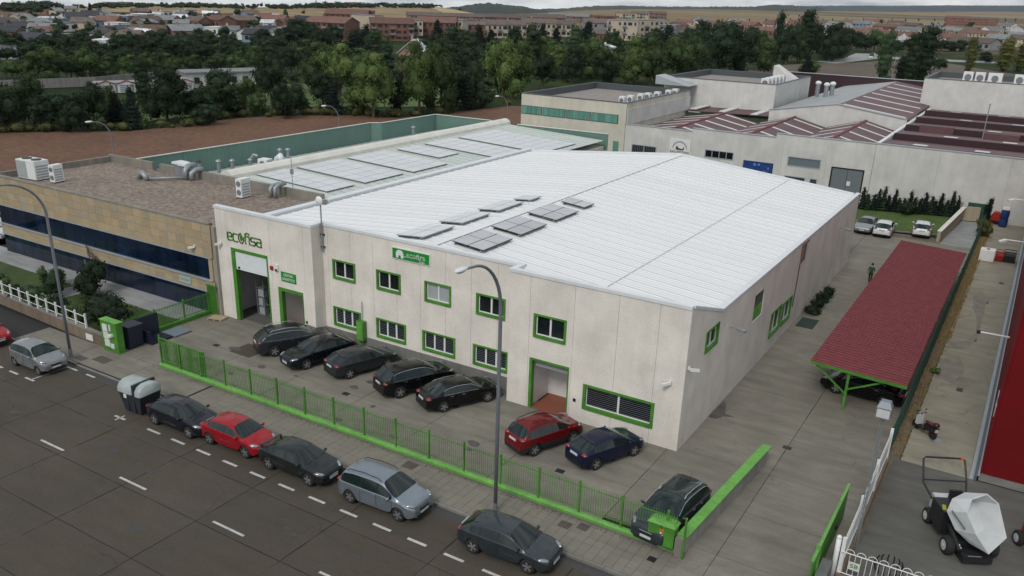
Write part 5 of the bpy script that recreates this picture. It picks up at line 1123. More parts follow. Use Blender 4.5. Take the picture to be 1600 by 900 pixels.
# recycling container
t = root('recycling_container', 'dark street waste container with big rounded grey lid in the parking lane', 'waste container', (-38.4, 25.2, -.12), R(2)); BASE[t] = Vector((0, 0, 0))
mb = MB(); b = [(-.62, -.55), (.62, -.55), (.62, .55), (-.62, .55)]; tp = [(-.86, -.68), (.86, -.68), (.86, .68), (-.86, .68)]
mb.add([(p[0], p[1], .06) for p in b]+[(p[0], p[1], 1.2) for p in tp], [(3, 2, 1, 0), (4, 5, 6, 7), (0, 1, 5, 4), (1, 2, 6, 5), (2, 3, 7, 6), (3, 0, 4, 7)]); mb.box(.2, -.66, .15, .34, -.6, 1.2); mb.box(-.3, -.64, .15, -.2, -.6, 1.2); mb.build('body', M['bindark'], t)
def dome(x0, x1):
    mb = MB(); prof = [(-.74, 1.2), (-.72, 1.45), (-.55, 1.68), (-.25, 1.8), (.25, 1.8), (.55, 1.68), (.72, 1.45), (.74, 1.2)]; vs = []
    for (x, s_) in ((x0, .9), (x0+.12, 1), (x1-.12, 1), (x1, .9)): vs += [(x, p[0]*s_, 1.2+(p[1]-1.2)*s_) for p in prof]
    fs = [(i*8+j, i*8+j+1, i*8+9+j, i*8+8+j) for i in range(3) for j in range(7)]+[tuple(range(8)), tuple(range(24, 32))[::-1]]; mb.add(vs, fs); return mb
dome(-.93, .28).build('lid', M['binlid'], t, smooth=True, fix=True); dome(.42, .93).build('lid', M['binlid'], t, smooth=True, fix=True)
mb = MB(); mb.box(.28, -.70, 1.1, .42, .70, 1.78); mb.build('lifting_bar', M['bindark'], t); mb = MB(); mb.box(-.35, -.76, .95, -.15, -.7, 1.15); mb.build('latch', M['white'], t)
# electrical cabinet at the fence end and the green topped wall
t = root('electric_cabinet', 'green electricity cabinet at the right end of the street railing', 'cabinet', (-9.9, 29.1, 0))
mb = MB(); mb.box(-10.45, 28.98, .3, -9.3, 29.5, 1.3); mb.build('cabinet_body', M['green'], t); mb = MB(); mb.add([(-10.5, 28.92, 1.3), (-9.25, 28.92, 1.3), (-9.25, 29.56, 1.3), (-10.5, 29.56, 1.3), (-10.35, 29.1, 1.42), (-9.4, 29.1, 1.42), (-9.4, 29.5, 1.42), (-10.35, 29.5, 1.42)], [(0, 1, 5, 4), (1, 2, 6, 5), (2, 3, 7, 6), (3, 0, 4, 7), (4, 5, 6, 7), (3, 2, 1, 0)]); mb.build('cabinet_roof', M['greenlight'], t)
mb = MB(); mb.box(-9.95, 28.965, .95, -9.75, 28.98, 1.1); mb.build('warning_label', M['orange'], t)
mb = MB(); mb.box(-10.42, 28.97, .28, -9.33, 28.979, .3); mb.box(-9.88, 28.97, .34, -9.86, 28.979, 1.26); mb.build('door_joint', M['dark'], t)
t = root('concrete_pier', 'short concrete pier under the corner of the green topped wall', 'pillar', (-9.0, 29.3, 0)); mb = MB(); mb.box(-9.25, 29.0, -.02, -8.92, 29.35, .88); mb.build('pier', M['parapet'], t); mb = MB(); mb.box(-8.9, 28.96, 0, -8.82, 29.04, 1.9); mb.ball((-8.86, 29.0, 1.95), .06); mb.build('green_post', M['green'], t)
t = root('boundary_wall', 'grey block wall with broad bright green coping beside the driveway', 'wall', (-8.6, 34, 0))
a, b = Vector((-9.05, 29.3, 0)), Vector((-8.32, 39.0, 0)); d = (b-a).normalized(); mbn = 7
for k in range(mbn): p, q = a+(b-a)*(k/mbn)+d*.01, a+(b-a)*((k+1)/mbn)-d*.01; mb = MB(); mb.beam((p.x, p.y, .42), (q.x, q.y, .42), .2, .88); mb.build('wall_block', M['kerblight'] if 'kerblight' in M else stained('block_wall', (.33, .32, .30), spots=.3), t)
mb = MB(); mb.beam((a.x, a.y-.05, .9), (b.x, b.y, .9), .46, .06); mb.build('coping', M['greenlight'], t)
# long green gate leaf parked open on the right
t = root('open_gate_leaf', 'solid green sheet gate leaf standing open along the driveway', 'gate', (-3.85, 33, 0))
for k in range(8): y = 29.2+k*.84; mb = MB(); mb.box(-3.93, y+.01, .08, -3.87, y+.83, 1.75); mb.build('sheet_panel', M['green'], t)
mb = MB(); mb.box(-3.96, 29.2, 1.75, -3.84, 35.92, 1.84); mb.box(-3.98, 30.2, 0, -3.82, 30.36, 1.95); mb.build('frame', M['greenlight'], t)
mb = MB(); mb.box(-3.84, 33.4, .9, -3.74, 33.6, 1.05); mb.build('lock_box', M['black'], t)
t = root('gate_pier', 'grey block pier between the green gate and the white fence', 'pillar', (-3.6, 30, 0)); mb = MB(); mb.box(-3.8, 29.6, 0, -3.4, 31.1, .9); mb.build('pier', stained('grey_block', (.17, .175, .175), spots=.3), t)
# white slatted fence along the driveway, x = -3.15
t = root('white_boundary_fence', 'tall white slatted fence between the driveway and the neighbouring yard', 'fence', (-3.15, 36, 0))
mb = MB(); mb.box(-3.28, 31.3, -.02, -3.02, 42.5, .3); mb.build('base_wall', M['brown'], t)
mb = MB(); y = 31.5; sm = None
me_ = MB(); me_.box(-.012, 0, 0, .012, .11, 1.42); sm = me_.mesh('slat', M['white'])
while y < 42.3: part('slat', sm, t, (0, y-36, .42)); y += .125
for z in (.5, 1.6): mb = MB(); mb.box(-3.14, 31.4, z, -3.11, 42.4, z+.05); mb.build('rail', M['white'], t)
for y in (31.35, 35.0, 38.7, 42.42): mb = MB(); mb.box(-3.22, y-.05, .3, -3.08, y+.05, 1.95); mb.build('post', M['white'], t)
mb = MB(); mb.tube([(-3.35, 31.2, 0), (-3.35, 31.2, 1.95)], .1, 10); mb.ball((-3.35, 31.2, 1.97), .11); mb.build('corner_post', M['white'], t, smooth=True)
t = root('hooped_gate', 'low white gate with hooped top rail at the bottom right entrance', 'gate', (-1, 31.2, 0))
def gy_(x): return 31.25
for z in (.42, 1.38): mb = MB(); mb.tube([(-3.2, 31.22, z), (3.5, 31.22, z)], .022, 6); mb.build('rail', M['white'], t)
x = -3.05; k = 0
while x < 3.4:
    mb = MB(); mb.tube([(x, 31.22, .42), (x, 31.22, 1.38)], .014, 5); mb.build('bar', M['white'], t)
    if k % 2 == 0: mb = MB(); mb.tube([(x+.03+.17*(1-math.cos(a_)), 31.22, 1.4+.17*math.sin(a_)) for a_ in [math.pi*q/6 for q in range(7)]], .014, 5); mb.build('hoop', M['white'], t)
    x += .21; k += 1
mb = MB(); mb.box(-3.2, 31.1, -.02, 3.5, 31.34, .3); mb.build('base_wall', M['brown'], t)
t = root('planter_ring', 'round rusty iron scrollwork ring standing behind the hooped gate', 'planter', (-1.4, 32.6, 0))
for k in range(14): a_ = 2*math.pi*k/14; mb = MB(); mb.tube([(-1.5+.5*math.cos(a_), 33.0+.5*math.sin(a_), .02), (-1.5+.56*math.cos(a_), 33.0+.56*math.sin(a_), .3), (-1.5+.46*math.cos(a_), 33.0+.46*math.sin(a_), .5)], .03, 5); mb.build('scroll', M['black'], t)
t = root('number_plate_sign', 'small white numbered tile fixed behind the hooped gate', 'sign', (-2.7, 31.6, .4)); mb = MB(); mb.box(-2.85, 31.42, .55, -2.45, 31.44, .9); mb.build('tile', M['white'], t); text('58', .26, M['green'], t, (-2.65, 31.41, .73), width=.3)
# mesh fence in dark green
t = root('mesh_fence', 'dark green wire mesh fence along the back of the car shelter', 'fence', (-3.1, 70, 0))
M['meshg'] = flat('dark_green_wire', (.02, .06, .045), .6)
for i in range(24): y = 42.6+i*2.55; mb = MB(); mb.box(-3.17, y-.03, 0, -3.11, y+.03, 2.0); mb.build('post', M['meshg'], t)
mb = MB(); y = 42.6
while y < 101: mb.box(-3.145, y, .05, -3.135, y+.012, 1.9); y += .1
for z in (.1, .5, .9, 1.3, 1.88): mb.box(-3.15, 42.6, z, -3.13, 101.3, z+.02)
mb.build('wire_mesh', M['meshg'], t, kind='stuff')
t = root('ramp_wall', 'cream rendered retaining wall beside the rear ramp', 'wall', (-6, 97, 0)); mb = MB(); mb.beam((-6.5, 91.8, .5), (-5.45, 103.5, .9), .3, 1.2); mb.beam((-5.4, 103.6, .85), (-3.9, 104.0, .85), .3, 1.5); mb.build('wall_body', stained('cream_wall', (.38, .34, .24), spots=.15), t); mb = MB(); mb.beam((-6.5, 91.8, 1.13), (-5.45, 103.5, 1.53), .42, .07); mb.build('coping', M['ventcream'], t)
t = root('green_tarpaulin', 'dark green windbreak netting across the end of the rear ramp', 'screen', (-4.4, 104.3, 0)); mb = MB(); mb.box(-5.2, 104.15, 0, -3.2, 104.2, 2.0); mb.build('netting', M['greendark'] if 'greendark' in M else flat('netting_green', (.02, .07, .04), .8), t)

# lamps ------------------------------------------------------------
def streetlamp(label, x, y, z, top, reach, dx=0, dy=-1, r=.09, group=None):
    t = root('street_lamp', label, 'street lamp', (x, y, z), 0, group)
    pts = [(x, y, z+.5), (x, y, top*.5), (x, y, top*.80)]
    for k in range(1, 11):
        a_ = R(9*k); pts.append((x+dx*reach*.85*(1-math.cos(a_)), y+dy*reach*.85*(1-math.cos(a_)), top*.80+top*.195*math.sin(a_)))
    pts.append((x+dx*reach, y+dy*reach, top*.998))
    mb = MB(); mb.tube(pts, [r*(1-.45*i/len(pts)) for i in range(len(pts))], 10); mb.build('pole', M['lamp'], t, smooth=True)
    mb = MB(); mb.tube([(x, y, z), (x, y, z+.5)], r*1.25, 10); mb.lathe([(r*2, 0), (r*2, .03)], 10, (x, y, z)); mb.build('base_collar', M['lamp'], t)
    hx, hy = x+dx*reach, y+dy*reach
    mb = MB(); mb.ball((hx+dx*.32, hy+dy*.32, top+.02), (.16+.26*abs(dx), .16+.26*abs(dy), .09), 12, 6); mb.build('lamp_head', M['coping'], t, smooth=True)
    mb = MB(); mb.ball((hx+dx*.34, hy+dy*.34, top-.04), (.12+.16*abs(dx), .12+.16*abs(dy), .07), 12, 6); mb.build('lens', M['lampglass'], t, smooth=True)
    return t
streetlamp('tall grey street lamp with curved arm standing beside the silver minivan and dark hatchback', -17.1, 27.55, -.0, 12.0, 2.5, r=.088)
streetlamp('tall grey street lamp with curved arm beside the small silver car on the left', -47.75, 27.1, 0, 11.0, 2.6, r=.088)
streetlamp('far street lamp at the ploughed field, leftmost of three', -79.1, 52.8, 0, 8.6, 1.6, dx=-.3, dy=-.95, r=.065)
streetlamp('far street lamp above the green parapet, middle of three', -72.0, 78.1, 0, 8.6, 1.6, dx=-.3, dy=-.95, r=.065)
streetlamp('far street lamp above the cream ridge vent, rightmost of three', -63.2, 102.2, 0, 8.6, 1.6, dx=-.3, dy=-.95, r=.065)
t = root('floodlight_pole', 'lattice pole with grey square floodlight beside the white boundary fence', 'floodlight', (-2.95, 33.9, 0))
fx_, fy_ = -2.95, 33.9; mb = MB()
for (dx, dy) in ((-.06, -.05), (.06, -.05), (0, .07)): mb.tube([(fx_+dx, fy_+dy, 0), (fx_+dx, fy_+dy, 6.2)], .02, 5)
for k in range(25):
    z = .1+k*.24; mb.beam((fx_-.06, fy_-.05, z), (fx_+.06, fy_-.05, z+.12), .014, .014); mb.beam((fx_+.06, fy_-.05, z+.12), (fx_-.06, fy_-.05, z+.24), .014, .014)
mb.build('lattice_pole', M['steel'], t)
mb = MB(); mb.box(fx_-.3, fy_-.1, 6.2, fx_+.3, fy_+.1, 6.27); mb.build('crossbar', M['steel'], t)
mb = MB(); mb.box(fx_-.28, fy_-.3, 6.3, fx_+.28, fy_+.2, 6.75); mb.add([(fx_-.28, fy_-.3, 6.75), (fx_+.28, fy_-.3, 6.75), (fx_+.28, fy_+.2, 6.75), (fx_-.28, fy_+.2, 6.75), (fx_-.18, fy_-.15, 6.98), (fx_+.18, fy_-.15, 6.98), (fx_+.18, fy_+.15, 6.98), (fx_-.18, fy_+.15, 6.98)], [(0, 1, 5, 4), (1, 2, 6, 5), (2, 3, 7, 6), (3, 0, 4, 7), (4, 5, 6, 7)]); mb.build('lamp_housing', M['lamp'], t)
mb = MB(); mb.box(fx_-.24, fy_-.315, 6.35, fx_+.24, fy_-.301, 6.7); mb.build('lens', M['lampglass'], t)
# white pipe arms from the red building
for k, (y, z, x0) in enumerate(((57.5, 1.3, -.9), (83.5, 1.5, -1.0), (100.5, 2.0, -1.3), (109.5, 3.0, -1.4))):
    t = root('wall_lamp', ['nearest', 'second', 'third', 'farthest'][k]+' white lamp arm reaching out from the red building over the neighbouring yard', 'lamp', (.95, y, z+1.5), 0, 'white lamp arms on the red building'); zz = z+1.6
    mb = MB(); mb.tube([(1.0, y, zz), (x0+.3, y-.05, zz)], .06, 6); mb.build('arm', M['white'], t)
    mb = MB(); mb.beam((x0+.35, y-.05, zz-.02), (x0-.15, y-.3, zz-.2), .35, .16) if k in (1, 2) else mb.box(x0+.1, y-.1, zz-.12, x0+.32, y+.1, zz+.08); mb.build('lamp_head', M['white'] if k in (1, 2) else M['black'], t)

# clutter at the back of the neighbouring yard
t = root('intermediate_container', 'white plastic liquid container in a frame at the back of the neighbouring yard', 'container', (-1.9, 88.5, 0)); mb = MB(); mb.box(-2.5, 86.9, .12, -1.3, 88.1, 1.1); mb.build('tank', M['white'], t); mb = MB(); mb.box(-2.5, 86.9, 0, -1.3, 88.1, .1); mb.build('pallet_base', M['wood'], t); mb = MB(); mb.lathe([(.15, 0), (.15, .06)], 10, (-1.9, 87.5, 1.1)); mb.build('lid', M['red'], t)
for nm, lb, ct, x, y, w_, d_, h_, mt in (('red_crate', 'red crate beside the white liquid container', 'crate', -.9, 88.5, .7, 1.2, .8, 'red'), ('tool_cage', 'dark wire cage beside the red crate in the back yard', 'cage', -.1, 88.6, 1.0, 1.2, .9, 'black'), ('blue_barrel', 'blue barrel stack by the red machinery at the far end of the yard', 'barrel', -1.5, 103.5, .9, .9, 1.9, 'bluedeep'), ('farm_implement', 'dark red farm machine parked at the far left of the yard end', 'machine', -2.3, 104.5, 1.0, 1.6, 1.3, 'red'), ('farm_implement', 'dark red farm machine parked behind the blue barrels', 'machine', .1, 106, 1.6, 1.6, 1.4, 'red')):
    t = root(nm, lb, ct, (x, y, 0))
    if 'bluedeep' not in M: M['bluedeep'] = flat('deep_blue', (.01, .035, .14), .5)
    if nm == 'blue_barrel':
        for k in range(2): mb = MB(); mb.lathe([(.38, 0), (.42, .3), (.42, .6), (.38, .88)], 12, (x, y, k*.92)); mb.build('drum', M[mt], t)
        mb = MB(); mb.box(x-.3, y-.3, 1.85, x+.3, y+.3, 2.1); mb.build('white_sheet', M['white'], t)
    elif nm == 'farm_implement':
        mb = MB(); mb.box(x-w_/2, y-d_/2, .5, x+w_/2, y+d_/2, .8); mb.prism_xz([(x-w_/2, .8), (x+w_/2, .8), (x+w_/4, h_), (x-w_/4, h_)], y-.4, y+.4); mb.build('body', M[mt], t)
        for s_ in (-1, 1): mb = MB(); mb.lathe([(.35, -.08), (.35, .08)], 14, (x+s_*(w_/2+.1), y, .35), 'x'); mb.build('wheel', M['tyre'], t)
    else:
        mb = MB()
        for i in range(5):
            z = .05+h_*i/4-.03; mb.box(x-w_/2, y-d_/2, z, x+w_/2, y-d_/2+.04, z+.06); mb.box(x-w_/2, y+d_/2-.04, z, x+w_/2, y+d_/2, z+.06); mb.box(x-w_/2, y-d_/2+.04, z, x-w_/2+.04, y+d_/2-.04, z+.06); mb.box(x+w_/2-.04, y-d_/2+.04, z, x+w_/2, y+d_/2-.04, z+.06)
        mb.box(x-w_/2+.05, y-d_/2+.05, .02, x+w_/2-.05, y+d_/2-.05, h_*.7); mb.build('cage_body', M[mt], t)

# ------------------------------------------------------------------ cars
def wheel_meshes():
    mb = MB(); mb.lathe([(.19, -.085), (.235, -.11), (.315, -.10), (.33, -.06), (.33, .06), (.315, .10), (.235, .11), (.19, .085)], 24, (0, 0, 0), 'y'); ty = mb.mesh('tyre', M['tyre'], smooth=True)
    mb = MB(); mb.lathe([(.2, -.075), (.225, -.105), (.225, -.09), (.2, -.07)], 24, (0, 0, 0), 'y')
    for k in range(5):
        a_ = 2*math.pi*k/5; ca, sa = math.cos(a_), math.sin(a_)
        for s_ in (-1, 1):
            b_ = a_+s_*.16; vs = []
            for (rr_, w_) in ((.05, .022), (.215, .017)):
                for q in (-1, 1): vs.append((rr_*math.cos(b_)-q*w_*math.sin(b_), rr_*math.sin(b_)+q*w_*math.cos(b_)))
            v3 = [(p[0], -.098, p[1]) for p in vs]+[(p[0], -.07, p[1]) for p in vs]; mb.add(v3, [(0, 1, 3, 2), (4, 6, 7, 5), (0, 2, 6, 4), (1, 5, 7, 3)])
    mb.lathe([(.05, -.104), (.05, -.06)], 10, (0, 0, 0), 'y'); rm = mb.mesh('rim', M['rim'])
    mb = MB(); mb.lathe([(.2, -.06), (.2, .06)], 20, (0, 0, 0), 'y'); hb = mb.mesh('hub', M['black'])
    return ty, rm, hb
TY, RM, HB = wheel_meshes()
def car_proto(name, L_, Wd, H_, wb, top, belt, glassx, wr=.33, paintm='p_black', rails=None, bars=False, sunroof=False, spoiler=False, chrome=False, headz=None, tailz=None, lowgrey=False, wing=0):
    """top: list (x, z) from tail to nose; glassx: dict with rear0, rear1 (rear screen), c (C pillar end), b (B pillar), a0 (header), a1 (cowl)"""
    hw = Wd/2; g = glassx; xr_, xf_ = -L_/2, L_/2; wx = (-wb/2+g.get('off', 0), wb/2+g.get('off', 0))
    X = set([p[0] for p in top])
    for w_ in wx:
        for k in (-1, -.72, 0, .72, 1): X.add(round(w_+k*(wr+.055), 3))
    for q in ('c', 'b', 'd'):
        if q in g: X.add(round(g[q]-.035, 3)); X.add(round(g[q]+.035, 3))
    for q in ('q0', 'q1'):
        if q in g: X.add(g[q])
    X = sorted(X); X2 = [X[0]]
    fixed = {p[0] for p in top}
    for x in X[1:]:
        if x-X2[-1] < .03:
            if x in fixed and X2[-1] not in fixed: X2[-1] = x
            continue
        X2.append(x)
    X = X2
    def tz(x): return interp(top, x)
    def bz(x): return min(interp(belt, x), tz(x)-.035)
    def hwid(x):
        t = abs(x)/(L_/2); return hw*(1-.03*t**2-.20*max(0, (t-.80)/.2)**2.2)
    arch = lambda x: max([math.sqrt(max(0, (wr+.055)**2-(x-w_)**2))+wr if abs(x-w_) < wr+.05 else 0 for w_ in wx])
    roofw = hw*g.get('rw', .70)
    rows = []
    for x in X:
        w_ = hwid(x); t, b = tz(x), bz(x); ar = arch(x); lo = .2 if abs(x) < L_/2-.12 else .3
        zs_ = max(lo+.1, ar); z1 = max(lo, ar) if ar else lo; zm = min(max(.58, ar+.05), b-.06)
        cab = g['rear0']-.001 <= x <= g['a1']+.001; f_ = min(1, max(0, (t-b)/(H_-b))) if cab else 0
        if cab:
            ye = w_*.955+(roofw-w_*.955)*f_; z5 = t-.03-.05*f_; y4b, z4b = w_*.955, b+.025
            y5a, z5a = y4b+(ye-y4b)*.86, z4b+(z5-z4b)*.86
            if f_ < .15: y4b, z4b, y5a, z5a, ye, z5 = w_*.95, b+.01, w_*.91, b+.016, w_*.86, min(t-.012, b+.022)
        else: y4b, z4b, y5a, z5a, ye, z5 = w_*.95, b+.008, w_*.88, (b+t)/2, w_*.78, t-.014
        rows.append([(x, 0, lo), (x, w_*(.62 if ar else .9), z1), (x, w_*.985, zs_), (x, w_, zm), (x, w_*.985, b), (x, y4b, z4b), (x, y5a, z5a), (x, ye, z5), (x, ye*.62, t-.008 if t > b+.05 else t), (x, 0, t)])
    nR = 10; nX = len(X); vs = []; idx = {}
    for s_ in (1, -1):
        for i in range(nX):
            for j in range(nR):
                if s_ == -1 and j in (0, 9): idx[(s_, i, j)] = idx[(1, i, j)]; continue
                p = rows[i][j]; idx[(s_, i, j)] = len(vs); vs.append((p[0], p[1]*s_, p[2]))
    fs = []; ms = []
    for s_ in (1, -1):
        for i in range(nX-1):
            xm = (X[i]+X[i+1])/2
            for j in range(nR-1):
                m_ = 0
                if j <= 1: m_ = 2
                if lowgrey and j == 2: m_ = 2
                if j == 5 and g['side0'] < xm < g['side1']: m_ = 3 if any(abs(xm-g[q]) < .036 for q in ('b', 'c', 'd') if q in g) else 1
                if j >= 7 and (g['a0'] < xm < g['a1'] or g['rear0'] < xm < g['rear1']): m_ = 1
                if sunroof and j >= 7 and g['rear1']+.15 < xm < g['a0']-.12: m_ = 1
                q = [idx[(s_, i, j)], idx[(s_, i+1, j)], idx[(s_, i+1, j+1)], idx[(s_, i, j+1)]]
                if s_ == 1: q = q[::-1]
                q2 = []
                for k in q:
                    if k not in q2: q2.append(k)
                if len(q2) > 2: fs.append(q2[::-1]); ms.append(m_)
    for i, rev in ((0, False), (nX-1, True)):
        loop = [idx[(1, i, j)] for j in range(nR)]+[idx[(-1, i, j)] for j in range(nR-2, 0, -1)]
        fs.append(loop if not rev else loop[::-1]); ms.append(0)
    me = bpy.data.meshes.new('shell'); me.from_pydata(vs, [], fs)
    for q in (paintm, 'carglass', 'black', 'cartrim'): me.materials.append(M[q])
    me.polygons.foreach_set('material_index', ms); me.polygons.foreach_set('use_smooth', [True]*len(fs)); me.update()
    bm = bmesh.new(); bm.from_mesh(me); bmesh.ops.recalc_face_normals(bm, faces=bm.faces)
    cl = bm.edges.layers.float.new('crease_edge')
    for e in bm.edges:
        fm = {f.material_index for f in e.link_faces}
        if len(fm) > 1: e[cl] = 1.0
        elif abs(abs(e.verts[0].co.x)-L_/2) < 1e-4 and abs(abs(e.verts[1].co.x)-L_/2) < 1e-4: e[cl] = .35
        elif e.verts[0].co.y and e.verts[1].co.y and (abs(e.verts[0].co.z-interp(belt, e.verts[0].co.x)) < .02 and abs(e.verts[1].co.z-interp(belt, e.verts[1].co.x)) < .02): e[cl] = .35
    bm.to_mesh(me); bm.free()
    tmp = bpy.data.objects.new('shell', me); COL.objects.link(tmp); md = tmp.modifiers.new('s', 'SUBSURF'); md.levels = 2; md.render_levels = 2
    dg = bpy.context.evaluated_depsgraph_get(); me2 = bpy.data.meshes.new_from_object(tmp.evaluated_get(dg)); bpy.data.objects.remove(tmp)
    rt = root(name, None, None)
    # split by material and island
    bm = bmesh.new(); bm.from_mesh(me2); bm.faces.ensure_lookup_table(); seen = set(); groups = []
    for f in bm.faces:
        if f.index in seen: continue
        if f.material_index in (0, 2, 3):
            grp = [q for q in bm.faces if q.material_index == f.material_index]; nm = {0: 'body', 2: 'underbody', 3: 'window_pillars'}[f.material_index]
        else:
            st = [f]; grp = []; s2 = {f.index}
            while st:
                q = st.pop(); grp.append(q)
                for e in q.edges:
                    for l in e.link_faces:
                        if l.material_index == 1 and l.index not in s2: s2.add(l.index); st.append(l)
            c_ = sum((q.calc_center_median() for q in grp), Vector())/len(grp)
            nm = 'side_window' if abs(c_.y) > .3*hw else ('windscreen' if c_.x > (g['a0']-.02) else ('rear_window' if c_.x < g['rear1'] else 'sunroof'))
        for q in grp: seen.add(q.index)
        groups.append((nm, f.material_index, grp))
    for nm, mi, grp in groups:
        vm = {}; v_ = []; f_ = []
        for q in grp:
            ii = []
            for v in q.verts:
                if v.index not in vm: vm[v.index] = len(v_); v_.append(tuple(v.co))
                ii.append(vm[v.index])
            f_.append(ii)
        m2 = bpy.data.meshes.new(nm); m2.from_pydata(v_, [], f_); m2.materials.append([M[paintm], M['carglass'], M['black'], M['cartrim']][mi]); m2.polygons.foreach_set('use_smooth', [True]*len(f_)); m2.update(); part(nm, m2, rt)
    bm.free()
    for w_ in wx:
        for s_ in (-1, 1):
            o = part('wheel', TY, rt, (w_, s_*(hw-.12), wr)); o.rotation_euler = (0, 0, 0 if s_ == -1 else math.pi); o.scale = (wr/.33,)*3
            r2 = part('rim', RM, o); part('hub', HB, o); r2.rotation_euler = (0, R(random.uniform(0, 72)), 0)
    hz = headz or tz(xf_-.28)-.10; tlz = tailz or .82
    for s_ in (-1, 1):
        mb = MB(); mb.ball((0, 0, 0), (.22, .11, .075), 12, 8); mb.v = [(v[0]+xf_-.25, s_*(hwid(xf_-.22)-.15)+v[1]-s_*v[0]*.5, hz+v[2]+.03-.15*v[0]) for v in mb.v]; mb.build('headlight', M['headlight'], rt, smooth=True)
        mb = MB(); mb.ball((0, 0, 0), (.17, .19, .085), 12, 8); mb.v = [(v[0]+xr_+.19, s_*(hwid(xr_+.12)-.15)+v[1], tlz+.02+v[2]) for v in mb.v]; mb.build('tail_light', M['taillight'], rt, smooth=True)
        mb = MB(); ya = hw+.02; mb.ball((g['a1']-.32, s_*(ya+.05), interp(belt, g['a1']-.3)+.09), (.07, .10, .075), 10, 6); mb.tube([(g['a1']-.3, s_*(hw*.95), interp(belt, g['a1']-.3)+.03), (g['a1']-.32, s_*(ya+.03), interp(belt, g['a1']-.3)+.07)], .025, 5); mb.build('wing_mirror', M[paintm], rt, smooth=True)
        # door seams, handles and sill line
        mb = MB()
        for xs_ in (g['side0']+.12 if 'c' not in g else g['c']-.0, g['b'], g['a1']-.18):
            w_ = hwid(xs_); mb.tube([(xs_, s_*(w_*.992), .34), (xs_, s_*(w_*1.002), .6), (xs_, s_*(w_*.99), interp(belt, xs_)-.02)], .008, 4)
        mb.build('door_seam', M['black'], rt)
        for xs_ in (g['b']-.2, (g['c']-.02 if 'c' in g else g['b']-1.0)): mb = MB(); mb.box(xs_-.02, s_*(hw*.985), interp(belt, xs_)-.1, xs_+.16, s_*(hw*1.012), interp(belt, xs_)-.07); mb.build('door_handle', M['chrome'] if chrome else M[paintm], rt)
        if chrome:
            # bright strip round the side glass
            pts = []
            for k in range(13):
                x = g['side0']+.04+(g['side1']-g['side0']-.06)*k/12; i = max(q for q in range(nX) if X[q] <= x+1e-6); i = min(i, nX-2); t_ = (x-X[i])/(X[i+1]-X[i])
                p = [rows[i][6][c_]+(rows[i+1][6][c_]-rows[i][6][c_])*t_ for c_ in range(3)]; pts.append((x, s_*(p[1]+.012), p[2]+.012))
            pb = [(x, s_*(hwid(x)*.965), bz(x)+.022) for x in [g['side1']-(g['side1']-g['side0'])*k/8 for k in range(9)]]
            mb = MB(); mb.tube(pts, .013, 5); mb.tube(pb, .010, 5); mb.build('window_trim', M['chrome'], rt)
        if rails:
            xa, xb = g['rear1']+.12, g['a0']-.12; mb = MB()
            mb.tube([(xa, s_*(roofw-.05), tz(xa)-.03), (xa+.15, s_*(roofw-.05), tz(xa+.15)+.045), ((xa+xb)/2, s_*(roofw-.05), tz((xa+xb)/2)+.05), (xb-.15, s_*(roofw-.05), tz(xb-.15)+.045), (xb, s_*(roofw-.05), tz(xb)-.03)], .02, 6); mb.build('roof_rail', M['chrome'] if rails == 'chrome' else M['black'], rt)
    # grille, bumpers, plates
    zf = tz(xf_-.05); mb = MB(); mb.box(xf_-.06, -hw*.34, zf-.27, xf_+.022, hw*.34, zf-.10); gr = mb.build('grille', M['black'], rt)
    mb = MB(); mb.tube([(xf_+.024, -hw*.33, zf-.11), (xf_+.028, hw*.33, zf-.11)], .012, 5); mb.build('grille_trim', M['chrome'], gr)
    mb = MB(); mb.box(xf_-.05, -hw*.6, .26, xf_+.012, hw*.6, .40); mb.build('air_intake', M['black'], rt)
    mb = MB(); mb.box(xf_+.0, -.26, .42, xf_+.035, .26, .53); mb.build('number_plate', M['plate'], rt)
    mb = MB(); mb.box(xr_-.02, -.26, tlz-.13, xr_+.02, .26, tlz-.02); mb.build('number_plate', M['plate'], rt)
    mb = MB(); mb.box(xr_-.012, -hw*.7, .27, xr_+.05, hw*.7, .42); mb.build('rear_bumper_trim', M['black'], rt)
    mb = MB(); mb.tube([(g['a1']-.0, -.5, interp(top, g['a1'])+.012), (g['a1']-.12, .1, interp(top, g['a1']-.12)+.02)], .009, 4); mb.tube([(g['a1']-.0, .05, interp(top, g['a1'])+.012), (g['a1']-.12, .6, interp(top, g['a1']-.12)+.02)], .009, 4); mb.build('wipers', M['black'], rt)
    if spoiler:
        x = g['rear1']; mb = MB(); z = tz(x)
        mb.beam((x+.04, -roofw*.82, z-.012), (x+.04, roofw*.82, z-.012), .2, .03); mb.build('spoiler', M[paintm], rt)
    if wing:
        mb = MB(); mb.beam((wing, -hw*.75, tz(wing)+.13), (wing, hw*.75, tz(wing)+.13), .16, .025)
        for s_ in (-1, 1): mb.box(wing-.05, s_*hw*.7-.02, tz(wing)-.03, wing+.05, s_*hw*.7+.02, tz(wing)+.13)
        mb.build('spoiler', M[paintm], rt)
    mb = MB(); mb.tube([(g['rear1']+.25, 0, tz(g['rear1']+.25)), (g['rear1']+.12, 0, tz(g['rear1']+.25)+.2)], .007, 4); mb.build('aerial', M['black'], rt)
    return rt
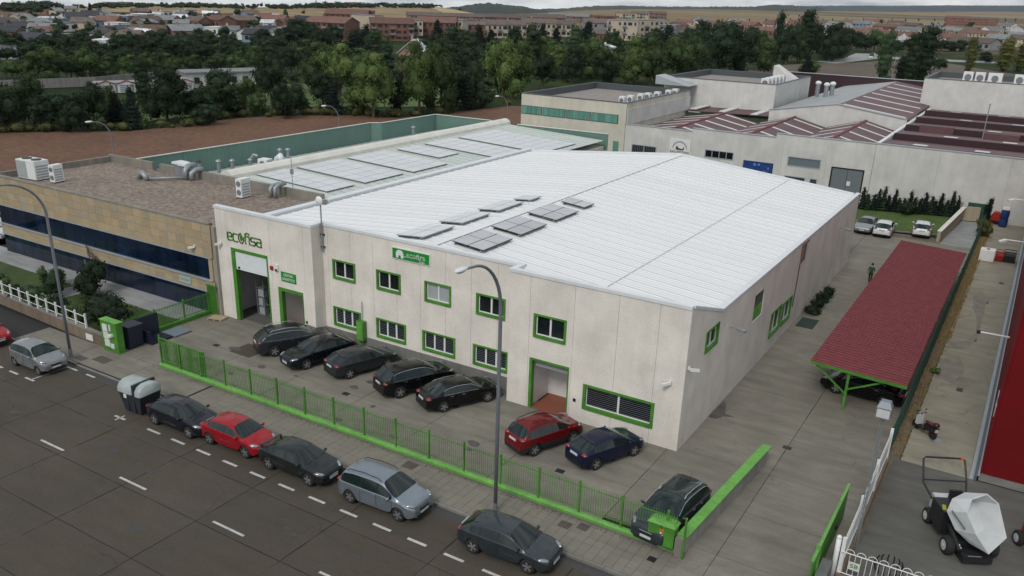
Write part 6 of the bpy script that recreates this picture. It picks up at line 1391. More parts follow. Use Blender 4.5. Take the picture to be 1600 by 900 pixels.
for k, c_, mtl, rg in (('p_black', (.006, .007, .008), .3, .25), ('p_darkblue', (.007, .010, .016), .4, .25), ('p_navy', (.008, .014, .045), .4, .28), ('p_grey', (.032, .038, .045), .5, .3), ('p_greygreen', (.026, .032, .033), .5, .3), ('p_steelblue', (.23, .27, .31), .6, .34), ('p_silver', (.27, .29, .30), .6, .35), ('p_red', (.33, .012, .02), .3, .28), ('p_darkred', (.16, .008, .012), .3, .28), ('p_white', (.62, .64, .65), .0, .3), ('p_slate', (.045, .058, .066), .5, .3), ('p_lilac', (.02, .022, .032), .5, .22)):
    M[k] = paint(k.replace('p_', '')+'_car_paint', c_, mtl, rg)
def hatch(L_, H_, hoodz=.86, rear=.4, cowl=.78, hdr=.0, tail=.95):
    x0, x1 = -L_/2, L_/2
    return [(x0, .62), (x0+.06, tail-.04), (x0+.16, tail+.03), (x0+.16+rear, H_-.11), (x0+.16+rear+.5, H_-.025), (x0+L_*.45, H_), (x0+L_*.57+hdr, H_-.06), (x1-L_*.235+hdr*.5, hoodz+.12), (x1-.65, hoodz+.03), (x1-.24, hoodz-.05), (x1-.06, hoodz-.14), (x1, .60)]
def gdef(L_, rear=.4, hdr=0, c=None, b=None, d=None, rw=.7, s0=None, tailoff=.16):
    x0, x1 = -L_/2, L_/2
    g = dict(rear0=x0+tailoff, rear1=x0+tailoff+rear, a0=x0+L_*.57+hdr, a1=x1-L_*.235+hdr*.5, rw=rw)
    g['side0'] = s0 if s0 is not None else g['rear1']-.12; g['side1'] = g['a1']-.2
    g['b'] = b if b is not None else x0+L_*.47; g['c'] = c if c is not None else x0+L_*.275
    if d is not None: g['d'] = d
    g['q0'] = g['side0']; g['q1'] = g['side1']
    return g
def belt_(L_, r, f): return [(-L_/2, r), (L_*.1, (r+f)/2+.01), (L_/2-.6, f-.05), (L_/2, f-.25)]
CARS = [
 # label, x, y, z, heading, params
 ('small_car', 'small silver high-roofed hatchback parked at the kerb beside the left street lamp', -48.15, 25.35, 0, dict(L_=3.6, Wd=1.72, H_=1.58, wb=2.42, paintm='p_silver', kind='mini')),
 ('parked_car', 'black hatchback parked at the kerb directly behind the red hatchback', -35.05, 25.3, .2, dict(L_=4.22, Wd=1.75, H_=1.42, wb=2.65, paintm='p_lilac', kind='hatch')),
 ('parked_car', 'bright red hatchback in the row of cars parked along the kerb', -31.15, 25.5, 1.0, dict(L_=4.07, Wd=1.70, H_=1.47, wb=2.52, paintm='p_red', kind='hatch2')),
 ('parked_car', 'dark grey green liftback with rear spoiler parked behind the silver blue people carrier', -26.85, 25.42, -.6, dict(L_=4.3, Wd=1.72, H_=1.42, wb=2.6, paintm='p_greygreen', kind='coupe')),
 ('people_carrier', 'silver blue people carrier with black roof rails parked at the kerb', -21.7, 25.5, 1.6, dict(L_=4.35, Wd=1.78, H_=1.64, wb=2.69, paintm='p_steelblue', kind='mpv')),
 ('parked_car', 'dark slate hatchback parked at the kerb under the middle street lamp, nearest the camera', -15.1, 25.52, 2.3, dict(L_=4.32, Wd=1.77, H_=1.46, wb=2.58, paintm='p_slate', kind='hatch')),
 ('estate_car', 'black estate car with chrome window line, leftmost of the row facing the warehouse', -37.8, 35.9, 60.3, dict(L_=4.75, Wd=1.86, H_=1.60, wb=2.80, paintm='p_grey', kind='suv', chrome=True, rails='chrome')),
 ('parked_car', 'dark blue coupe-like saloon with its nose towards the street in the warehouse row', -35.2, 35.5, -106, dict(L_=4.65, Wd=1.82, H_=1.46, wb=2.70, paintm='p_darkblue', kind='fast')),
 ('parked_car', 'dark grey compact hatchback between the dark blue saloon and the black off-roader', -32.15, 35.95, 72.3, dict(L_=4.4, Wd=1.80, H_=1.46, wb=2.64, paintm='p_grey', kind='hatch')),
 ('offroader', 'black off-road car with chrome window trim in the warehouse row beside the long black saloon', -27.95, 35.75, 65.4, dict(L_=4.65, Wd=1.88, H_=1.64, wb=2.76, paintm='p_black', kind='suv', chrome=True)),
 ('parked_car', 'long black saloon with chrome window line, rightmost of the five dark cars in the row', -24.8, 35.75, 62.3, dict(L_=4.72, Wd=1.84, H_=1.46, wb=2.76, paintm='p_black', kind='saloon', chrome=True)),
 ('parked_car', 'dark red small crossover parked by the right hand doorway', -18.45, 34.3, 68.0, dict(L_=4.1, Wd=1.77, H_=1.58, wb=2.5, paintm='p_darkred', kind='cross')),
 ('parked_car', 'navy blue hatchback parked beside the dark red crossover', -15.25, 34.85, 67.0, dict(L_=4.1, Wd=1.74, H_=1.45, wb=2.52, paintm='p_navy', kind='hatch')),
 ('offroader', 'dark off-road car with black glass roof facing the street railing', -10.25, 31.2, -97.0, dict(L_=4.5, Wd=1.86, H_=1.66, wb=2.65, paintm='p_slate', kind='suvglass', chrome=True)),
 ('parked_car', 'black estate car under the street end of the maroon shelter', -5.75, 50.2, 176, dict(L_=4.7, Wd=1.82, H_=1.48, wb=2.7, paintm='p_black', kind='saloon', chrome=True)),
 ('parked_car', 'dark hatchback under the maroon shelter behind the black estate car', -6.1, 53.2, 176, dict(L_=4.2, Wd=1.78, H_=1.47, wb=2.6, paintm='p_darkblue', kind='hatch')),
 ('parked_car', 'pale silver car facing the camera beside the rear corner of the warehouse', -13.3, 92.2, -92, dict(L_=4.3, Wd=1.76, H_=1.44, wb=2.6, paintm='p_silver', kind='saloon')),
 ('parked_car', 'white hatchback seen from behind beside the lawn, between two silver cars', -11.55, 91.9, 92, dict(L_=4.2, Wd=1.78, H_=1.46, wb=2.6, paintm='p_white', kind='hatch2')),
 ('parked_car', 'silver white hatchback seen from behind, nearest the rear ramp', -8.3, 94.2, 95, dict(L_=4.0, Wd=1.74, H_=1.45, wb=2.5, paintm='p_white', kind='hatch')),
 ('parked_car', 'red hatchback at the kerb behind the small silver car at the left edge', -54.75, 25.6, 2, dict(L_=4.1, Wd=1.74, H_=1.48, wb=2.55, paintm='p_red', kind='hatch')),
 ('parked_car', 'white car at the far left end of the office, nearer the camera', -77.3, 38.2, 20, dict(L_=4.3, Wd=1.76, H_=1.45, wb=2.6, paintm='p_white', kind='hatch')),
 ('parked_car', 'white car at the far left end of the office, farther from the camera', -79.8, 41.8, 25, dict(L_=4.3, Wd=1.76, H_=1.45, wb=2.6, paintm='p_white', kind='saloon')),
]
for (nm, lb, x, y, hd, P) in CARS:
    P = dict(P); kd = P.pop('kind'); L_, H_ = P['L_'], P['H_']; kw = dict(P); x0 = -L_/2; x1 = L_/2
    if kd == 'hatch': tp = hatch(L_, H_, .86, .62, hdr=0); g = gdef(L_, .62); bl = belt_(L_, .96, .90); kw['spoiler'] = True; kw['tailz'] = .88
    elif kd == 'hatch2': tp = hatch(L_, H_, .88, .66, hdr=.05); g = gdef(L_, .66, .05); bl = belt_(L_, 1.0, .90); kw['tailz'] = .9
    elif kd == 'mini': tp = hatch(L_, H_, .98, .3, hdr=.15); g = gdef(L_, .3, .15); bl = belt_(L_, 1.02, .98); kw['wr'] = .29; kw['tailz'] = 1.0
    elif kd == 'mpv': tp = hatch(L_, H_, .98, .28, hdr=.12, tail=1.0); g = gdef(L_, .28, .12, c=-.62-.1, b=.18, rw=.74, d=-1.45); bl = belt_(L_, 1.0, .96); kw['rails'] = 'black'; kw['tailz'] = .98
    elif kd == 'suv': tp = hatch(L_, H_+.04, 1.02, .55, tail=1.06); H_ += .04; kw['H_'] = H_; g = gdef(L_, .55, rw=.7); bl = belt_(L_, 1.04, 1.02); kw['wr'] = .36; kw['spoiler'] = True; kw['tailz'] = .95
    elif kd == 'suvglass': tp = hatch(L_, H_, 1.02, .38, tail=1.04); g = gdef(L_, .38, rw=.72); bl = belt_(L_, 1.04, 1.02); kw['wr'] = .36; kw['rails'] = 'chrome'; kw['sunroof'] = True; kw['tailz'] = .95
    elif kd == 'cross': tp = hatch(L_, H_, .98, .38, hdr=.05, tail=1.0); g = gdef(L_, .38, .05, rw=.71); bl = belt_(L_, 1.0, .98); kw['wr'] = .34; kw['lowgrey'] = True; kw['tailz'] = .95; kw['rails'] = 'black'
    elif kd == 'coupe':
        tp = [(x0, .6), (x0+.05, .92), (x0+.3, .98), (x0+1.15, H_-.08), (x0+1.6, H_-.01), (x0+2.0, H_), (x0+2.45, H_-.06), (x1-1.05, .96), (x1-.65, .88), (x1-.22, .80), (x1-.06, .71), (x1, .56)]
        g = dict(rear0=x0+.3, rear1=x0+1.15, a0=x0+2.45, a1=x1-1.05, rw=.7, side0=x0+.95, side1=x1-1.25, b=x0+1.95, c=x0+1.1, q0=x0+.95, q1=x1-1.25); bl = belt_(L_, .95, .88); kw['wing'] = x0+.25; kw['tailz'] = .8
    else:
        # saloon or fastback: three box
        rl = .5 if kd == 'saloon' else .38
        tp = [(x0, .6), (x0+.05, .94), (x0+rl+.0, 1.0), (x0+rl+.72, H_-.09), (x0+rl+1.2, H_-.01), (x0+rl+1.55, H_), (x0+L_*.58, H_-.06), (x1-L_*.26, .97), (x1-.75, .90), (x1-.24, .82), (x1-.06, .73), (x1, .58)]
        g = dict(rear0=x0+rl, rear1=x0+rl+.72, a0=x0+L_*.58, a1=x1-L_*.26, rw=.69, side0=x0+rl+.5, side1=x1-L_*.26-.2, b=x0+L_*.49, c=x0+L_*.30, q0=x0+rl+.5, q1=x1-L_*.26-.2); bl = belt_(L_, .98, .92); kw['tailz'] = .84
    o = car_proto(nm, kw.pop('L_'), kw.pop('Wd'), kw.pop('H_'), kw.pop('wb'), tp, bl, g, **kw)
    o.location = (x, y, -.118 if y < 26.7 else .006); o.rotation_euler = (0, 0, R(hd)); tag(o, lb, 'car')

# ------------------------------------------------------------------ hopper mower, red machine, scooter, person
t = root('ride_on_mower', 'white and black ride-on mower with raised white grass hopper and roll bar', 'mower', (0.62, 37.2, 0), R(-62)); BASE[t] = Vector((0, 0, 0))
def mwheel(x, y, r, w, par=None):
    mb = MB(); mb.lathe([(r*.55, -w/2), (r*.85, -w/2), (r, -w*.32), (r, w*.32), (r*.85, w/2), (r*.55, w/2)], 20, (x, y, r), 'y'); o = mb.build('wheel', M['tyre'], par or t, smooth=True)
    mb = MB(); mb.lathe([(r*.56, -w*.52), (r*.56, w*.52)], 18, (x, y, r), 'y'); mb.lathe([(r*.15, -w*.6), (r*.15, w*.6)], 10, (x, y, r), 'y'); mb.build('rim', M['cab'], o)
mwheel(-1.15, -.82, .36, .28); mwheel(-1.15, .82, .36, .28); mwheel(1.15, -.9, .40, .36); mwheel(1.15, .9, .40, .36)
mb = MB(); mb.box(-1.3, -.5, .35, 1.3, .5, .6); mb.box(-.4, -.55, .6, .5, .55, 1.35); mb.build('chassis', M['black'], t)
mb = MB(); mb.prism_xz([(-1.7, .55), (-.75, .55), (-.6, 1.2), (-1.65, 1.25)], -.62, -.42); mb.prism_xz([(-1.7, .55), (-.75, .55), (-.6, 1.2), (-1.65, 1.25)], .42, .62); mb.box(-1.72, -.42, .6, -1.0, .42, 1.2); mb.build('bodywork', M['cab'], t)
mb = MB(); mb.box(-.85, -.95, .5, .35, .1, 1.5); mb.build('radiator_box', M['black'], t)
mb = MB(); mb.box(-.9, -.28, 1.2, -.4, .28, 1.36); mb.box(-.98, -.26, 1.3, -.86, .26, 1.85); mb.build('seat', M['black'], t)
mb = MB(); mb.tube([(-.3, .1, 1.3), (-.42, .1, 1.6)], .03, 6); mb.lathe([(.16, 0), (.18, .02), (.16, .04)], 14, (-.44, .1, 1.6)); mb.build('steering_wheel', M['black'], t)
mb = MB(); rp = [(-1.35, -.72, 1.1), (-2.0, -.95, 1.55), (-2.1, -.95, 1.75), (-2.55, -.92, 2.45), (-2.6, -.8, 2.52), (-2.6, .8, 2.52), (-2.55, .92, 2.45), (-2.1, .95, 1.75), (-2.0, .95, 1.55), (-1.35, .72, 1.1)]; mb.tube(rp, .045, 8); mb.tube([(-2.05, -.95, 1.66), (-2.05, .95, 1.66)], .035, 8); mb.build('roll_bar', M['black'], t)
mb = MB(); mb.box(-2.64, .72, 2.46, -2.54, .84, 2.58); mb.build('orange_tip', M['orange'], t)
# hopper: open box tipped towards the viewer side
hp = MB(); A = [(.1, -.35), (1.0, -.75), (1.9, -.75)]
def hq(*ps): return [Vector(p) for p in ps]
o_ = [(.0, .0, 1.35), (.15, -.10, 2.1), (.75, .2, 2.55), (1.05, 1.1, 2.5), (.9, 1.75, 2.1), (1.85, 1.6, 1.15), (1.9, .1, .75), (1.05, -.35, 1.9)]
i_ = [(.3, .75, 1.3), (.35, .6, 1.9), (.7, .9, 2.15), (.85, 1.2, 2.1), (.8, 1.4, 1.7), (1.2, 1.3, 1.05), (1.3, .6, .85)]
rim = [(.55, -.55, 2.25), (1.1, -.35, 2.65), (1.35, .55, 2.6), (1.7, 1.1, 2.1), (2.15, 1.0, 1.05), (2.35, -.35, .72), (1.0, -.75, 1.95)]
# rim polygon (open mouth) and a smaller back; local x forward (to the camera), y left
mouth = [(1.0, -.75, 1.98), (.85, -.35, 2.42), (.95, .55, 2.45), (1.25, 1.05, 2.0), (2.0, .85, .85), (2.15, -.55, .62), (1.6, -.8, 1.3)]
back = [(.15, -.62, 1.5), (.1, -.35, 2.0), (.1, .5, 2.05), (.3, .9, 1.7), (1.1, .8, .75), (1.3, -.5, .6), (.7, -.68, .95)]
n = len(mouth); vs = mouth+back; inner = []
cx_ = sum(p[0] for p in vs)/len(vs); cy_ = sum(p[1] for p in vs)/len(vs); cz_ = sum(p[2] for p in vs)/len(vs)
inn = [((p[0]-cx_)*.955+cx_+(.01 if k >= n else .02), (p[1]-cy_)*.955+cy_, (p[2]-cz_)*.955+cz_) for k, p in enumerate(vs)]
vs = [(1.15+(p[0]-1.15)*1.02, .05+(p[1]-.05)*1.02, 1.72+(p[2]-1.45)*1.02) for p in vs]; inn = [(1.15+(p[0]-1.15)*1.02, .05+(p[1]-.05)*1.02, 1.72+(p[2]-1.45)*1.02) for p in inn]; rot_ = lambda p, a=R(34): (1.1+(p[0]-1.1)*math.cos(a)-(p[1]-.1)*math.sin(a), .1+(p[0]-1.1)*math.sin(a)+(p[1]-.1)*math.cos(a), p[2]); vs = [rot_(p) for p in vs]; inn = [rot_(p) for p in inn]; V_ = vs+inn; F_ = []
for k in range(n):
    j = (k+1) % n; F_.append((k, j, n+j, n+k)); F_.append((2*n+k, 3*n+k, 3*n+j, 2*n+j)); F_.append((k, 2*n+k, 2*n+j, j))
F_.append(tuple(range(n, 2*n))); F_.append(tuple(range(3*n, 4*n))[::-1])
hp.add(V_, F_); hp.build('grass_hopper', M['hopper'], t, fix=True)
mb = MB(); mb.beam(rot_((.0, -.79, 1.95)), rot_((.16, -.81, 2.02)), .02, .22); mb.build('yellow_label', M['yellow'], t); 
mb = MB(); mb.beam(rot_((.45, -.85, 2.05)), rot_((1.2, -.92, 1.6)), .02, .08); mb.build('side_lettering', M['lamp'], t)
mb = MB(); mb.box(1.3, -.6, .15, 2.0, .6, .42); mb.box(.6, -.75, .42, 1.3, .5, .62); mb.tube([(.3, -.6, .9), (.9, -.62, .75), (1.6, -.6, .45)], .12, 8); mb.build('cutting_deck', M['black'], t)
mb = MB(); mb.beam((2.02, -.45, .5), (2.02, .1, .5), .02, .04); mb.build('badge_strip', M['steel'], t)
mb = MB(); mb.ball((1.45, -.58, .62), (.07, .05, .06), 8, 5); mb.ball((1.62, -.6, .6), (.07, .05, .06), 8, 5); mb.build('headlight', M['headlight'], t, smooth=True)
t = root('red_mower', 'small red machine partly cut by the right edge of the view', 'mower', (3.75, 37.9, 0), R(-60)); BASE[t] = Vector((0, 0, 0))
for (x, y) in ((-.7, -.55), (-.7, .55), (.8, -.55), (.8, .55)): mwheel(x, y, .34, .24, t)
mb = MB(); mb.prism_xz([(-.9, .5), (1.0, .5), (1.0, .9), (.4, 1.25), (-.3, 1.3), (-.9, 1.1)], -.4, .4); mb.tube([(-.5, -.3, 1.2), (.0, -.3, 1.75), (.2, -.3, 1.1)], .12, 7); mb.build('bodywork', M['red'], t); mb = MB(); mb.box(-.6, -.42, 1.3, -.1, .42, 1.5); mb.box(-.2, -.5, .9, .1, .5, .98); mb.build('seat', M['black'], t)
t = root('motor_scooter', 'white and black motor scooter with dark red seat parked on the neighbouring concrete', 'scooter', (-1.95, 47.0, 0), R(137)); BASE[t] = Vector((0, 0, 0))
for x in (-.62, .66):
    mb = MB(); mb.lathe([(.14, -.045), (.22, -.06), (.27, -.035), (.27, .035), (.22, .06), (.14, .045)], 18, (x, 0, .27), 'y'); o = mb.build('wheel', M['tyre'], t, smooth=True); mb = MB(); mb.lathe([(.14, -.03), (.14, .03)], 14, (x, 0, .27), 'y'); mb.build('rim', M['rim'], o)
mb = MB(); mb.tube([(.66, 0, .27), (.52, 0, .7), (.42, 0, 1.02)], [.03, .04, .04], 7); mb.tube([(.44, -.34, 1.02), (.45, 0, 1.03), (.44, .34, 1.02)], .018, 6); mb.build('handlebar', M['black'], t)
mb = MB(); mb.prism_xz([(.40, .4), (.58, .42), (.56, .95), (.42, .98)], -.19, .19); mb.ball((.52, 0, .92), (.13, .13, .1)); mb.build('front_shield', M['cab'], t)
mb = MB(); mb.prism_xz([(-.1, .28), (.45, .28), (.45, .36), (-.1, .38)], -.15, .15); mb.prism_xz([(-.8, .48), (-.05, .35), (-.02, .68), (-.85, .72)], -.16, .16); mb.build('body_panel', M['black'], t)
mb = MB(); mb.ball((-.35, 0, .78), (.42, .17, .1), 12, 6); mb.ball((-.72, 0, .88), (.2, .16, .14), 10, 6); mb.build('seat', mat('seat_dark_red', (.06, .01, .014), .4), t, smooth=True)
mb = MB(); mb.box(-.86, -.1, .5, -.8, .1, .66); mb.box(-.5, -.19, .3, -.15, -.15, .42); mb.build('plate_and_exhaust', M['cab'], t)
for s_ in (-1, 1): mb = MB(); mb.ball((.5, s_*.3, 1.2), (.03, .06, .05), 8, 5); mb.tube([(.46, s_*.22, 1.03), (.5, s_*.29, 1.18)], .008, 4); mb.build('mirror', M['black'], t)

def person(x, y, rz):
    t = root('person', 'person in a dark green shirt and dark trousers walking away beside the shelter', 'person', (x, y, .01), rz); BASE[t] = Vector((0, 0, 0))
    # skeleton: (pos, radius), pelvis first; x forward, y left
    J = [((0, 0, .93), .135), ((0, 0, 1.12), .125), ((0, 0, 1.32), .145), ((0, 0, 1.45), .10), ((.01, 0, 1.53), .055), ((.02, 0, 1.60), .085), ((.02, 0, 1.69), .095), ((.01, 0, 1.77), .06),
         ((0, .19, 1.42), .065), ((-.06, .25, 1.15), .045), ((.06, .27, .92), .036), ((.1, .27, .84), .04), ((0, -.19, 1.42), .065), ((.04, -.25, 1.15), .045), ((-.04, -.27, .92), .036), ((-.02, -.27, .84), .04),
         ((.0, .10, .86), .095), ((.12, .11, .50), .065), ((.22, .11, .10), .045), ((.36, .12, .05), .038), ((0, -.10, .86), .095), ((-.04, -.11, .50), .065), ((-.25, -.11, .14), .045), ((-.14, -.12, .05), .038)]
    E_ = [(0, 1), (1, 2), (2, 3), (3, 4), (4, 5), (5, 6), (6, 7), (3, 8), (8, 9), (9, 10), (10, 11), (3, 12), (12, 13), (13, 14), (14, 15), (0, 16), (16, 17), (17, 18), (18, 19), (0, 20), (20, 21), (21, 22), (22, 23)]
    me = bpy.data.meshes.new('body'); me.from_pydata([j[0] for j in J], E_, []); tmp = bpy.data.objects.new('body', me); COL.objects.link(tmp)
    md = tmp.modifiers.new('sk', 'SKIN'); tmp.modifiers.new('ss', 'SUBSURF').levels = 1
    for i, j in enumerate(J): me.skin_vertices[0].data[i].radius = (j[1], j[1]*(1.25 if i in (0, 1, 2) else 1)); me.skin_vertices[0].data[i].use_root = (i == 0)
    dg = bpy.context.evaluated_depsgraph_get(); m2 = bpy.data.meshes.new_from_object(tmp.evaluated_get(dg)); bpy.data.objects.remove(tmp)
    m2.materials.clear()
    for q in ('skin', 'shirt', 'trousers', 'black'): m2.materials.append(M[q])
    for p in m2.polygons:
        c_ = p.center; p.use_smooth = True
        p.material_index = 3 if c_.z < .09 else 2 if c_.z < .96 and abs(c_.y) < .23 else 1 if c_.z < 1.5 and (abs(c_.y) < .2 or c_.z > 1.14) else 0
    part('body', m2, t); mb = MB(); mb.ball((.0, 0, 1.72), (.105, .095, .10), 12, 8); mb.build('hair', M['hair'], t, smooth=True)
    for s_ in (1, -1):
        bx = .1 if s_ == 1 else -.02; mb = MB()
        for k in range(4): mb.tube([(bx+.03-.02*k, s_*.27, .82), (bx+.035-.02*k, s_*.272, .745+.004*k)], .008, 5)
        mb.tube([(bx+.04, s_*.26, .84), (bx+.07, s_*.25, .79)], .009, 5); mb.build('fingers', M['skin'], t)
    mb = MB(); mb.ball((.115, 0, 1.64), (.02, .013, .02), 8, 5); mb.ball((.02, .095, 1.64), (.02, .012, .03), 8, 5); mb.ball((.02, -.095, 1.64), (.02, .012, .03), 8, 5); mb.build('nose_and_ears', M['skin'], t, smooth=True)
person(-9.55, 73.3, R(80))

# ------------------------------------------------------------------ vegetation
def leafcloud(rnd, blobs, nleaf, size, mt_idx=0, flatk=.6):
    """blobs: (cx, cy, cz, rx, ry, rz); leaves on and inside the blobs, gathered in clumps"""
    vs = []; fs = []
    tot = sum(b[3]*b[5] for b in blobs)
    for (cx, cy, cz, rx, ry, rz) in blobs:
        n = int(nleaf*(rx*rz)/tot); k = 0
        while k < n:
            u = rnd.uniform(-1, 1); a = rnd.uniform(0, 2*math.pi); q = math.sqrt(1-u*u); rr = rnd.uniform(.5, 1.05)
            c = (cx+rx*rr*q*math.cos(a), cy+ry*rr*q*math.sin(a), cz+rz*rr*u)
            for _ in range(rnd.randint(5, 11)):
                s_ = size*rnd.uniform(.6, 1.3); p = [c[i]+rnd.gauss(0, size*1.15) for i in range(3)]
                ax = Vector((rnd.gauss(0, 1), rnd.gauss(0, 1), rnd.gauss(0, 1))).normalized(); bx_ = ax.cross(Vector((rnd.gauss(0, 1), rnd.gauss(0, 1), rnd.gauss(0, 1)))).normalized()
                b = len(vs); vs += [tuple(p[i]+(ax[i]*e+bx_[i]*f*.6)*s_ for i in range(3)) for e, f in ((-1, 0), (0, -1), (1, 0), (0, 1))]; fs.append((b, b+1, b+2, b+3)); k += 1
    return vs, fs
def core(blobs, k=.62, seg=8):
    mb = MB()
    for b in blobs: mb.ball(b[:3], (b[3]*k, b[4]*k, b[5]*k), seg, 6)
    return mb
def tree_proto(kind, seed):
    rnd = random.Random(seed); bl = []
    # unit tree: height 1, width 1
    if kind in (0, 1, 2):
        n = 9
        bl = [(0, 0, .54, .31, .31, .36)]
        for k in range(n): a = 2*math.pi*k/n+rnd.uniform(-.3, .3); r = rnd.uniform(.14, .28); bl.append((r*math.cos(a), r*math.sin(a), rnd.uniform(.17, .78), rnd.uniform(.17, .26), rnd.uniform(.17, .26), rnd.uniform(.14, .24)))
        bl.append((rnd.uniform(-.1, .1), rnd.uniform(-.1, .1), .84, .2, .2, .14)); n_ = 5200; sz = .019
    elif kind in (3, 4, 6):
        bl = [(0, 0, .12+.1*k, .36*math.sin(math.pi*min(1, (.12+.09*k)))**.6+.05, .36*math.sin(math.pi*min(1, (.12+.09*k)))**.6+.05, .12) for k in range(9)]
        bl = [(b[0]+rnd.uniform(-.08, .08), b[1]+rnd.uniform(-.08, .08), b[2], b[3]*rnd.uniform(.8, 1.15), b[4], b[5]) for b in bl]; n_ = 3600; sz = .02
    else:
        bl = [(rnd.uniform(-.03, .03), rnd.uniform(-.03, .03), .12+.1*k, .46*(1-.1*k)+.03, .46*(1-.1*k)+.03, .09) for k in range(9)]; n_ = 3600; sz = .022
    vs, fs = leafcloud(rnd, bl, n_, sz*1.1)
    mbc = core(bl); b = len(mbc.v); mbc.v += vs; mbc.f += [[i+b for i in f] for f in fs]; mbc.m += [0]*len(fs)
    me = mbc.mesh('crown', LEAF[kind])
    mt_ = MB(); mt_.tube([(0, 0, -.02), (.01, 0, .2), (0, .01, .5), (0, 0, .8)], [.035, .028, .02, .006], 6)
    for k in range(4): a = rnd.uniform(0, 6.28); mt_.tube([(0, 0, .2+.08*k), (.2*math.cos(a), .2*math.sin(a), .42+.08*k)], [.014, .005], 5)
    return me, mt_.mesh('trunk', M['trunk'])
PRO = {(k, s_): tree_proto(k, 10*k+s_) for k in range(8) for s_ in range(3 if k < 3 else 2)}
KN = ['broadleaf_tree', 'broadleaf_tree', 'broadleaf_tree', 'poplar_tree', 'poplar_tree', 'conifer_tree', 'poplar_tree', 'conifer_tree']
DESC = ['light green broadleaf tree', 'mid green broadleaf tree', 'dark green broadleaf tree', 'grey green tall poplar', 'dark tall poplar', 'dark conifer', 'yellowing poplar', 'light green conifer']
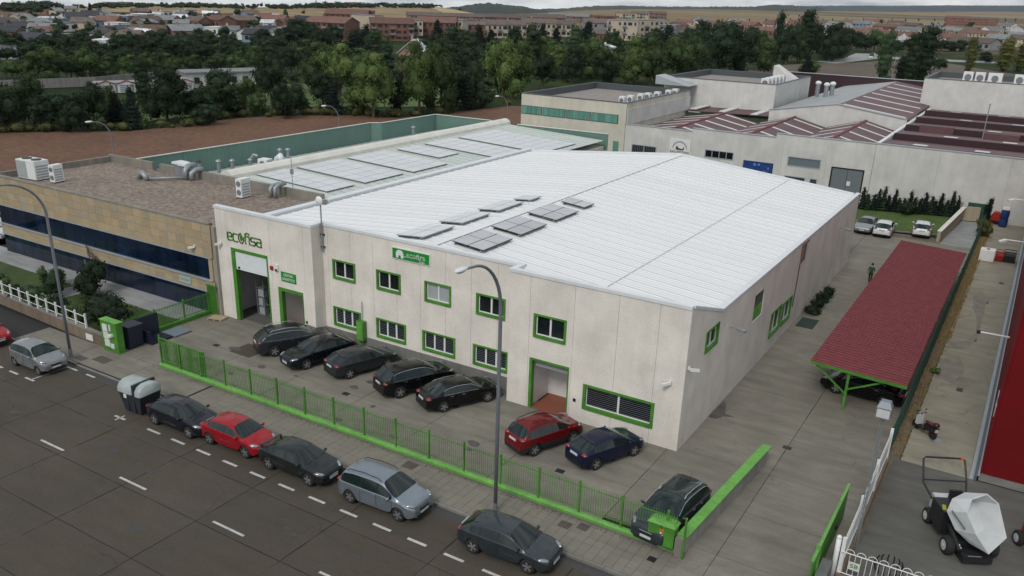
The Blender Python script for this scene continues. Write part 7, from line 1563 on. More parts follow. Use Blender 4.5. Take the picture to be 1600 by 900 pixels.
TREES = [tuple(float(q) for q in s_.split(',')) for s_ in """-132.9,71.3,7.1,6.3,2;-138.3,78.2,7.5,6,1;-131.1,77.5,5.2,6.3,2;-125.7,78.1,5.6,5.6,2;-126.4,81.9,6.8,4.8,2;-126.3,85.8,4.9,4.2,5;-122.3,85.8,5.9,3.6,5;-138.8,100.2,8,3.4,4;-130.8,87.5,5.7,3.1,1;-124.5,93.7,8.5,7.3,2;-124.1,98.3,4.6,6,2;-122.1,102.5,8,7.5,2;-117.4,95.4,3.4,4.6,2;-131.5,117,5.1,4.5,1;-122.7,106.6,2.7,4.2,2;-204.7,113.8,3.9,6,1;-197.2,118.2,7.3,8.3,1;-201.3,117.9,4.9,6,1;-196.9,123.3,4.4,6,1;-195.6,127.4,6.7,6.7,1;-193,130.6,4.9,5.6,1;-190.2,134,5.3,5.6,1;-188.7,138.6,5.6,5.6,1;-188.3,144.4,5.4,6.1,1;-186.3,149.6,4.9,6.1,1;-184.3,155,4.5,5.4,1;-183.7,161.6,5.5,5.5,1;-183.8,167.5,6.7,5.2,1;-126.1,118.4,9.4,6,2;-113.7,109.7,6,4.3,2;-116.1,115.6,5.6,4.2,2;-121.1,110.6,3.7,3.7,1;-141.8,148.1,10.2,9,1;-130.2,142.1,10.8,9,0;-118.1,123.9,6.7,6.5,2;-111.9,119.8,5,5,5;-103.3,121.1,11.1,8.2,0;-108.6,123.1,5,5,1;-103.4,128.3,7.7,4.5,2;-100.6,131.1,13,7.8,0;-98.7,135.6,12.7,7.6,1;-100,142.4,7.9,4.7,2;-99.5,148.8,8.7,4.6,2;-97.4,142.3,6.5,3.9,5;-104.4,166.5,11.9,9.2,0;-103.1,171.7,11.8,7.9,1;-95.8,146.8,4,4,2;-184.6,217.7,9,5.6,3;-160.5,226.3,10.9,7.1,3;-187.6,241.2,6,5.1,3;-193.5,232.5,5,6.4,2;-221.4,257.5,8.7,7.1,5;-226.9,308.6,9.8,6.9,5;-197.8,296.7,9.1,8,5;-209.2,323.3,6.9,6.9,5;-226.3,327.7,4.2,4.8,2;-238.3,271.6,7.1,8.1,2;-249,268.4,7.7,9.9,2;-270.9,280.4,7.6,8.8,2;-280.3,281.7,9,10.1,2;-135.2,237.4,9.9,8.2,0;-119,218.8,8.3,7.1,0;-134.8,230.8,12.1,6,3;-191.7,337.4,9.3,7.6,5;-193.2,351.6,7.8,6,5;-135.5,260.3,11.5,6.2,3;-184.8,366.5,10.5,8.6,5;-112.4,226.8,11.1,8.8,1;-196,384.4,7.1,6.5,5;-110.9,211.7,9,7.2,2;-106.4,188.1,8.1,7.5,2;-101.4,212.6,8.5,7.8,2;-118.4,259.3,7.3,7.7,2;-97.5,222.3,11.7,9.9,0;-92.9,222.6,12,8,1;-91.4,234.9,12.1,9.5,1;-89.6,242.7,12.1,8.6,1;-157.6,379.3,9.3,6.2,2;-140.2,392.1,13.1,12.5,2;-156.6,416.6,8.7,8.7,2;-88.8,262.1,15.4,11.7,2;-86.8,271.2,15.4,10.7,2;-89.7,296.8,13.5,9.3,2;-93.9,265.6,7.6,5.5,7;-85.8,275.8,3.7,4.8,7;-116.6,304.2,9.8,9.8,2;-88.3,306.8,12.5,10.6,1;-76.3,271,8,5.9,1;-93.5,346.7,16.7,4.3,4;-88.6,343.2,13.9,8,2;-87.5,355.1,14.3,8.2,2;-89.3,375,17.4,8.7,4;-92.7,408.2,13.2,8.2,2;-79.2,378,14.5,12.8,2;-79.6,401.5,12.3,9.2,2;-94.6,505.7,8.5,9.3,2;-80.2,474.1,10.8,11.6,1;-83.2,469.1,7.2,9.3,2;-80.2,510.5,6.2,8.5,2;-73.6,502.7,5.3,9.2,2;-71.3,525.6,5.6,9.6,2;-82.2,391.4,9,12,1;-70.1,299.1,5.5,4.6,5;-43.7,280.1,13.6,5.5,3;-33.8,286,15.2,7.8,4;-36.5,282.9,13.3,6,4;-39.5,285,7.4,4.3,4;-28.4,368.2,11.1,4.4,6;-17.7,382.1,10.9,6.9,6;-36.9,357.2,4.6,4.9,2;-27.8,439.7,4.6,6,2;-12.7,388.5,9.3,6.4,6;-56.1,531.6,5.6,9.6,2;-52.1,538.3,4.9,8.9,2;-62,541.3,6.5,9.8,2;-39.8,521.9,4.7,7.9,2;-48,545,5.8,8.2,2;-457.9,303.3,9.1,4.9,5;-275.6,172.1,4.7,5.4,2;-257.4,144.6,5.6,6.9,2;-252.5,218.8,5.3,6,2;-276.7,166.2,4.2,8,2;-210.3,189.4,5.1,4.8,2;-236.9,154.3,4.9,6.8,2;-260.7,243,5.8,7.9,2;-263.2,194,5,5.2,2;-203.3,195.8,4.5,5.1,2;-222.1,210.7,5.7,7.3,2;-245.4,181,5,6,2;-261.9,156,5.5,4.7,2;-243.6,134.9,3.8,5.8,2;-251.5,181.3,6.1,5.3,2;-263.6,183.4,5.3,5.8,2;-228.5,153,3.8,5.8,2;-258.7,244.9,4.2,6.2,2;-224.1,193.9,3.9,5.5,2;-251,150.9,3.4,6.6,2;-199.7,187.6,4.8,6.9,2;-266.3,145.2,5.8,7,2;-216,149.5,4.3,6.2,2;-267.3,172.8,4.8,5.2,2;-215.9,146.8,3.7,4,2;-274.4,152.3,5.6,5.9,2;-274.9,177.5,6.3,6.4,2;-279.7,171.8,3.9,5.5,2;-261,214,3.9,6.8,2;-217.8,136.4,3.2,5.3,2;-237.9,207.1,6.1,6.3,2;-252.6,158,3.5,5.8,2;-223.5,140,4.8,5.4,2;-268.4,147.7,4.1,5.3,2;-225,139.5,3.3,4.1,2;-221.9,213.1,6,5.9,2;-217.1,204.8,5.3,6.8,2;-270.5,198,4.4,8.1,2;-201.2,189.5,3.9,6.1,2;-221.3,195.6,5.3,6.1,2;-223.2,180.1,3.9,7.1,2;-259.5,254.1,7,9.1,2;-270.3,220.5,6.5,5.7,2;-213.9,210.7,3.5,5,2;-231.2,184.4,5.2,7.3,2;-284.2,175.7,6.3,5.1,2;-258.2,240.1,6.3,8.2,2;-224.7,208.9,5.7,5.3,2;-246.8,201.5,5.9,7.4,2;-238.8,172,3.4,4.5,2;-237.8,184.9,5.6,6.5,2;-258.4,151.8,5.3,6.2,2;-232.5,125.7,4.8,4.2,2;-246.8,186,5.5,5.7,2;-247.8,154.1,5.6,4.7,2;-242.3,139.9,5.2,5.7,2;-219.9,154.5,4.8,4.2,2;-251.2,234.3,4.7,8.2,2;-223.6,156,3.5,6.6,2;-273.2,164.4,4.9,5.9,2;-214.2,160.9,4.6,4,2;-242,157.9,4.4,6.5,2;-272.2,198.1,4.5,8.1,2;-227.3,152.3,5.3,5.9,2;-227.3,186,4.1,7.2,2;-216,154.9,3.7,6.4,2;-223.6,196.1,4.4,4.9,2;-241.5,209.9,5.4,5.3,2;-275.6,156.6,5.7,5.4,2;-236.5,223.4,5.2,6.1,2;-267.3,211.6,5,8.5,2;-238.6,143.5,3.9,5.1,2;-286.6,157.1,6.3,7.8,2;-211.3,186.8,5.4,4.7,2;-237.7,183.6,4.8,7.5,2;-203.7,175.4,3.3,5.9,2;-219,179,4.6,6.7,2;-219.9,142.4,3.8,5.6,2;-214.2,201.4,4.1,5.1,2;-236.4,155.6,5.5,6.9,2;-249.3,171.9,5.5,5.5,2;-279.3,194.4,4.4,7,2;-226.5,187.3,4.2,7.4,2;-261.9,207.7,4,8.5,2;-198.3,197.7,4.6,5.1,2;-266.9,152.3,4,7.6,2;-80.1,295.5,5.7,7,2;-211.2,238.5,7,8.7,5;-115.7,227.5,5.1,6.8,2;-122.9,338.3,10.6,7.4,2;-161.6,167.3,4.8,7.4,1;-199.1,235.9,6.8,6.6,1;-110.7,288.4,8,9.1,5;-183.2,212.7,5.5,6.6,5;-208.6,218,8.6,6.9,2;-146.7,283.5,7,7,1;-179,293.4,9.8,6.8,2;-210.7,225,7.6,6.1,2;-135.4,268.4,7.9,6.6,2;-67.7,322.2,9.5,10.6,2;-179.2,261.3,7.5,7,2;-109.4,240.9,5.5,7.5,2;-154.8,329.2,9.1,8.4,1;-117.4,246.9,6.3,8.4,1;-77,283.7,8.4,8.4,1;-200.6,202.5,6.6,9.3,1;-206.7,246.4,7.6,9.9,1;-187.1,244,5.4,9.3,2;-135.9,339.1,10.9,11.2,5;-116.7,380,7.8,9.2,1;-75,275.9,4.8,8.3,2;-138,207.7,6.7,7.6,2;-89.5,305.2,7,7,2;-69.5,312.6,9,7.6,1;-182.9,248.8,8,7.4,2;-170.4,167.6,7,5.6,2;-68.4,289.8,6.6,8.8,2;-167.1,219.7,4.7,6.4,2;-112.9,272.8,7.3,7,2;-117.3,258.4,8.3,6.5,2;-89.5,327.5,6.1,8.2,2;-148.3,301.1,6,8.9,1;-157.9,174.1,4.8,6.4,1;-165.2,190.4,6.4,8.3,1;-99.7,273.4,8,8.4,2;-200.8,201.9,6,9.4,5;-80.5,267.6,5.2,8.3,1;-67.1,288.4,7.6,9.7,1;-131,314.3,9.9,9.7,2;-202.6,221.1,5.5,7.8,5;-150.6,273.9,7,7.8,1;-131.4,365.8,7.2,8.7,2;-138.7,209.8,7.4,7.2,2;-145.7,220.4,7.8,5.9,2;-173.1,208.1,4.6,5.7,2;-90.5,288.8,8.9,8,1;-71.6,303.1,8.5,6.8,2;-133.8,292.9,5.4,9.3,2;-174.4,174,6.5,6.2,1;-154.7,223.8,4.7,5.6,2;-76.2,340.6,6.6,9.7,5;-190.8,276.8,8.6,8.3,2;-119.2,359.5,6.5,8.3,2;-157.5,201.1,6.1,6.3,1;-149.2,220.2,6.4,8.7,2;-177.3,233.7,7,7.9,2;-117,238.5,6.2,8.2,1;-87.2,314.1,9.7,7,1;-161.7,183.9,5.8,5.9,1;-138.4,352.5,10.5,8.2,2;-196,260,7.5,10.2,2;-112.3,256.7,6.6,8.3,1;-98.3,356.5,8.2,7.2,5;-111,238.2,5.6,5.9,1;-190,201.3,8,6.5,1;-70.5,302,6,9.9,1;-159.2,157.3,2.4,3.9,2;-169.3,124.7,3.9,3.8,2;-145.7,114.1,3.5,4.3,1;-140.9,81.3,3.9,4.4,2;-160.8,104.6,2.8,4.1,1;-142.5,108.1,3.5,2.4,1;-140.6,119.8,3.1,3.3,2;-152.7,147.5,3.4,4.2,2;-133,93,4.2,3.5,1;-144.6,109.7,2.5,4.8,0;-143.6,108.5,3.8,4.8,2;-162.3,104.3,2.9,3.5,2;-143.9,106.1,2.6,4.5,2;-140.3,90.3,3.8,3,2;-176,104.9,5.2,2.9,1;-143.7,78.4,3.9,3.8,2;-167.5,102.5,4.9,3.7,2;-129.5,101.2,2.8,3.4,2;-160.6,139.2,2.4,2.9,2;-141.9,98.3,3.3,4.6,2;-135,97.8,2.1,3.1,1;-139.7,118.4,3.3,4.8,5;-167.2,125.2,2.7,4.1,2;-178.8,108.9,3.1,3.2,5;-157.6,109.8,4.6,3.7,5;-130.5,104.4,2.8,4.4,1;-148.4,129.1,3.2,4,1;-146.7,120.8,4.1,4.9,2;-155.3,140.1,3.6,3.2,2;-146.1,79.2,3.3,3.8,2;-135.9,105.2,2.4,3.6,5;-149.7,104.3,3.8,3.7,1;-143.3,127.8,3.1,4.9,0;-171.3,108.7,3.2,3.5,0;-122,116.3,4.3,3.4,2;-124.6,107.5,4.1,3.9,2;-134.2,104.3,4.2,4.6,1;-136.4,114.4,2.6,3.9,2;-137.7,126.2,4.4,3.7,0;-148.1,134.7,2.3,4.9,2;-145.6,85,3.9,3.6,2;-135,116.9,2,2.7,0;-145.4,197,5,3.8,2;-159.1,171.9,4.9,4.6,1;-173.1,192.1,4.4,4.7,2;-158.5,191.9,5,5.8,2;-153.9,208.1,3.8,4.1,2;-151.9,235,5.7,4.4,2;-137.5,154.3,3.3,3.2,2;-154.5,217.7,3.6,6.2,2;-130,182,4.6,5.2,1;-172.3,187,4.8,5.1,2;-135,168.7,4.8,4.1,2;-132.8,149.2,3,4.3,2;-134.4,206,5.4,5.5,1;-151.4,193,5.4,4.1,2;-152.3,208.7,3.6,5.8,2;-118.6,182.2,2.8,3.9,1;-121.3,153.9,3.7,3,2;-108.8,162.2,2.7,4.4,2;-131.7,158.8,3.1,3.3,2;-151.2,200.9,4.3,5.8,2;-106.5,169.4,4.2,3.9,1;-124.7,134.5,2.9,2.8,1;-376,232.4,4.7,4.1,2;-335.2,304.4,3.5,5.8,2;-292.2,195.8,4,5.4,5;-454.4,337.2,2.7,5.5,5;-261.2,250.3,3.6,4.7,5;-427.3,248.6,3.7,5,1;-385.2,233.8,2.7,4.3,2;-485.2,273.9,2.9,4.8,2;-331.6,242.8,3.1,3.9,5;-349.1,217.9,4.1,4.9,2;-283.9,246.6,3.7,4.2,1;-564.2,337.8,4.3,4.6,2;-401.3,257.5,3.3,3.1,2;-415.2,249.2,2.9,3.6,5;-412.1,314,3.9,5.9,2;-357,215.1,3.6,5.6,1;-322.3,239.4,3.7,6.1,2;-475.5,384.6,4.6,4.9,2;-273.1,203.2,4.6,3,2;-252.3,244.8,4.5,3.9,5;-277,268.9,4.7,5.3,2;-285.1,217.8,4.6,4.4,1;-441.7,417.2,3.3,4.7,2;-454.5,325.6,2.6,5.2,1;-346.3,257.9,3.4,5.5,5;-384.4,276.6,4,5.1,2;-370.5,308.3,2.8,6.1,2;-545.6,456.4,4.6,5.7,2;-340.9,224.5,4,6,5;-391.9,253.3,3.7,3.2,5;-301.3,207.8,3.1,3.7,2;-266.7,211,4.6,4.4,5;-406.3,267.2,2.7,5.5,2;-268,250.1,4.4,5.6,2;-475.6,343.5,3.7,5.5,2;-296.6,168.9,2.2,4,2;-285.6,195.9,2.4,4.6,5;-325.7,224.5,4.2,3.3,1;-379.3,293.6,3.5,5.2,5;-329,202.5,3,5.8,2;-258.3,237.3,3.5,5.7,2;-451.6,442.5,5.6,5.2,5;-576.6,345.9,2.8,5,2;-420.4,334.5,3.8,4,2;-272.3,228.6,4.4,5.9,1;-278.3,188.3,2.6,3.2,2;-470.3,406.2,3,3.6,2;-520.6,304.9,2.7,6.5,1;-463.5,285.3,4.7,3.2,2;-455.2,304.7,3.6,5.7,1;-273,203.2,3.7,6.1,2;-592.3,340.2,5,5.4,1;-399.9,369.1,4.5,5.7,1;-296.2,255.4,4.4,4.5,1;-382.5,283.1,3.6,6.1,5;-567.3,382.3,3,5.6,2;-447.5,314.4,4.7,4.4,1;-283.2,183.2,2.7,4.3,2;-486,286.6,3.4,5.5,5;-310.2,182.9,3.9,5.3,1;-276.2,237.3,3.3,3.3,2;-268.4,208,4.1,3.5,1;-323.6,209.3,2.9,4,1;-276.3,196.4,4.4,4.7,5;-456.2,459.9,3.8,5.3,5;-439.7,372.9,4.6,6.9,2;-389.9,241.2,4.2,3.7,5;-512.6,344.9,3.4,3.9,2;-299.7,189.8,2.3,3.4,2;-363.4,276.7,4,4.3,5;-575.9,437.9,4.3,4.2,2;-545,554.4,4.2,4.4,2;-322.5,190.1,3,3,2;-286.3,286.4,2.9,5.6,5;-316.3,205.3,3.1,5.7,5;-402.9,266.8,4.9,4.1,1;-462.8,295.4,3.4,5.6,2;-332.6,204.8,4.4,4.9,1;-368.4,337.5,3.7,5.1,2;-395,339,5.1,4.2,5;-550.2,409.2,3.6,5.5,1;-508.5,452.4,5.1,5.5,2;-325.7,302.9,3.5,4.2,5;-474.4,365.6,3.1,3.5,2;-371.1,230.9,4.1,3.3,2;-756,732,2.8,7.2,2;-738.6,414.7,2.1,5.7,2;-713.3,427.3,2.3,4.1,2;-710.4,432.1,2.6,6,2;-780.5,821.5,3.7,6.6,2;-737.6,696.3,2.8,4.5,2;-730.2,1046.9,4.8,7.8,2;-790.5,673.1,2.9,7,2;-732.8,520.5,3,4,2;-744.7,435.7,3.3,4,2;-756.6,669.6,4,4.4,2;-737,603.4,3.6,5.3,2;-756.6,756.3,4.5,6.1,2;-744.9,453.9,3.3,5.5,2;-742.3,618.1,2.6,5.1,2;-733.4,575.4,4.1,4.5,2;-732.3,445.5,3.6,6.4,2;-731,428.2,2.8,6,2;-773.8,722.9,4.7,6.9,2;-791.7,1021.1,5.8,8.2,2;-799,915.7,4.6,8.8,2;-792.1,1076.5,5,7.5,2;-758.8,615.9,4.3,6.1,2;-787.8,919.3,3,6.6,2;-718.5,548.1,3.4,4.6,2;-736.2,652.4,3.4,6.3,2;-751,579.5,3.8,4.3,2;-756.8,782.8,4.9,6.2,2;-739.3,720.7,4.2,7.2,2;-789.6,708.6,4.4,4.4,2;-805.8,863.9,4.8,7.3,2;-763.2,675.4,3,7.6,2;-736,679.5,2.5,3.9,2;-715.4,530.9,2.3,5.1,2;-832.3,1028.9,3.8,6,2;-718.7,419.7,2.9,3.8,2;-767.6,711.9,4,4.9,2;-715,488,3.3,5.7,2;-740,561.3,2.9,5.9,2;-836.1,1146,4.6,9.1,2;-769.1,671.4,2.3,7,2;-738.8,652.9,3,7,2;-828.8,975.3,5.1,5,2;-757.6,760.6,4.2,5.2,2;-765.2,585,4.1,5.8,2;-800.4,918.1,3.9,8.9,2;-805.3,1080.6,5,9.6,2;-753.8,561.3,3.8,5.9,2;-778.5,878.3,3.7,4.9,2;-767.1,872.7,4,5.7,2;-841.6,1029.5,3.6,7.9,2;-741.5,637.2,2.2,7.1,2;-739.5,529.8,2.1,4.7,2;-732.2,645.1,2.6,4.1,2;-776.3,968.7,4.2,7.1,2;-821.9,1041.8,4.3,7.1,2;-749,518.5,2.8,3.6,2;-738.8,625.5,4.1,4.1,2;-725.1,560.4,4,4.5,2;-829.7,1009,4.9,9.4,2;-748.6,522.6,3.2,3.7,2;-756.2,666.2,3.2,6.6,2;-775.3,795,4.5,4.8,2;-758.6,545,4,6.5,2;-832.1,1070.5,5.6,9.8,2;-768.4,869.9,4.4,4.4,2;-758,567,3.3,5.6,2;-851.3,1120.9,6.3,6.1,2;-816.6,940,4.4,7.6,2;-718.5,417.5,3.1,3.9,2;-720.1,435.6,2.4,3.7,2;-732.2,506,2.9,4.6,2;-741.5,458.6,3.2,4.6,2;-801.6,953.1,3.8,9.2,2;-789.8,716.6,3.6,5.1,2;-785.6,960.7,3,5.3,2;-103.4,730.4,3.6,4.9,2;-150.4,778.5,3.4,4.9,2;-90.4,812.5,3.6,4.5,5;-124.8,455,3,3.7,2;-150,427,2.6,3.3,2;-115,637.5,4.2,5.1,2;-43,832.9,5,6,2;-138.4,460.2,2.4,3.5,2;-220.3,894.3,4,4.9,2;-42.3,765.2,3.8,6.3,2;-42.3,1155.3,5.9,5.9,2;-165.3,1041.1,4.5,8.6,2;-188.7,1129.7,7.6,9.5,5;-174.2,480.3,2.4,2.4,2;-165.8,430.7,2,4.1,5;-98.6,702.9,3.8,5.4,2;-211.8,773.3,3.9,4.5,2;-169.2,443.7,2.8,2.8,2;-47,892.4,5.3,4.2,5;-242.3,598.3,4.8,4.8,2;-165,642.2,3.3,3.5,2;-143.3,743,4.6,3.7,5;-113.6,715,5.2,5.5,2;-139.5,585.9,4,3.6,2;-136.5,491.4,2.8,3,2;-191.5,779.5,4.7,6.3,5;-116.6,534.7,3.1,2.6,2;-58.5,1066.3,6.7,6.1,2;-101,1216.8,8.6,8.4,2;-134.7,420.8,3.1,3.4,2;-91.3,1064.6,6.3,8.5,2;-143.2,515.3,2.4,2.5,2;-101,533.1,2.3,3.1,5;-84.3,542.3,2.5,3.3,2;-185.8,634.1,3.5,5.2,2;-63.1,588.4,2.4,3.7,2;-83.3,692.8,3.1,4.7,5;-151.9,644,3.4,3.1,2;-188.5,828.7,5.2,5.1,2;-101.9,561.5,3.6,4.9,5;-363.6,896.6,2.9,2.2,4;-358.4,924.3,3,2.2,4;-353.7,949.4,3,2.3,4;-348,979.9,3.1,2.3,4;-341.3,1016.1,3.2,2.4,4;-334.5,1052.4,3.3,2.5,4;-329.4,1079.7,3.4,2.5,4;-321.5,1121.9,3.5,2.6,4;-316.3,1149.9,3.6,2.7,4;-309.1,1188.5,3.7,2.8,4;-300.7,1233.6,3.8,2.9,4;-290.8,1286.9,4,3,4;-284.8,1318.9,4,3,4;-275.7,1367.4,4.2,3.1,4;-264.1,1429.7,4.4,3.3,4;-253.8,1485.3,4.5,3.4,4;-242.5,1545.6,4.7,3.5,4;-231.2,1606.4,4.9,3.7,4;-219.6,1668.3,5,3.8,4;-204.6,1749.1,5.3,4,4;-194,1805.4,5.4,4.1,4;-173.4,1915.8,5.8,4.3,4;-157.7,2000,6,4.5,4;-139.9,2095.4,6.3,4.7,4;-119.8,2203.6,6.6,5,4;-104.5,2285.6,6.9,5.1,4""".split(';')]
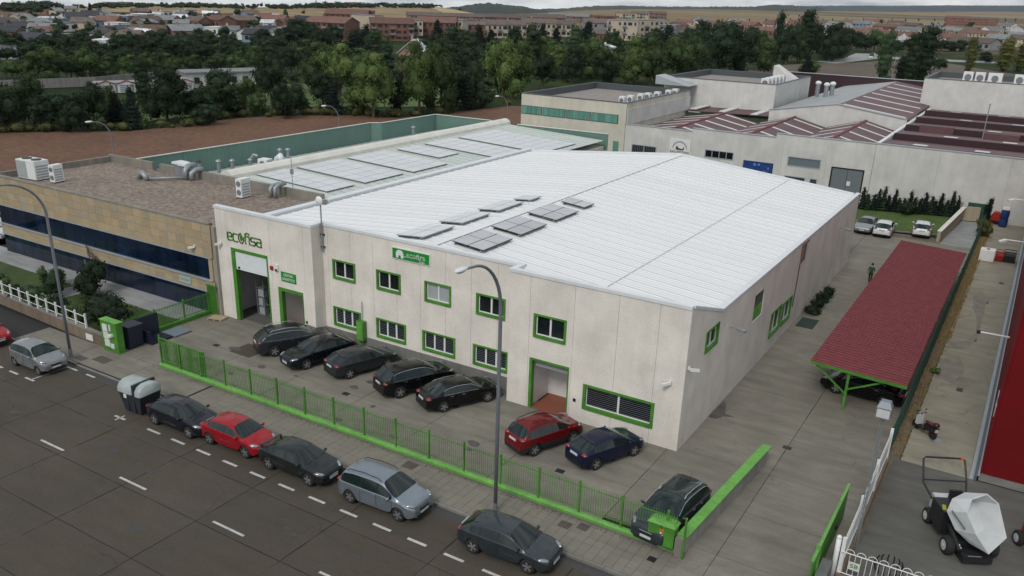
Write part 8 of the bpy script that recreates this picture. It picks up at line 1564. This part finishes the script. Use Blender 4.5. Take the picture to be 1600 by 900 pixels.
HOUSES = """-283.3,166.4,10.9,10,2.2,0,dark,grey,51.0;-259.5,143.2,4.9,10,3.0,1,grey,white,64.0;-295.9,183.1,5.8,10,3.5,1,grey,cream,53.0;-287.8,183.8,8.7,10,3.1,1,brown,pink,45.0;-272.2,185.2,6.4,10,2.2,1,white,white,61.0;-344.8,207.3,10.3,10,2.7,0,brown,cream,49.0;-334.7,188.7,8.7,10,3.0,0,dark,brick,65.0;-310.1,171.2,3.7,10,2.8,0,red,cream,61.0;-406.8,250.9,10.8,10,3.8,1,grey,blue,45.0;-418.7,255.1,8.8,10,3.9,1,white,white,70.0;-385.5,240.6,6.8,10,3.1,1,grey,white,64.0;-427.0,274.5,10.7,10,4.0,0,dark,blue,46.0;-453.2,288.6,8.9,10,3.6,0,dark,white,64.0;-450.8,299.3,10.6,10,4.0,0,dark,white,58.0;-464.0,313.3,10.1,10,3.8,0,grey,blue,62.0;-382.5,249.2,9.6,10,3.6,0,brown,cream,70.0;-399.6,274.1,12.4,10,3.3,0,red,brick,43.0;-382.6,266.7,7.7,10,2.1,1,white,white,58.0;-446.8,317.2,9.9,10,3.7,1,white,blue,50.0;-459.2,337.5,11.1,10,3.9,1,white,grey,66.0;-489.3,373.8,8.3,10,4.2,1,grey,white,47.0;-506.2,396.7,8.7,10,2.9,1,white,white,42.0;-505.1,405.1,7.8,10,4.4,1,grey,white,50.0;-394.3,291.2,14.7,10,3.3,0,brown,pink,50.0;-402.8,309.9,13.7,10,3.4,0,brown,pink,39.0;-386.5,316.2,11.2,10,3.4,0,brown,brick,44.0;-382.9,327.8,15.9,10,4.0,0,brown,brick,36.0;-379.4,339.0,15.3,10,4.0,0,brown,brick,35.0;-479.7,438.9,6.8,10,4.4,1,white,cream,39.0;-321.1,238.0,15.0,10,2.7,0,brown,cream,42.0;-315.3,250.8,15.1,10,3.2,0,brown,pink,44.0;-325.4,276.3,7.7,10,3.4,1,white,white,52.0;-314.9,275.1,8.2,10,2.8,0,grey,white,55.0;-296.1,270.0,8.4,10,2.7,0,brown,white,38.0;-300.6,282.7,10.5,10,3.0,0,brown,white,33.0;-283.7,274.6,7.1,10,2.7,1,grey,white,37.0;-316.4,311.5,7.3,10,2.5,1,grey,white,35.0;-398.4,381.3,15.7,10,3.7,0,brown,pink,41.0;-413.8,386.9,12.8,10,3.8,0,brown,cream,54.0;-395.7,391.5,9.2,10,2.5,0,red,brick,34.0;-379.4,390.7,18.0,10,3.7,0,dark,cream,42.0;-354.1,372.0,13.1,10,2.9,0,dark,white,46.0;-447.5,396.2,9.9,10,2.7,1,grey,white,51.0;-503.2,420.6,6.9,10,2.2,0,white,white,44.0;-502.6,425.5,4.9,10,2.2,0,white,white,38.0;-765.0,529.9,11.2,10,3.1,1,grey,grey,56.0;-767.9,545.4,11.3,10,2.7,1,grey,grey,65.0;-812.3,676.1,7.1,10,3.0,1,brown,pink,60.0;-845.1,965.8,23.1,10,3.6,0,grey,blue,44.0;-841.1,944.3,19.0,10,3.6,0,red,brick,49.0;-372.1,215.6,7.8,10,2.9,0,dark,grey,65.0;-398.7,237.3,8.4,10,3.1,0,grey,cream,63.0;-402.6,225.5,9.0,10,3.1,0,brown,cream,55.0;-445.6,257.4,9.3,10,2.9,0,grey,cream,48.0;-280.6,302.7,21.7,14,6.9,3,red,brick,51.0;-280.8,326.0,5.2,14,9.3,4,grey,cream,46.0;-361.3,219.7,7.8,8,2.6,1,white,cream,59.0;-570.9,364.6,7.8,8,3.4,0,grey,cream,63.0;-297.4,212.6,8.1,10,2.4,0,brown,pink,54.0;-318.7,187.7,6.5,8,2.2,0,dark,blue,50.0;-404.1,346.5,6.5,10,3.2,0,dark,cream,41.0;-284.2,282.7,8.5,12,2.9,0,dark,pink,44.0;-468.6,427.4,10.8,10,3.8,0,brown,blue,48.0;-399.9,267.1,6.6,8,3.1,1,dark,blue,44.0;-378.0,299.3,8.0,12,2.7,0,grey,brick,42.0;-311.8,211.4,6.5,10,2.6,0,dark,cream,44.0;-353.2,243.7,8.0,8,3.1,1,grey,brick,58.0;-371.5,350.6,7.5,8,2.7,0,white,white,45.0;-340.5,239.5,5.5,10,2.5,0,dark,blue,48.0;-318.6,222.2,7.7,8,2.3,1,dark,grey,45.0;-301.6,221.2,8.6,8,2.4,0,white,blue,53.0;-374.2,357.5,6.5,8,3.1,0,red,brick,36.0;-448.8,382.1,7.6,12,2.9,1,brown,brick,47.0;-283.0,279.6,5.9,8,2.3,0,dark,brick,44.0;-330.8,197.9,7.7,12,2.2,0,red,blue,70.0;-483.6,388.8,10.1,12,2.9,2,dark,pink,57.0;-310.2,290.6,8.7,10,2.3,0,red,pink,38.0;-453.2,384.8,9.3,8,3.0,0,red,cream,44.0;-430.0,410.6,8.6,12,3.3,0,white,pink,34.0;-433.7,342.8,8.2,12,2.8,2,white,cream,39.0;-444.7,304.2,10.0,8,2.6,0,grey,blue,56.0;-324.2,318.3,8.6,12,2.8,1,red,white,38.0;-423.1,240.6,6.5,10,3.0,1,red,cream,58.0;-475.6,320.1,9.8,8,3.2,1,grey,blue,52.0;-470.8,374.6,8.1,12,3.3,2,grey,brick,45.0;-389.3,286.9,6.8,12,2.7,0,grey,grey,45.0;-321.0,301.2,5.9,12,2.5,0,white,blue,54.0;-518.7,379.0,10.5,8,3.5,0,brown,brick,56.0;-535.5,332.2,6.1,8,3.2,2,grey,cream,61.0;-429.6,280.3,9.5,10,2.9,1,white,brick,51.0;-431.8,264.8,6.7,8,2.5,0,brown,brick,71.0;-557.6,472.2,9.2,12,3.0,1,grey,blue,42.0;-398.1,220.6,5.7,10,2.5,0,dark,grey,52.0;-321.7,229.6,6.4,12,2.5,0,grey,pink,63.0;-286.6,263.2,8.8,12,2.2,0,dark,blue,59.0;-545.2,338.2,9.6,12,3.3,1,red,brick,67.0;-460.9,312.1,7.3,12,2.8,0,dark,brick,44.0;-327.4,365.8,22.1,14,9.4,3,red,brick,31.0;-268.1,328.9,19.8,14,7.6,3,red,brick,43.0;-262.7,340.4,4.5,14,8.8,4,grey,cream,46.0;-257.8,350.6,18.3,14,8.3,3,red,brick,32.0;-252.2,362.4,4.6,14,9.0,4,grey,cream,23.0;-255.9,380.3,9.0,14,7.0,3,brown,brick,38.0;-258.9,401.7,13.6,14,6.7,3,brown,cream,41.0;-253.9,413.0,13.1,14,6.8,3,brown,cream,42.0;-445.1,518.8,10.3,12,7.0,4,red,brick,37.0;-412.1,574.6,63.7,14,4.5,3,brown,pink,41.0;-350.4,560.5,29.8,14,5.9,3,brown,brick,32.0;-254.9,442.3,19.2,14,7.2,3,brown,cream,34.0;-248.6,457.1,15.6,14,6.6,3,brown,cream,34.0;-340.0,599.0,31.0,14,6.2,3,brown,brick,35.0;-364.6,686.4,35.0,14,5.9,3,grey,pink,15.0;-380.3,734.4,6.2,10,4.2,4,white,white,21.0;-245.5,500.6,20.1,14,7.1,3,brown,grey,34.0;-354.1,733.6,24.5,14,6.2,4,brown,brick,23.0;-210.9,423.0,14.2,12,4.2,3,brown,brick,16.0;-208.4,454.8,16.5,16,10.2,4,grey,cream,22.0;-207.4,486.1,21.4,16,10.1,4,grey,cream,32.0;-187.4,470.9,9.1,16,8.4,4,grey,grey,11.0;-209.5,513.5,5.8,12,9.9,4,red,brick,18.0;-348.0,761.1,18.8,14,8.5,4,brown,cream,22.0;-356.2,855.8,18.1,12,8.3,3,red,pink,35.0;-361.6,828.3,17.6,12,8.1,3,brown,cream,16.0;-293.5,772.3,13.6,12,3.0,0,red,cream,33.0;-302.8,838.8,13.4,12,3.2,0,grey,white,31.0;-239.6,717.6,28.4,12,3.6,0,red,white,16.0;-230.0,746.5,23.4,12,3.8,0,red,brick,10.0;-182.0,614.1,24.0,12,3.8,0,red,brick,30.0;-165.3,545.5,9.4,12,4.8,0,red,pink,17.0;-215.4,790.5,24.6,12,3.9,0,red,white,5.0;-199.3,771.1,23.9,12,3.8,0,red,white,6.0;-218.9,944.2,21.8,12,4.1,0,brown,cream,-0.0;-211.8,968.9,10.4,12,3.0,0,white,white,-1.0;-184.3,884.6,23.1,12,3.8,0,grey,white,18.0;-161.0,708.3,10.9,12,3.1,0,grey,white,0.0;-139.0,715.3,25.2,12,3.1,0,red,white,19.0;-135.3,771.4,17.6,12,3.3,0,red,white,2.0;-166.9,898.9,15.1,12,6.0,0,grey,blue,24.0;-163.8,946.3,10.1,12,4.6,0,grey,white,21.0;-145.5,924.5,30.9,12,3.9,0,red,brick,2.0;-101.7,679.6,28.9,12,3.3,0,red,white,2.0;-81.7,654.3,25.7,12,3.6,0,red,white,5.0;-109.5,663.1,15.1,12,2.8,0,brown,cream,15.0;-119.8,864.5,19.6,12,3.1,0,grey,white,4.0;-113.9,942.5,21.4,12,3.4,0,brown,cream,6.0;-90.6,881.3,22.6,12,3.7,0,grey,cream,12.0;-67.2,683.0,15.5,12,3.3,0,red,brick,-5.0;-85.8,793.6,15.6,12,2.9,0,red,cream,-7.0;-45.6,590.6,26.7,12,3.9,0,brown,grey,11.0;-34.1,610.5,11.9,12,5.9,0,grey,cream,1.0;-29.6,667.6,18.1,12,4.8,0,brown,cream,3.0;-62.4,846.6,31.9,12,3.1,0,red,cream,3.0;-82.4,960.6,21.7,12,3.5,0,brown,pink,16.0;-63.8,1008.3,22.7,12,3.6,0,grey,white,8.0;-58.7,1171.7,19.4,12,5.6,0,grey,white,1.0;-38.8,1008.4,10.6,12,6.1,0,red,white,-2.0;-33.1,824.1,13.6,12,3.5,0,grey,white,6.0;-131.8,1375.6,31.1,12,10.0,0,red,brick,2.0;-107.3,1466.9,37.5,12,8.8,0,brown,brick,-2.0;-147.9,1083.9,18.1,12,3.3,0,brown,brick,15.0;-131.5,1136.8,18.9,12,3.4,0,grey,brick,-3.0;-181.2,1191.3,19.9,12,3.6,0,brown,cream,2.0;-211.0,1212.3,22.2,12,3.7,0,red,cream,9.0;-225.9,1151.4,19.4,12,2.8,0,brown,cream,9.0;-242.7,961.8,16.4,12,3.0,0,red,cream,4.0;-254.2,919.1,15.7,12,2.9,0,red,cream,20.0;-199.4,573.0,9.1,12,2.6,0,red,white,6.0;-287.8,899.9,17.0,12,2.8,0,grey,white,21.0;-257.3,664.1,10.7,12,3.4,0,red,pink,8.0"""
def region(i, x, y):
    if i >= 110+85 and i < 110+85+70: return 'in the belt between the factory and the town'
    if 110 <= i < 195: return 'in the dark wood below the hillside houses'
    if i >= 265: return 'in the parkland beyond the ploughed field'
    d = math.hypot(x, y)
    if y < 125 and x < -100: return 'along the far edge of the ploughed field'
    if x < -175 and y < 175: return 'in the row above the long low wall'
    if x < -90: return 'beyond the green parapet warehouse'
    return 'beyond the cream factory'
for i, (x, y, h, w, k) in enumerate(TREES[:329]):
    k = int(k); reg = region(i, x, y)
    if i >= 265 and x < -138 and y < 150: continue
    if 195 <= i < 265 and math.degrees(math.atan2(x, y)) > -17.5: continue
    t = root(KN[k], DESC[k]+' '+reg, 'tree', (x, y, terrain(x, y)-.15), random.uniform(0, 6.28), DESC[k]+'s '+reg)
    cr_, tr_ = PRO[(k, i % (3 if k < 3 else 2))]
    h *= 1.1; w *= (1.22 if k not in (3, 4, 6) else 1.3)
    if i >= 265: h *= .72; w *= .78
    elif i >= 195: w *= 1.12
    a = part('crown', cr_, t); b = part('trunk', tr_, t); a.scale = (w, w, h); b.scale = (w*.8, w*.8, h)
# smaller far trees as one mass
mb = MB(); rnd = random.Random(5); xtra = []
for q in range(340):
    a_ = rnd.uniform(-60.8, -36.4); D_ = 21.5/-interp(SKYL, a_)*rnd.uniform(.9, 1.0)*.995
    if -58.3 < a_ < -56.5 and q % 5: continue
    s_ = 1.5 if a_ < -58.2 or -44 < a_ else 1.0
    xtra.append((D_*math.sin(R(a_)), D_*math.cos(R(a_)), rnd.uniform(3, 5.5)*s_*.8, rnd.uniform(5, 10)*s_, 2))
for (x, y, h, w, k) in TREES[329:]+xtra:
    if -60 < math.degrees(math.atan2(x, y)) < -45 and math.hypot(x, y) < 700: w *= 1.5; h *= 1.35
    z = terrain(x, y); d = math.hypot(x, y)
    if k in (5, 4): bl = [(x, y, z+h*.25, w*.42, w*.42, h*.28), (x, y, z+h*.6, w*.28, w*.28, h*.3), (x, y, z+h*.85, w*.14, w*.14, h*.16)]
    else: bl = [(x+rnd.uniform(-.25, .25)*w, y+rnd.uniform(-.25, .25)*w, z+h*rnd.uniform(.3, .75), w*rnd.uniform(.22, .36), w*rnd.uniform(.22, .36), h*rnd.uniform(.18, .32)) for _ in range(4)]
    vs, fs = leafcloud(rnd, bl, 90, w*.055); c_ = core(bl, .8, 6); mb.add(c_.v, c_.f); mb.add(vs, fs)
o = mb.build('distant_trees', LEAF[2]); o['kind'] = 'stuff'
# scrub along the field edge
mb = MB(); edge = [(-133, 68.7), (-129, 74.1), (-120.3, 83.2), (-118.8, 94), (-120.2, 103), (-116.3, 113), (-107.5, 121.8), (-100.3, 124), (-97.8, 136.5), (-94.9, 155), (-82.6, 160.3), (-66, 166)]
for (a, b) in zip(edge, edge[1:]):
    for q in range(7):
        t_ = rnd.random(); x = a[0]+(b[0]-a[0])*t_+rnd.uniform(-2.5, 1); y = a[1]+(b[1]-a[1])*t_+rnd.uniform(-1, 2.5); h = rnd.uniform(.6, 1.8); bl = [(x, y, h*.4, h*.9, h*.9, h*.55)]
        vs, fs = leafcloud(rnd, bl, 90, .16); mb.add(vs, fs); c_ = core(bl, .7, 6); mb.add(c_.v, c_.f)
o = mb.build('field_edge_scrub', leafmat('scrub_leaves', (.09, .085, .03), (.028, .042, .015))); o['kind'] = 'stuff'
# shrubs near the buildings
def shrub(label, x, y, h, w, k, name='shrub', cat='shrub', z=0, group=None, wy_=None, leaf=.07, n=1400):
    rnd = random.Random(int(x*37+y*11)); t = root(name, label, cat, (x, y, z), 0, group); BASE[t] = Vector((0, 0, 0)); wy_ = wy_ or w
    if name == 'young_cypress': bl = [(rnd.uniform(-.05, .05), rnd.uniform(-.05, .05), h*(.1+.1*q), w*.5*(1-.1*q)+.05, w*.5*(1-.1*q)+.05, h*.09) for q in range(9)]
    else: bl = [(rnd.uniform(-.3, .3)*w, rnd.uniform(-.3, .3)*wy_, h*rnd.uniform(.3, .75), w*rnd.uniform(.22, .36), wy_*rnd.uniform(.22, .36), h*rnd.uniform(.18, .32)) for _ in range(7)]
    vs, fs = leafcloud(rnd, bl, n, leaf); mb = core(bl, .72, 7); mb.add(vs, fs); mb.build('foliage', LEAF[k], t); mb = MB(); mb.tube([(0, 0, 0), (0, 0, h*.5)], [.04, .02], 5); mb.build('stem', M['trunk'], t); return t
shrub('large dark rounded bush beside the office path', -56.6, 34.4, 2.5, 3.0, 4, leaf=.09)
shrub('loose shrub on the left side of the office path near the flagpoles', -61.2, 34.2, 1.6, 1.8, 1)
shrub('spreading shrub on the right side of the office path', -58.9, 33.0, 1.7, 2.2, 2)
shrub('broad dark juniper mass behind the gate pillar', -50.4, 31.4, 2.2, 4.6, 2, wy_=3.0, leaf=.09, n=2600)
shrub('rounded dark shrub directly left of the gate pillar', -48.3, 30.6, 1.9, 2.0, 4)
hg = 'bushes growing through the white garden fence'
for k, x in enumerate((-52.3, -54.0, -55.6, -57.3, -59.0, -60.8)):
    shrub(['first', 'second', 'third', 'fourth', 'fifth', 'sixth'][k]+' bush from the gate pillar growing through the white garden fence', x, 30.4, 1.5+.3*(k % 2), 1.5, (1, 2, 1, 3, 2, 1)[k], group=hg)
cg = 'young cypresses along the factory wall'
for k in range(19):
    x = -15.6+k*.52+random.uniform(-.1, .1); y = 102.2+k*.16; h = random.choice([1.3, 1.7, 2.2, 2.9, 1.9]) if k % 3 else 2.6
    shrub('young dark cypress in the row before the cream factory wall', x, y, h, 1.2, (5, 2, 5)[k % 3], name='young_cypress', cat='cypress', group=cg, n=700)
shrub('reddish low shrub between the cypresses at the factory wall', -10.9, 102.4, 1.7, 1.6, 2)
for k, (x, y) in enumerate(((-11.7, 62.9), (-11.6, 64.4), (-11.75, 66.0), (-11.6, 67.4))): shrub(['nearest', 'second', 'third', 'farthest'][k]+' of the low shrubs at the foot of the passage wall', x, y, .6+.08*k, .9, 2, group='low shrubs at the foot of the passage wall')
t = root('floor_mat', 'dark green mat on the ground by the passage wall shrubs', 'mat', (-11.3, 60.6, 0)); mb = MB(); mb.box(-12.1, 59.6, 0, -10.9, 61.7, .03); mb.build('mat_sheet', flat('mat_green', (.02, .04, .028), .8), t)
shrub('yellow green weedy bush at the far end of the mesh fence', -3.0, 97.0, 2.2, 1.8, 6, leaf=.06)
shrub('narrow dark climbing bush on the far end of the mesh fence', -3.1, 101.0, 3.6, .7, 5)
shrub('small weed tuft at the foot of the mesh fence near the scooter', -2.45, 56.3, .5, .7, 0, leaf=.04, n=300)
mb = MB(); rnd = random.Random(8)
for q in range(2600):
    y = rnd.uniform(43.5, 106); x = rnd.uniform(-3.3, -2.5)+(.15 if y > 60 else 0); h = rnd.uniform(.08, .34)*(1.3 if y > 62 else .7); dx, dy = rnd.uniform(-.1, .1), rnd.uniform(-.1, .1); w_ = .03
    b = len(mb.v); mb.v += [(x-w_, y, 0), (x+w_, y, 0), (x+dx, y+dy, h)]; mb.f.append([b, b+1, b+2]); mb.m.append(0)
o = mb.build('dry_grass', M['dry']); o['kind'] = 'stuff'
mb = MB()
for q in range(5000):
    r_ = rnd.random()
    if r_ < .5: x, y = rnd.uniform(-62, -47.3), rnd.uniform(30.4, 34.9)
    else: x, y = rnd.uniform(-16, -6.2), rnd.uniform(93.5, 104)
    h = rnd.uniform(.05, .14); w_ = .025; b = len(mb.v); mb.v += [(x-w_, y, 0), (x+w_, y, 0), (x+rnd.uniform(-.06, .06), y+rnd.uniform(-.06, .06), h)]; mb.f.append([b, b+1, b+2]); mb.m.append(0)
o = mb.build('lawn_blades', M['lawnbright']); o['kind'] = 'stuff'
mb = MB()
for q in range(500):
    x = rnd.uniform(-43, -9); y = 29.1+rnd.gauss(0, .07)-.1; h = rnd.uniform(.03, .1); w_ = .03; b = len(mb.v); mb.v += [(x-w_, y, 0), (x+w_, y, 0), (x+rnd.uniform(-.05, .05), y-.03, h)]; mb.f.append([b, b+1, b+2]); mb.m.append(0)
o = mb.build('kerb_weeds', M['dry']); o['kind'] = 'stuff'

# ------------------------------------------------------------------ the town
RC = {'dark': (.035, .04, .048), 'red': (.15, .078, .06), 'grey': (.17, .18, .185), 'white': (.62, .64, .66), 'brown': (.115, .088, .075)}
WC = {'white': (.60, .61, .61), 'cream': (.40, .35, .27), 'brick': (.20, .10, .075), 'pink': (.25, .17, .14), 'grey': (.21, .22, .23), 'blue': (.17, .23, .30)}
for k, v in RC.items(): M['r_'+k] = mat(k+'_roof', v, .85, 0, var=.25, scale=.5, rnd=.22, fine=.15, fscale=2)
for k, v in WC.items(): M['w_'+k] = mat(k+'_town_wall', v, .85, 0, var=.12, scale=.3, rnd=.2)
M['twin'] = flat('town_window', (.02, .024, .028), .3)
cnt = {}
for hi, s_ in enumerate(HOUSES.split(';')):
    q = s_.split(','); x, y, w, d, h = map(float, q[:5]); kd = int(q[5]); rc, wc = q[6], q[7]; rz = R(float(q[8])+(random.uniform(-50, 50) if hi < 97 or 125 < hi < 169 and kd == 0 else 0)); h = max(h, 3.0)*(1.12 if hi < 97 else 1); w *= .92 if hi < 97 else 1; rc = random.choice([rc, rc, 'grey', 'dark', 'red']) if rc == 'brown' and hi < 97 else rc; z0 = terrain(x, y)-.15
    apart = kd >= 3; far_ = math.hypot(x, y)
    place = 'on the left hillside' if x/y < -.75 and hi < 97 else 'behind the central trees' if hi < 125 else 'in the town at the right'
    nm = 'apartment_block' if apart else 'house'
    lb = ('%s walled %s with %s roof ' % (wc if wc != 'brick' else 'red brick', 'apartment block' if apart else 'house', rc))+place
    cnt[lb] = cnt.get(lb, 0)+1
    t = root(nm, lb, 'apartment block' if apart else 'house', (x, y, z0), rz, lb.replace('house', 'houses').replace('block', 'blocks')); BASE[t] = Vector((0, 0, 0))
    flat_ = kd in (1, 4); mb = MB(); mb.box(-w/2, -d/2, 0, w/2, d/2, h)
    if kd == 0 or kd == 3: rh = min(w, d)*(.22 if kd == 0 else .16); mb.add([(-w/2, -d/2, h), (-w/2, d/2, h), (-w/2, 0, h+rh), (w/2, -d/2, h), (w/2, d/2, h), (w/2, 0, h+rh)], [(0, 2, 1), (3, 4, 5)])
    if kd == 0 and hi % 3 == 0: mb.box(-w*.15, -d/2-1.2, 0, w*.15, -d/2, h*.8)
    mb.build('wall', M['w_'+wc], t)
    mb = MB(); e = .35
    if flat_: mb.box(-w/2-.15, -d/2-.15, h, w/2+.15, d/2+.15, h+.3)
    else:
        vs = [(-w/2-e, -d/2-e, h-.1), (w/2+e, -d/2-e, h-.1), (w/2+e, 0, h+rh+.05), (-w/2-e, 0, h+rh+.05), (-w/2-e, d/2+e, h-.1), (w/2+e, d/2+e, h-.1)]; vs += [(v[0], v[1], v[2]-.18) for v in vs]
        mb.add(vs, [(0, 1, 2, 3), (3, 2, 5, 4), (6, 9, 8, 7), (9, 10, 11, 8), (0, 6, 7, 1), (4, 5, 11, 10), (0, 3, 9, 6), (3, 4, 10, 9), (1, 7, 8, 2), (2, 8, 11, 5)])
    rf = mb.build('roof', M['r_'+rc], t)
    if hi % 2 == 0: mb = MB(); cz_ = h+(rh if not flat_ else .3); mb.box(-w*.2-.3, -.3, cz_-.5, -w*.2+.3, .3, cz_+.9); mb.build('chimney', M['w_'+wc], rf)
    ns_ = max(1, round(h/3.0)); nc = max(2, int(w/(2.6 if apart else 3.0))); mb = MB()
    for fl in range(ns_):
        for c in range(nc):
            if random.random() < .15: continue
            xx = -w/2+(c+.5)*w/nc; ww = random.choice([.5, .7, 1.1]) if apart else random.choice([.5, .7, .9]); zz = fl*h/ns_+h/ns_*.32
            for yy, sg_ in ((-d/2, -1), (d/2, 1)): mb.box(xx-ww, yy, zz, xx+ww, yy+sg_*.06, zz+h/ns_*.45)
    if mb.v: o = mb.build('windows', M['twin'], t, kind='stuff')
    if apart:
        mb = MB()
        for fl in range(1, ns_):
            for c in range(0, nc, 3): xx = -w/2+(c+.5)*w/nc; mb.box(xx-1.2, -d/2-.9, fl*h/ns_, xx+1.2, -d/2, fl*h/ns_+.12); mb.box(xx-1.2, -d/2-.9, fl*h/ns_+.12, xx+1.2, -d/2-.82, fl*h/ns_+.9)
        if mb.v: mb.build('balconies', M['w_grey'], t, kind='stuff')
# brick chalet with white roof in the trees, low white building, long wall
def chalet(label, x, y, w, d, h, rh, rz, wm, rm, z=0):
    t = root('house', label, 'house', (x, y, z), rz); BASE[t] = Vector((0, 0, 0)); mb = MB(); mb.box(-w/2, -d/2, 0, w/2, d/2, h); mb.add([(-w/2, -d/2, h), (w/2, -d/2, h), (0, -d/2, h+rh), (-w/2, d/2, h), (w/2, d/2, h), (0, d/2, h+rh)], [(0, 1, 2), (3, 5, 4)]); mb.build('wall', wm, t)
    mb = MB(); vs = [(-w/2-.5, -d/2-.4, h-.3), (0, -d/2-.4, h+rh+.1), (0, d/2+.4, h+rh+.1), (-w/2-.5, d/2+.4, h-.3), (w/2+.5, -d/2-.4, h-.3), (w/2+.5, d/2+.4, h-.3)]; vs += [(v[0], v[1], v[2]-.2) for v in vs]
    mb.add(vs, [(0, 1, 2, 3), (1, 4, 5, 2), (6, 9, 8, 7), (7, 8, 11, 10), (0, 6, 7, 1), (1, 7, 10, 4), (3, 2, 8, 9), (2, 5, 11, 8), (0, 3, 9, 6), (4, 10, 11, 5)]); r_ = mb.build('roof', rm, t); mb = MB(); mb.box(-.9, -1, h+rh-1, -.2, -.3, h+rh+1); mb.build('chimney', wm, r_)
    mb = MB(); mb.box(-.6, -d/2-.05, h*.5, .6, -d/2, h*.5+1.3); mb.build('window', M['glass'], t); return t
chalet('steep roofed brick house with white roof among the trees', -158, 204, 7.5, 9, 5.5, 3.2, R(28), M['w_pink'], M['r_white'])
chalet('low white roofed pavilion glimpsed among the trees behind the factory', -152, 318, 12, 10, 3.0, 1.2, R(20), M['w_white'], M['r_white'])
chalet('pale shed roof glimpsed among trees left of the park', -129, 152, 4, 7, 2.5, 1.2, R(60), M['w_grey'], M['r_white'])
t = root('embankment_wall', 'long grey retaining wall with railing crossing the left background', 'wall', (-180, 120, 0)); P_ = [(-187, 92), (-179, 117.6), (-183, 140.5), (-177, 164)]
mb = MB()
for a, b in zip(P_, P_[1:]): mb.beam((a[0], a[1], .9), (b[0], b[1], .9), .4, 1.9)
mb.build('wall_body', stained('grey_embankment', (.23, .225, .21), spots=.3), t)
mb = MB()
for a, b in zip(P_, P_[1:]):
    n = 14
    for k in range(n): x, y = a[0]+(b[0]-a[0])*k/n, a[1]+(b[1]-a[1])*k/n; mb.box(x-.06, y-.06, 1.8, x+.06, y+.06, 2.9)
    mb.beam((a[0], a[1], 2.85), (b[0], b[1], 2.85), .06, .06)
mb.build('railing', M['black'], t)
t = root('allotment_building', 'long low building with red arched gables before the retaining wall', 'building', (-165, 118, 0))
P_ = [(-168.6, 108), (-160, 130)]; mb = MB(); mb.beam((-168.6, 110, 1.0), (-160.6, 128, 1.0), 4.5, 2.1); mb.build('wall', M['w_grey'], t)
for k in range(5):
    f_ = k/5+.1; x, y = -168.6+8*f_+2.2, 110+18*f_-.9; mb = MB(); mb.add([(x-.7, y-1.6, 0), (x+.7, y+1.6, 0), (x+.7, y+1.6, 1.7), (x, y, 2.35), (x-.7, y-1.6, 1.7)], [(0, 1, 2, 3, 4)]); mb.build('gable_panel', M['w_white'], t)
    mb = MB(); mb.beam((x-.7+.05, y-1.6, 1.8), (x+.05, y, 2.45), .2, .16); mb.beam((x+.05, y, 2.45), (x+.7+.05, y+1.6, 1.8), .2, .16); mb.build('red_arch', M['red'], t)
    mb = MB()
    for q in range(4): mb.beam((x-.55+.08, y-1.25, .35+q*.38), (x+.55+.08, y+1.25, .35+q*.38), .06, .12)
    mb.build('slats', M['lamp'], t)
t = root('low_office', 'pale flat roofed building with window row beside the dark round tree', 'building', (-160, 138, 0)); mb = MB(); mb.beam((-165, 130, 1.6), (-158, 148, 1.6), 7, 3.2); mb.build('wall', M['w_white'], t); mb = MB(); mb.beam((-165.4, 129, 3.3), (-157.6, 149, 3.3), 8, .25); mb.build('roof', M['r_grey'], t)
for k in range(7): f_ = k/7+.07; x, y = -165+7*f_+3.35, 130+18*f_-1.3; mb = MB(); mb.beam((x, y-.6, 1.7), (x+.4, y+.5, 1.7), .15, 1.3); mb.build('window', M['twin'], t)
# large blue-banded building at the far right, parked cars by the town street
for k, (x, y, c) in enumerate(((-72, 420, 'p_white'), (-73, 428, 'p_darkred'), (-74.5, 436, 'p_white'), (-75.5, 443, 'p_grey'), (-76.5, 450, 'p_white'))):
    t = root('distant_car', ['nearest', 'second', 'third', 'fourth', 'farthest'][k]+' small car parked along the far town street', 'car', (x, y, 0), R(105), 'small cars parked along the far town street'); BASE[t] = Vector((0, 0, 0))
    mb = MB(); mb.prism_xz([(-2.1, .3), (2.1, .3), (2.1, .7), (1.1, .9), (-2.0, .95)], -.85, .85); mb.build('body', M[c], t); mb = MB(); mb.prism_xz([(-1.9, .95), (.9, .9), (.3, 1.4), (-1.4, 1.45)], -.72, .72); mb.build('cabin', M['carglass'], t)
# things of one kind in a row: say which one, counted from the left as seen from the street
ORD = 'leftmost second third fourth fifth sixth seventh eighth ninth tenth eleventh twelfth thirteenth fourteenth fifteenth sixteenth seventeenth eighteenth nineteenth twentieth twenty-first twenty-second twenty-third twenty-fourth'.split()
grp = {}
for o in COL.objects:
    if o.get('label') and o.get('group'): grp.setdefault(o['label'], []).append(o)
for lb, os_ in grp.items():
    if 1 < len(os_) <= 24:
        os_.sort(key=lambda o: math.atan2(o.location.x, o.location.y))
        for k, o in enumerate(os_): o['label'] = lb+(', leftmost' if k == 0 else ', %s from left' % ORD[k])
bpy.context.view_layer.update()


# ------------------------------------------------------------------ air
mb = MB(); mb.box(-13000, -13000, -420, 13000, 13000, 135); hz = mb.build('haze', [])
hm = bpy.data.materials.new('haze_air'); hm.use_nodes = True; hn = hm.node_tree
for n in list(hn.nodes):
    if n.type == 'BSDF_PRINCIPLED': hn.nodes.remove(n)
pv = hn.nodes.new('ShaderNodeVolumePrincipled'); pv.inputs['Color'].default_value = (.80, .87, .95, 1); pv.inputs['Density'].default_value = 2.6e-5; pv.inputs['Anisotropy'].default_value = .1
hn.links.new(pv.outputs[0], hn.nodes['Material Output'].inputs['Volume']); hz.data.materials.append(hm); hz['kind'] = 'stuff'
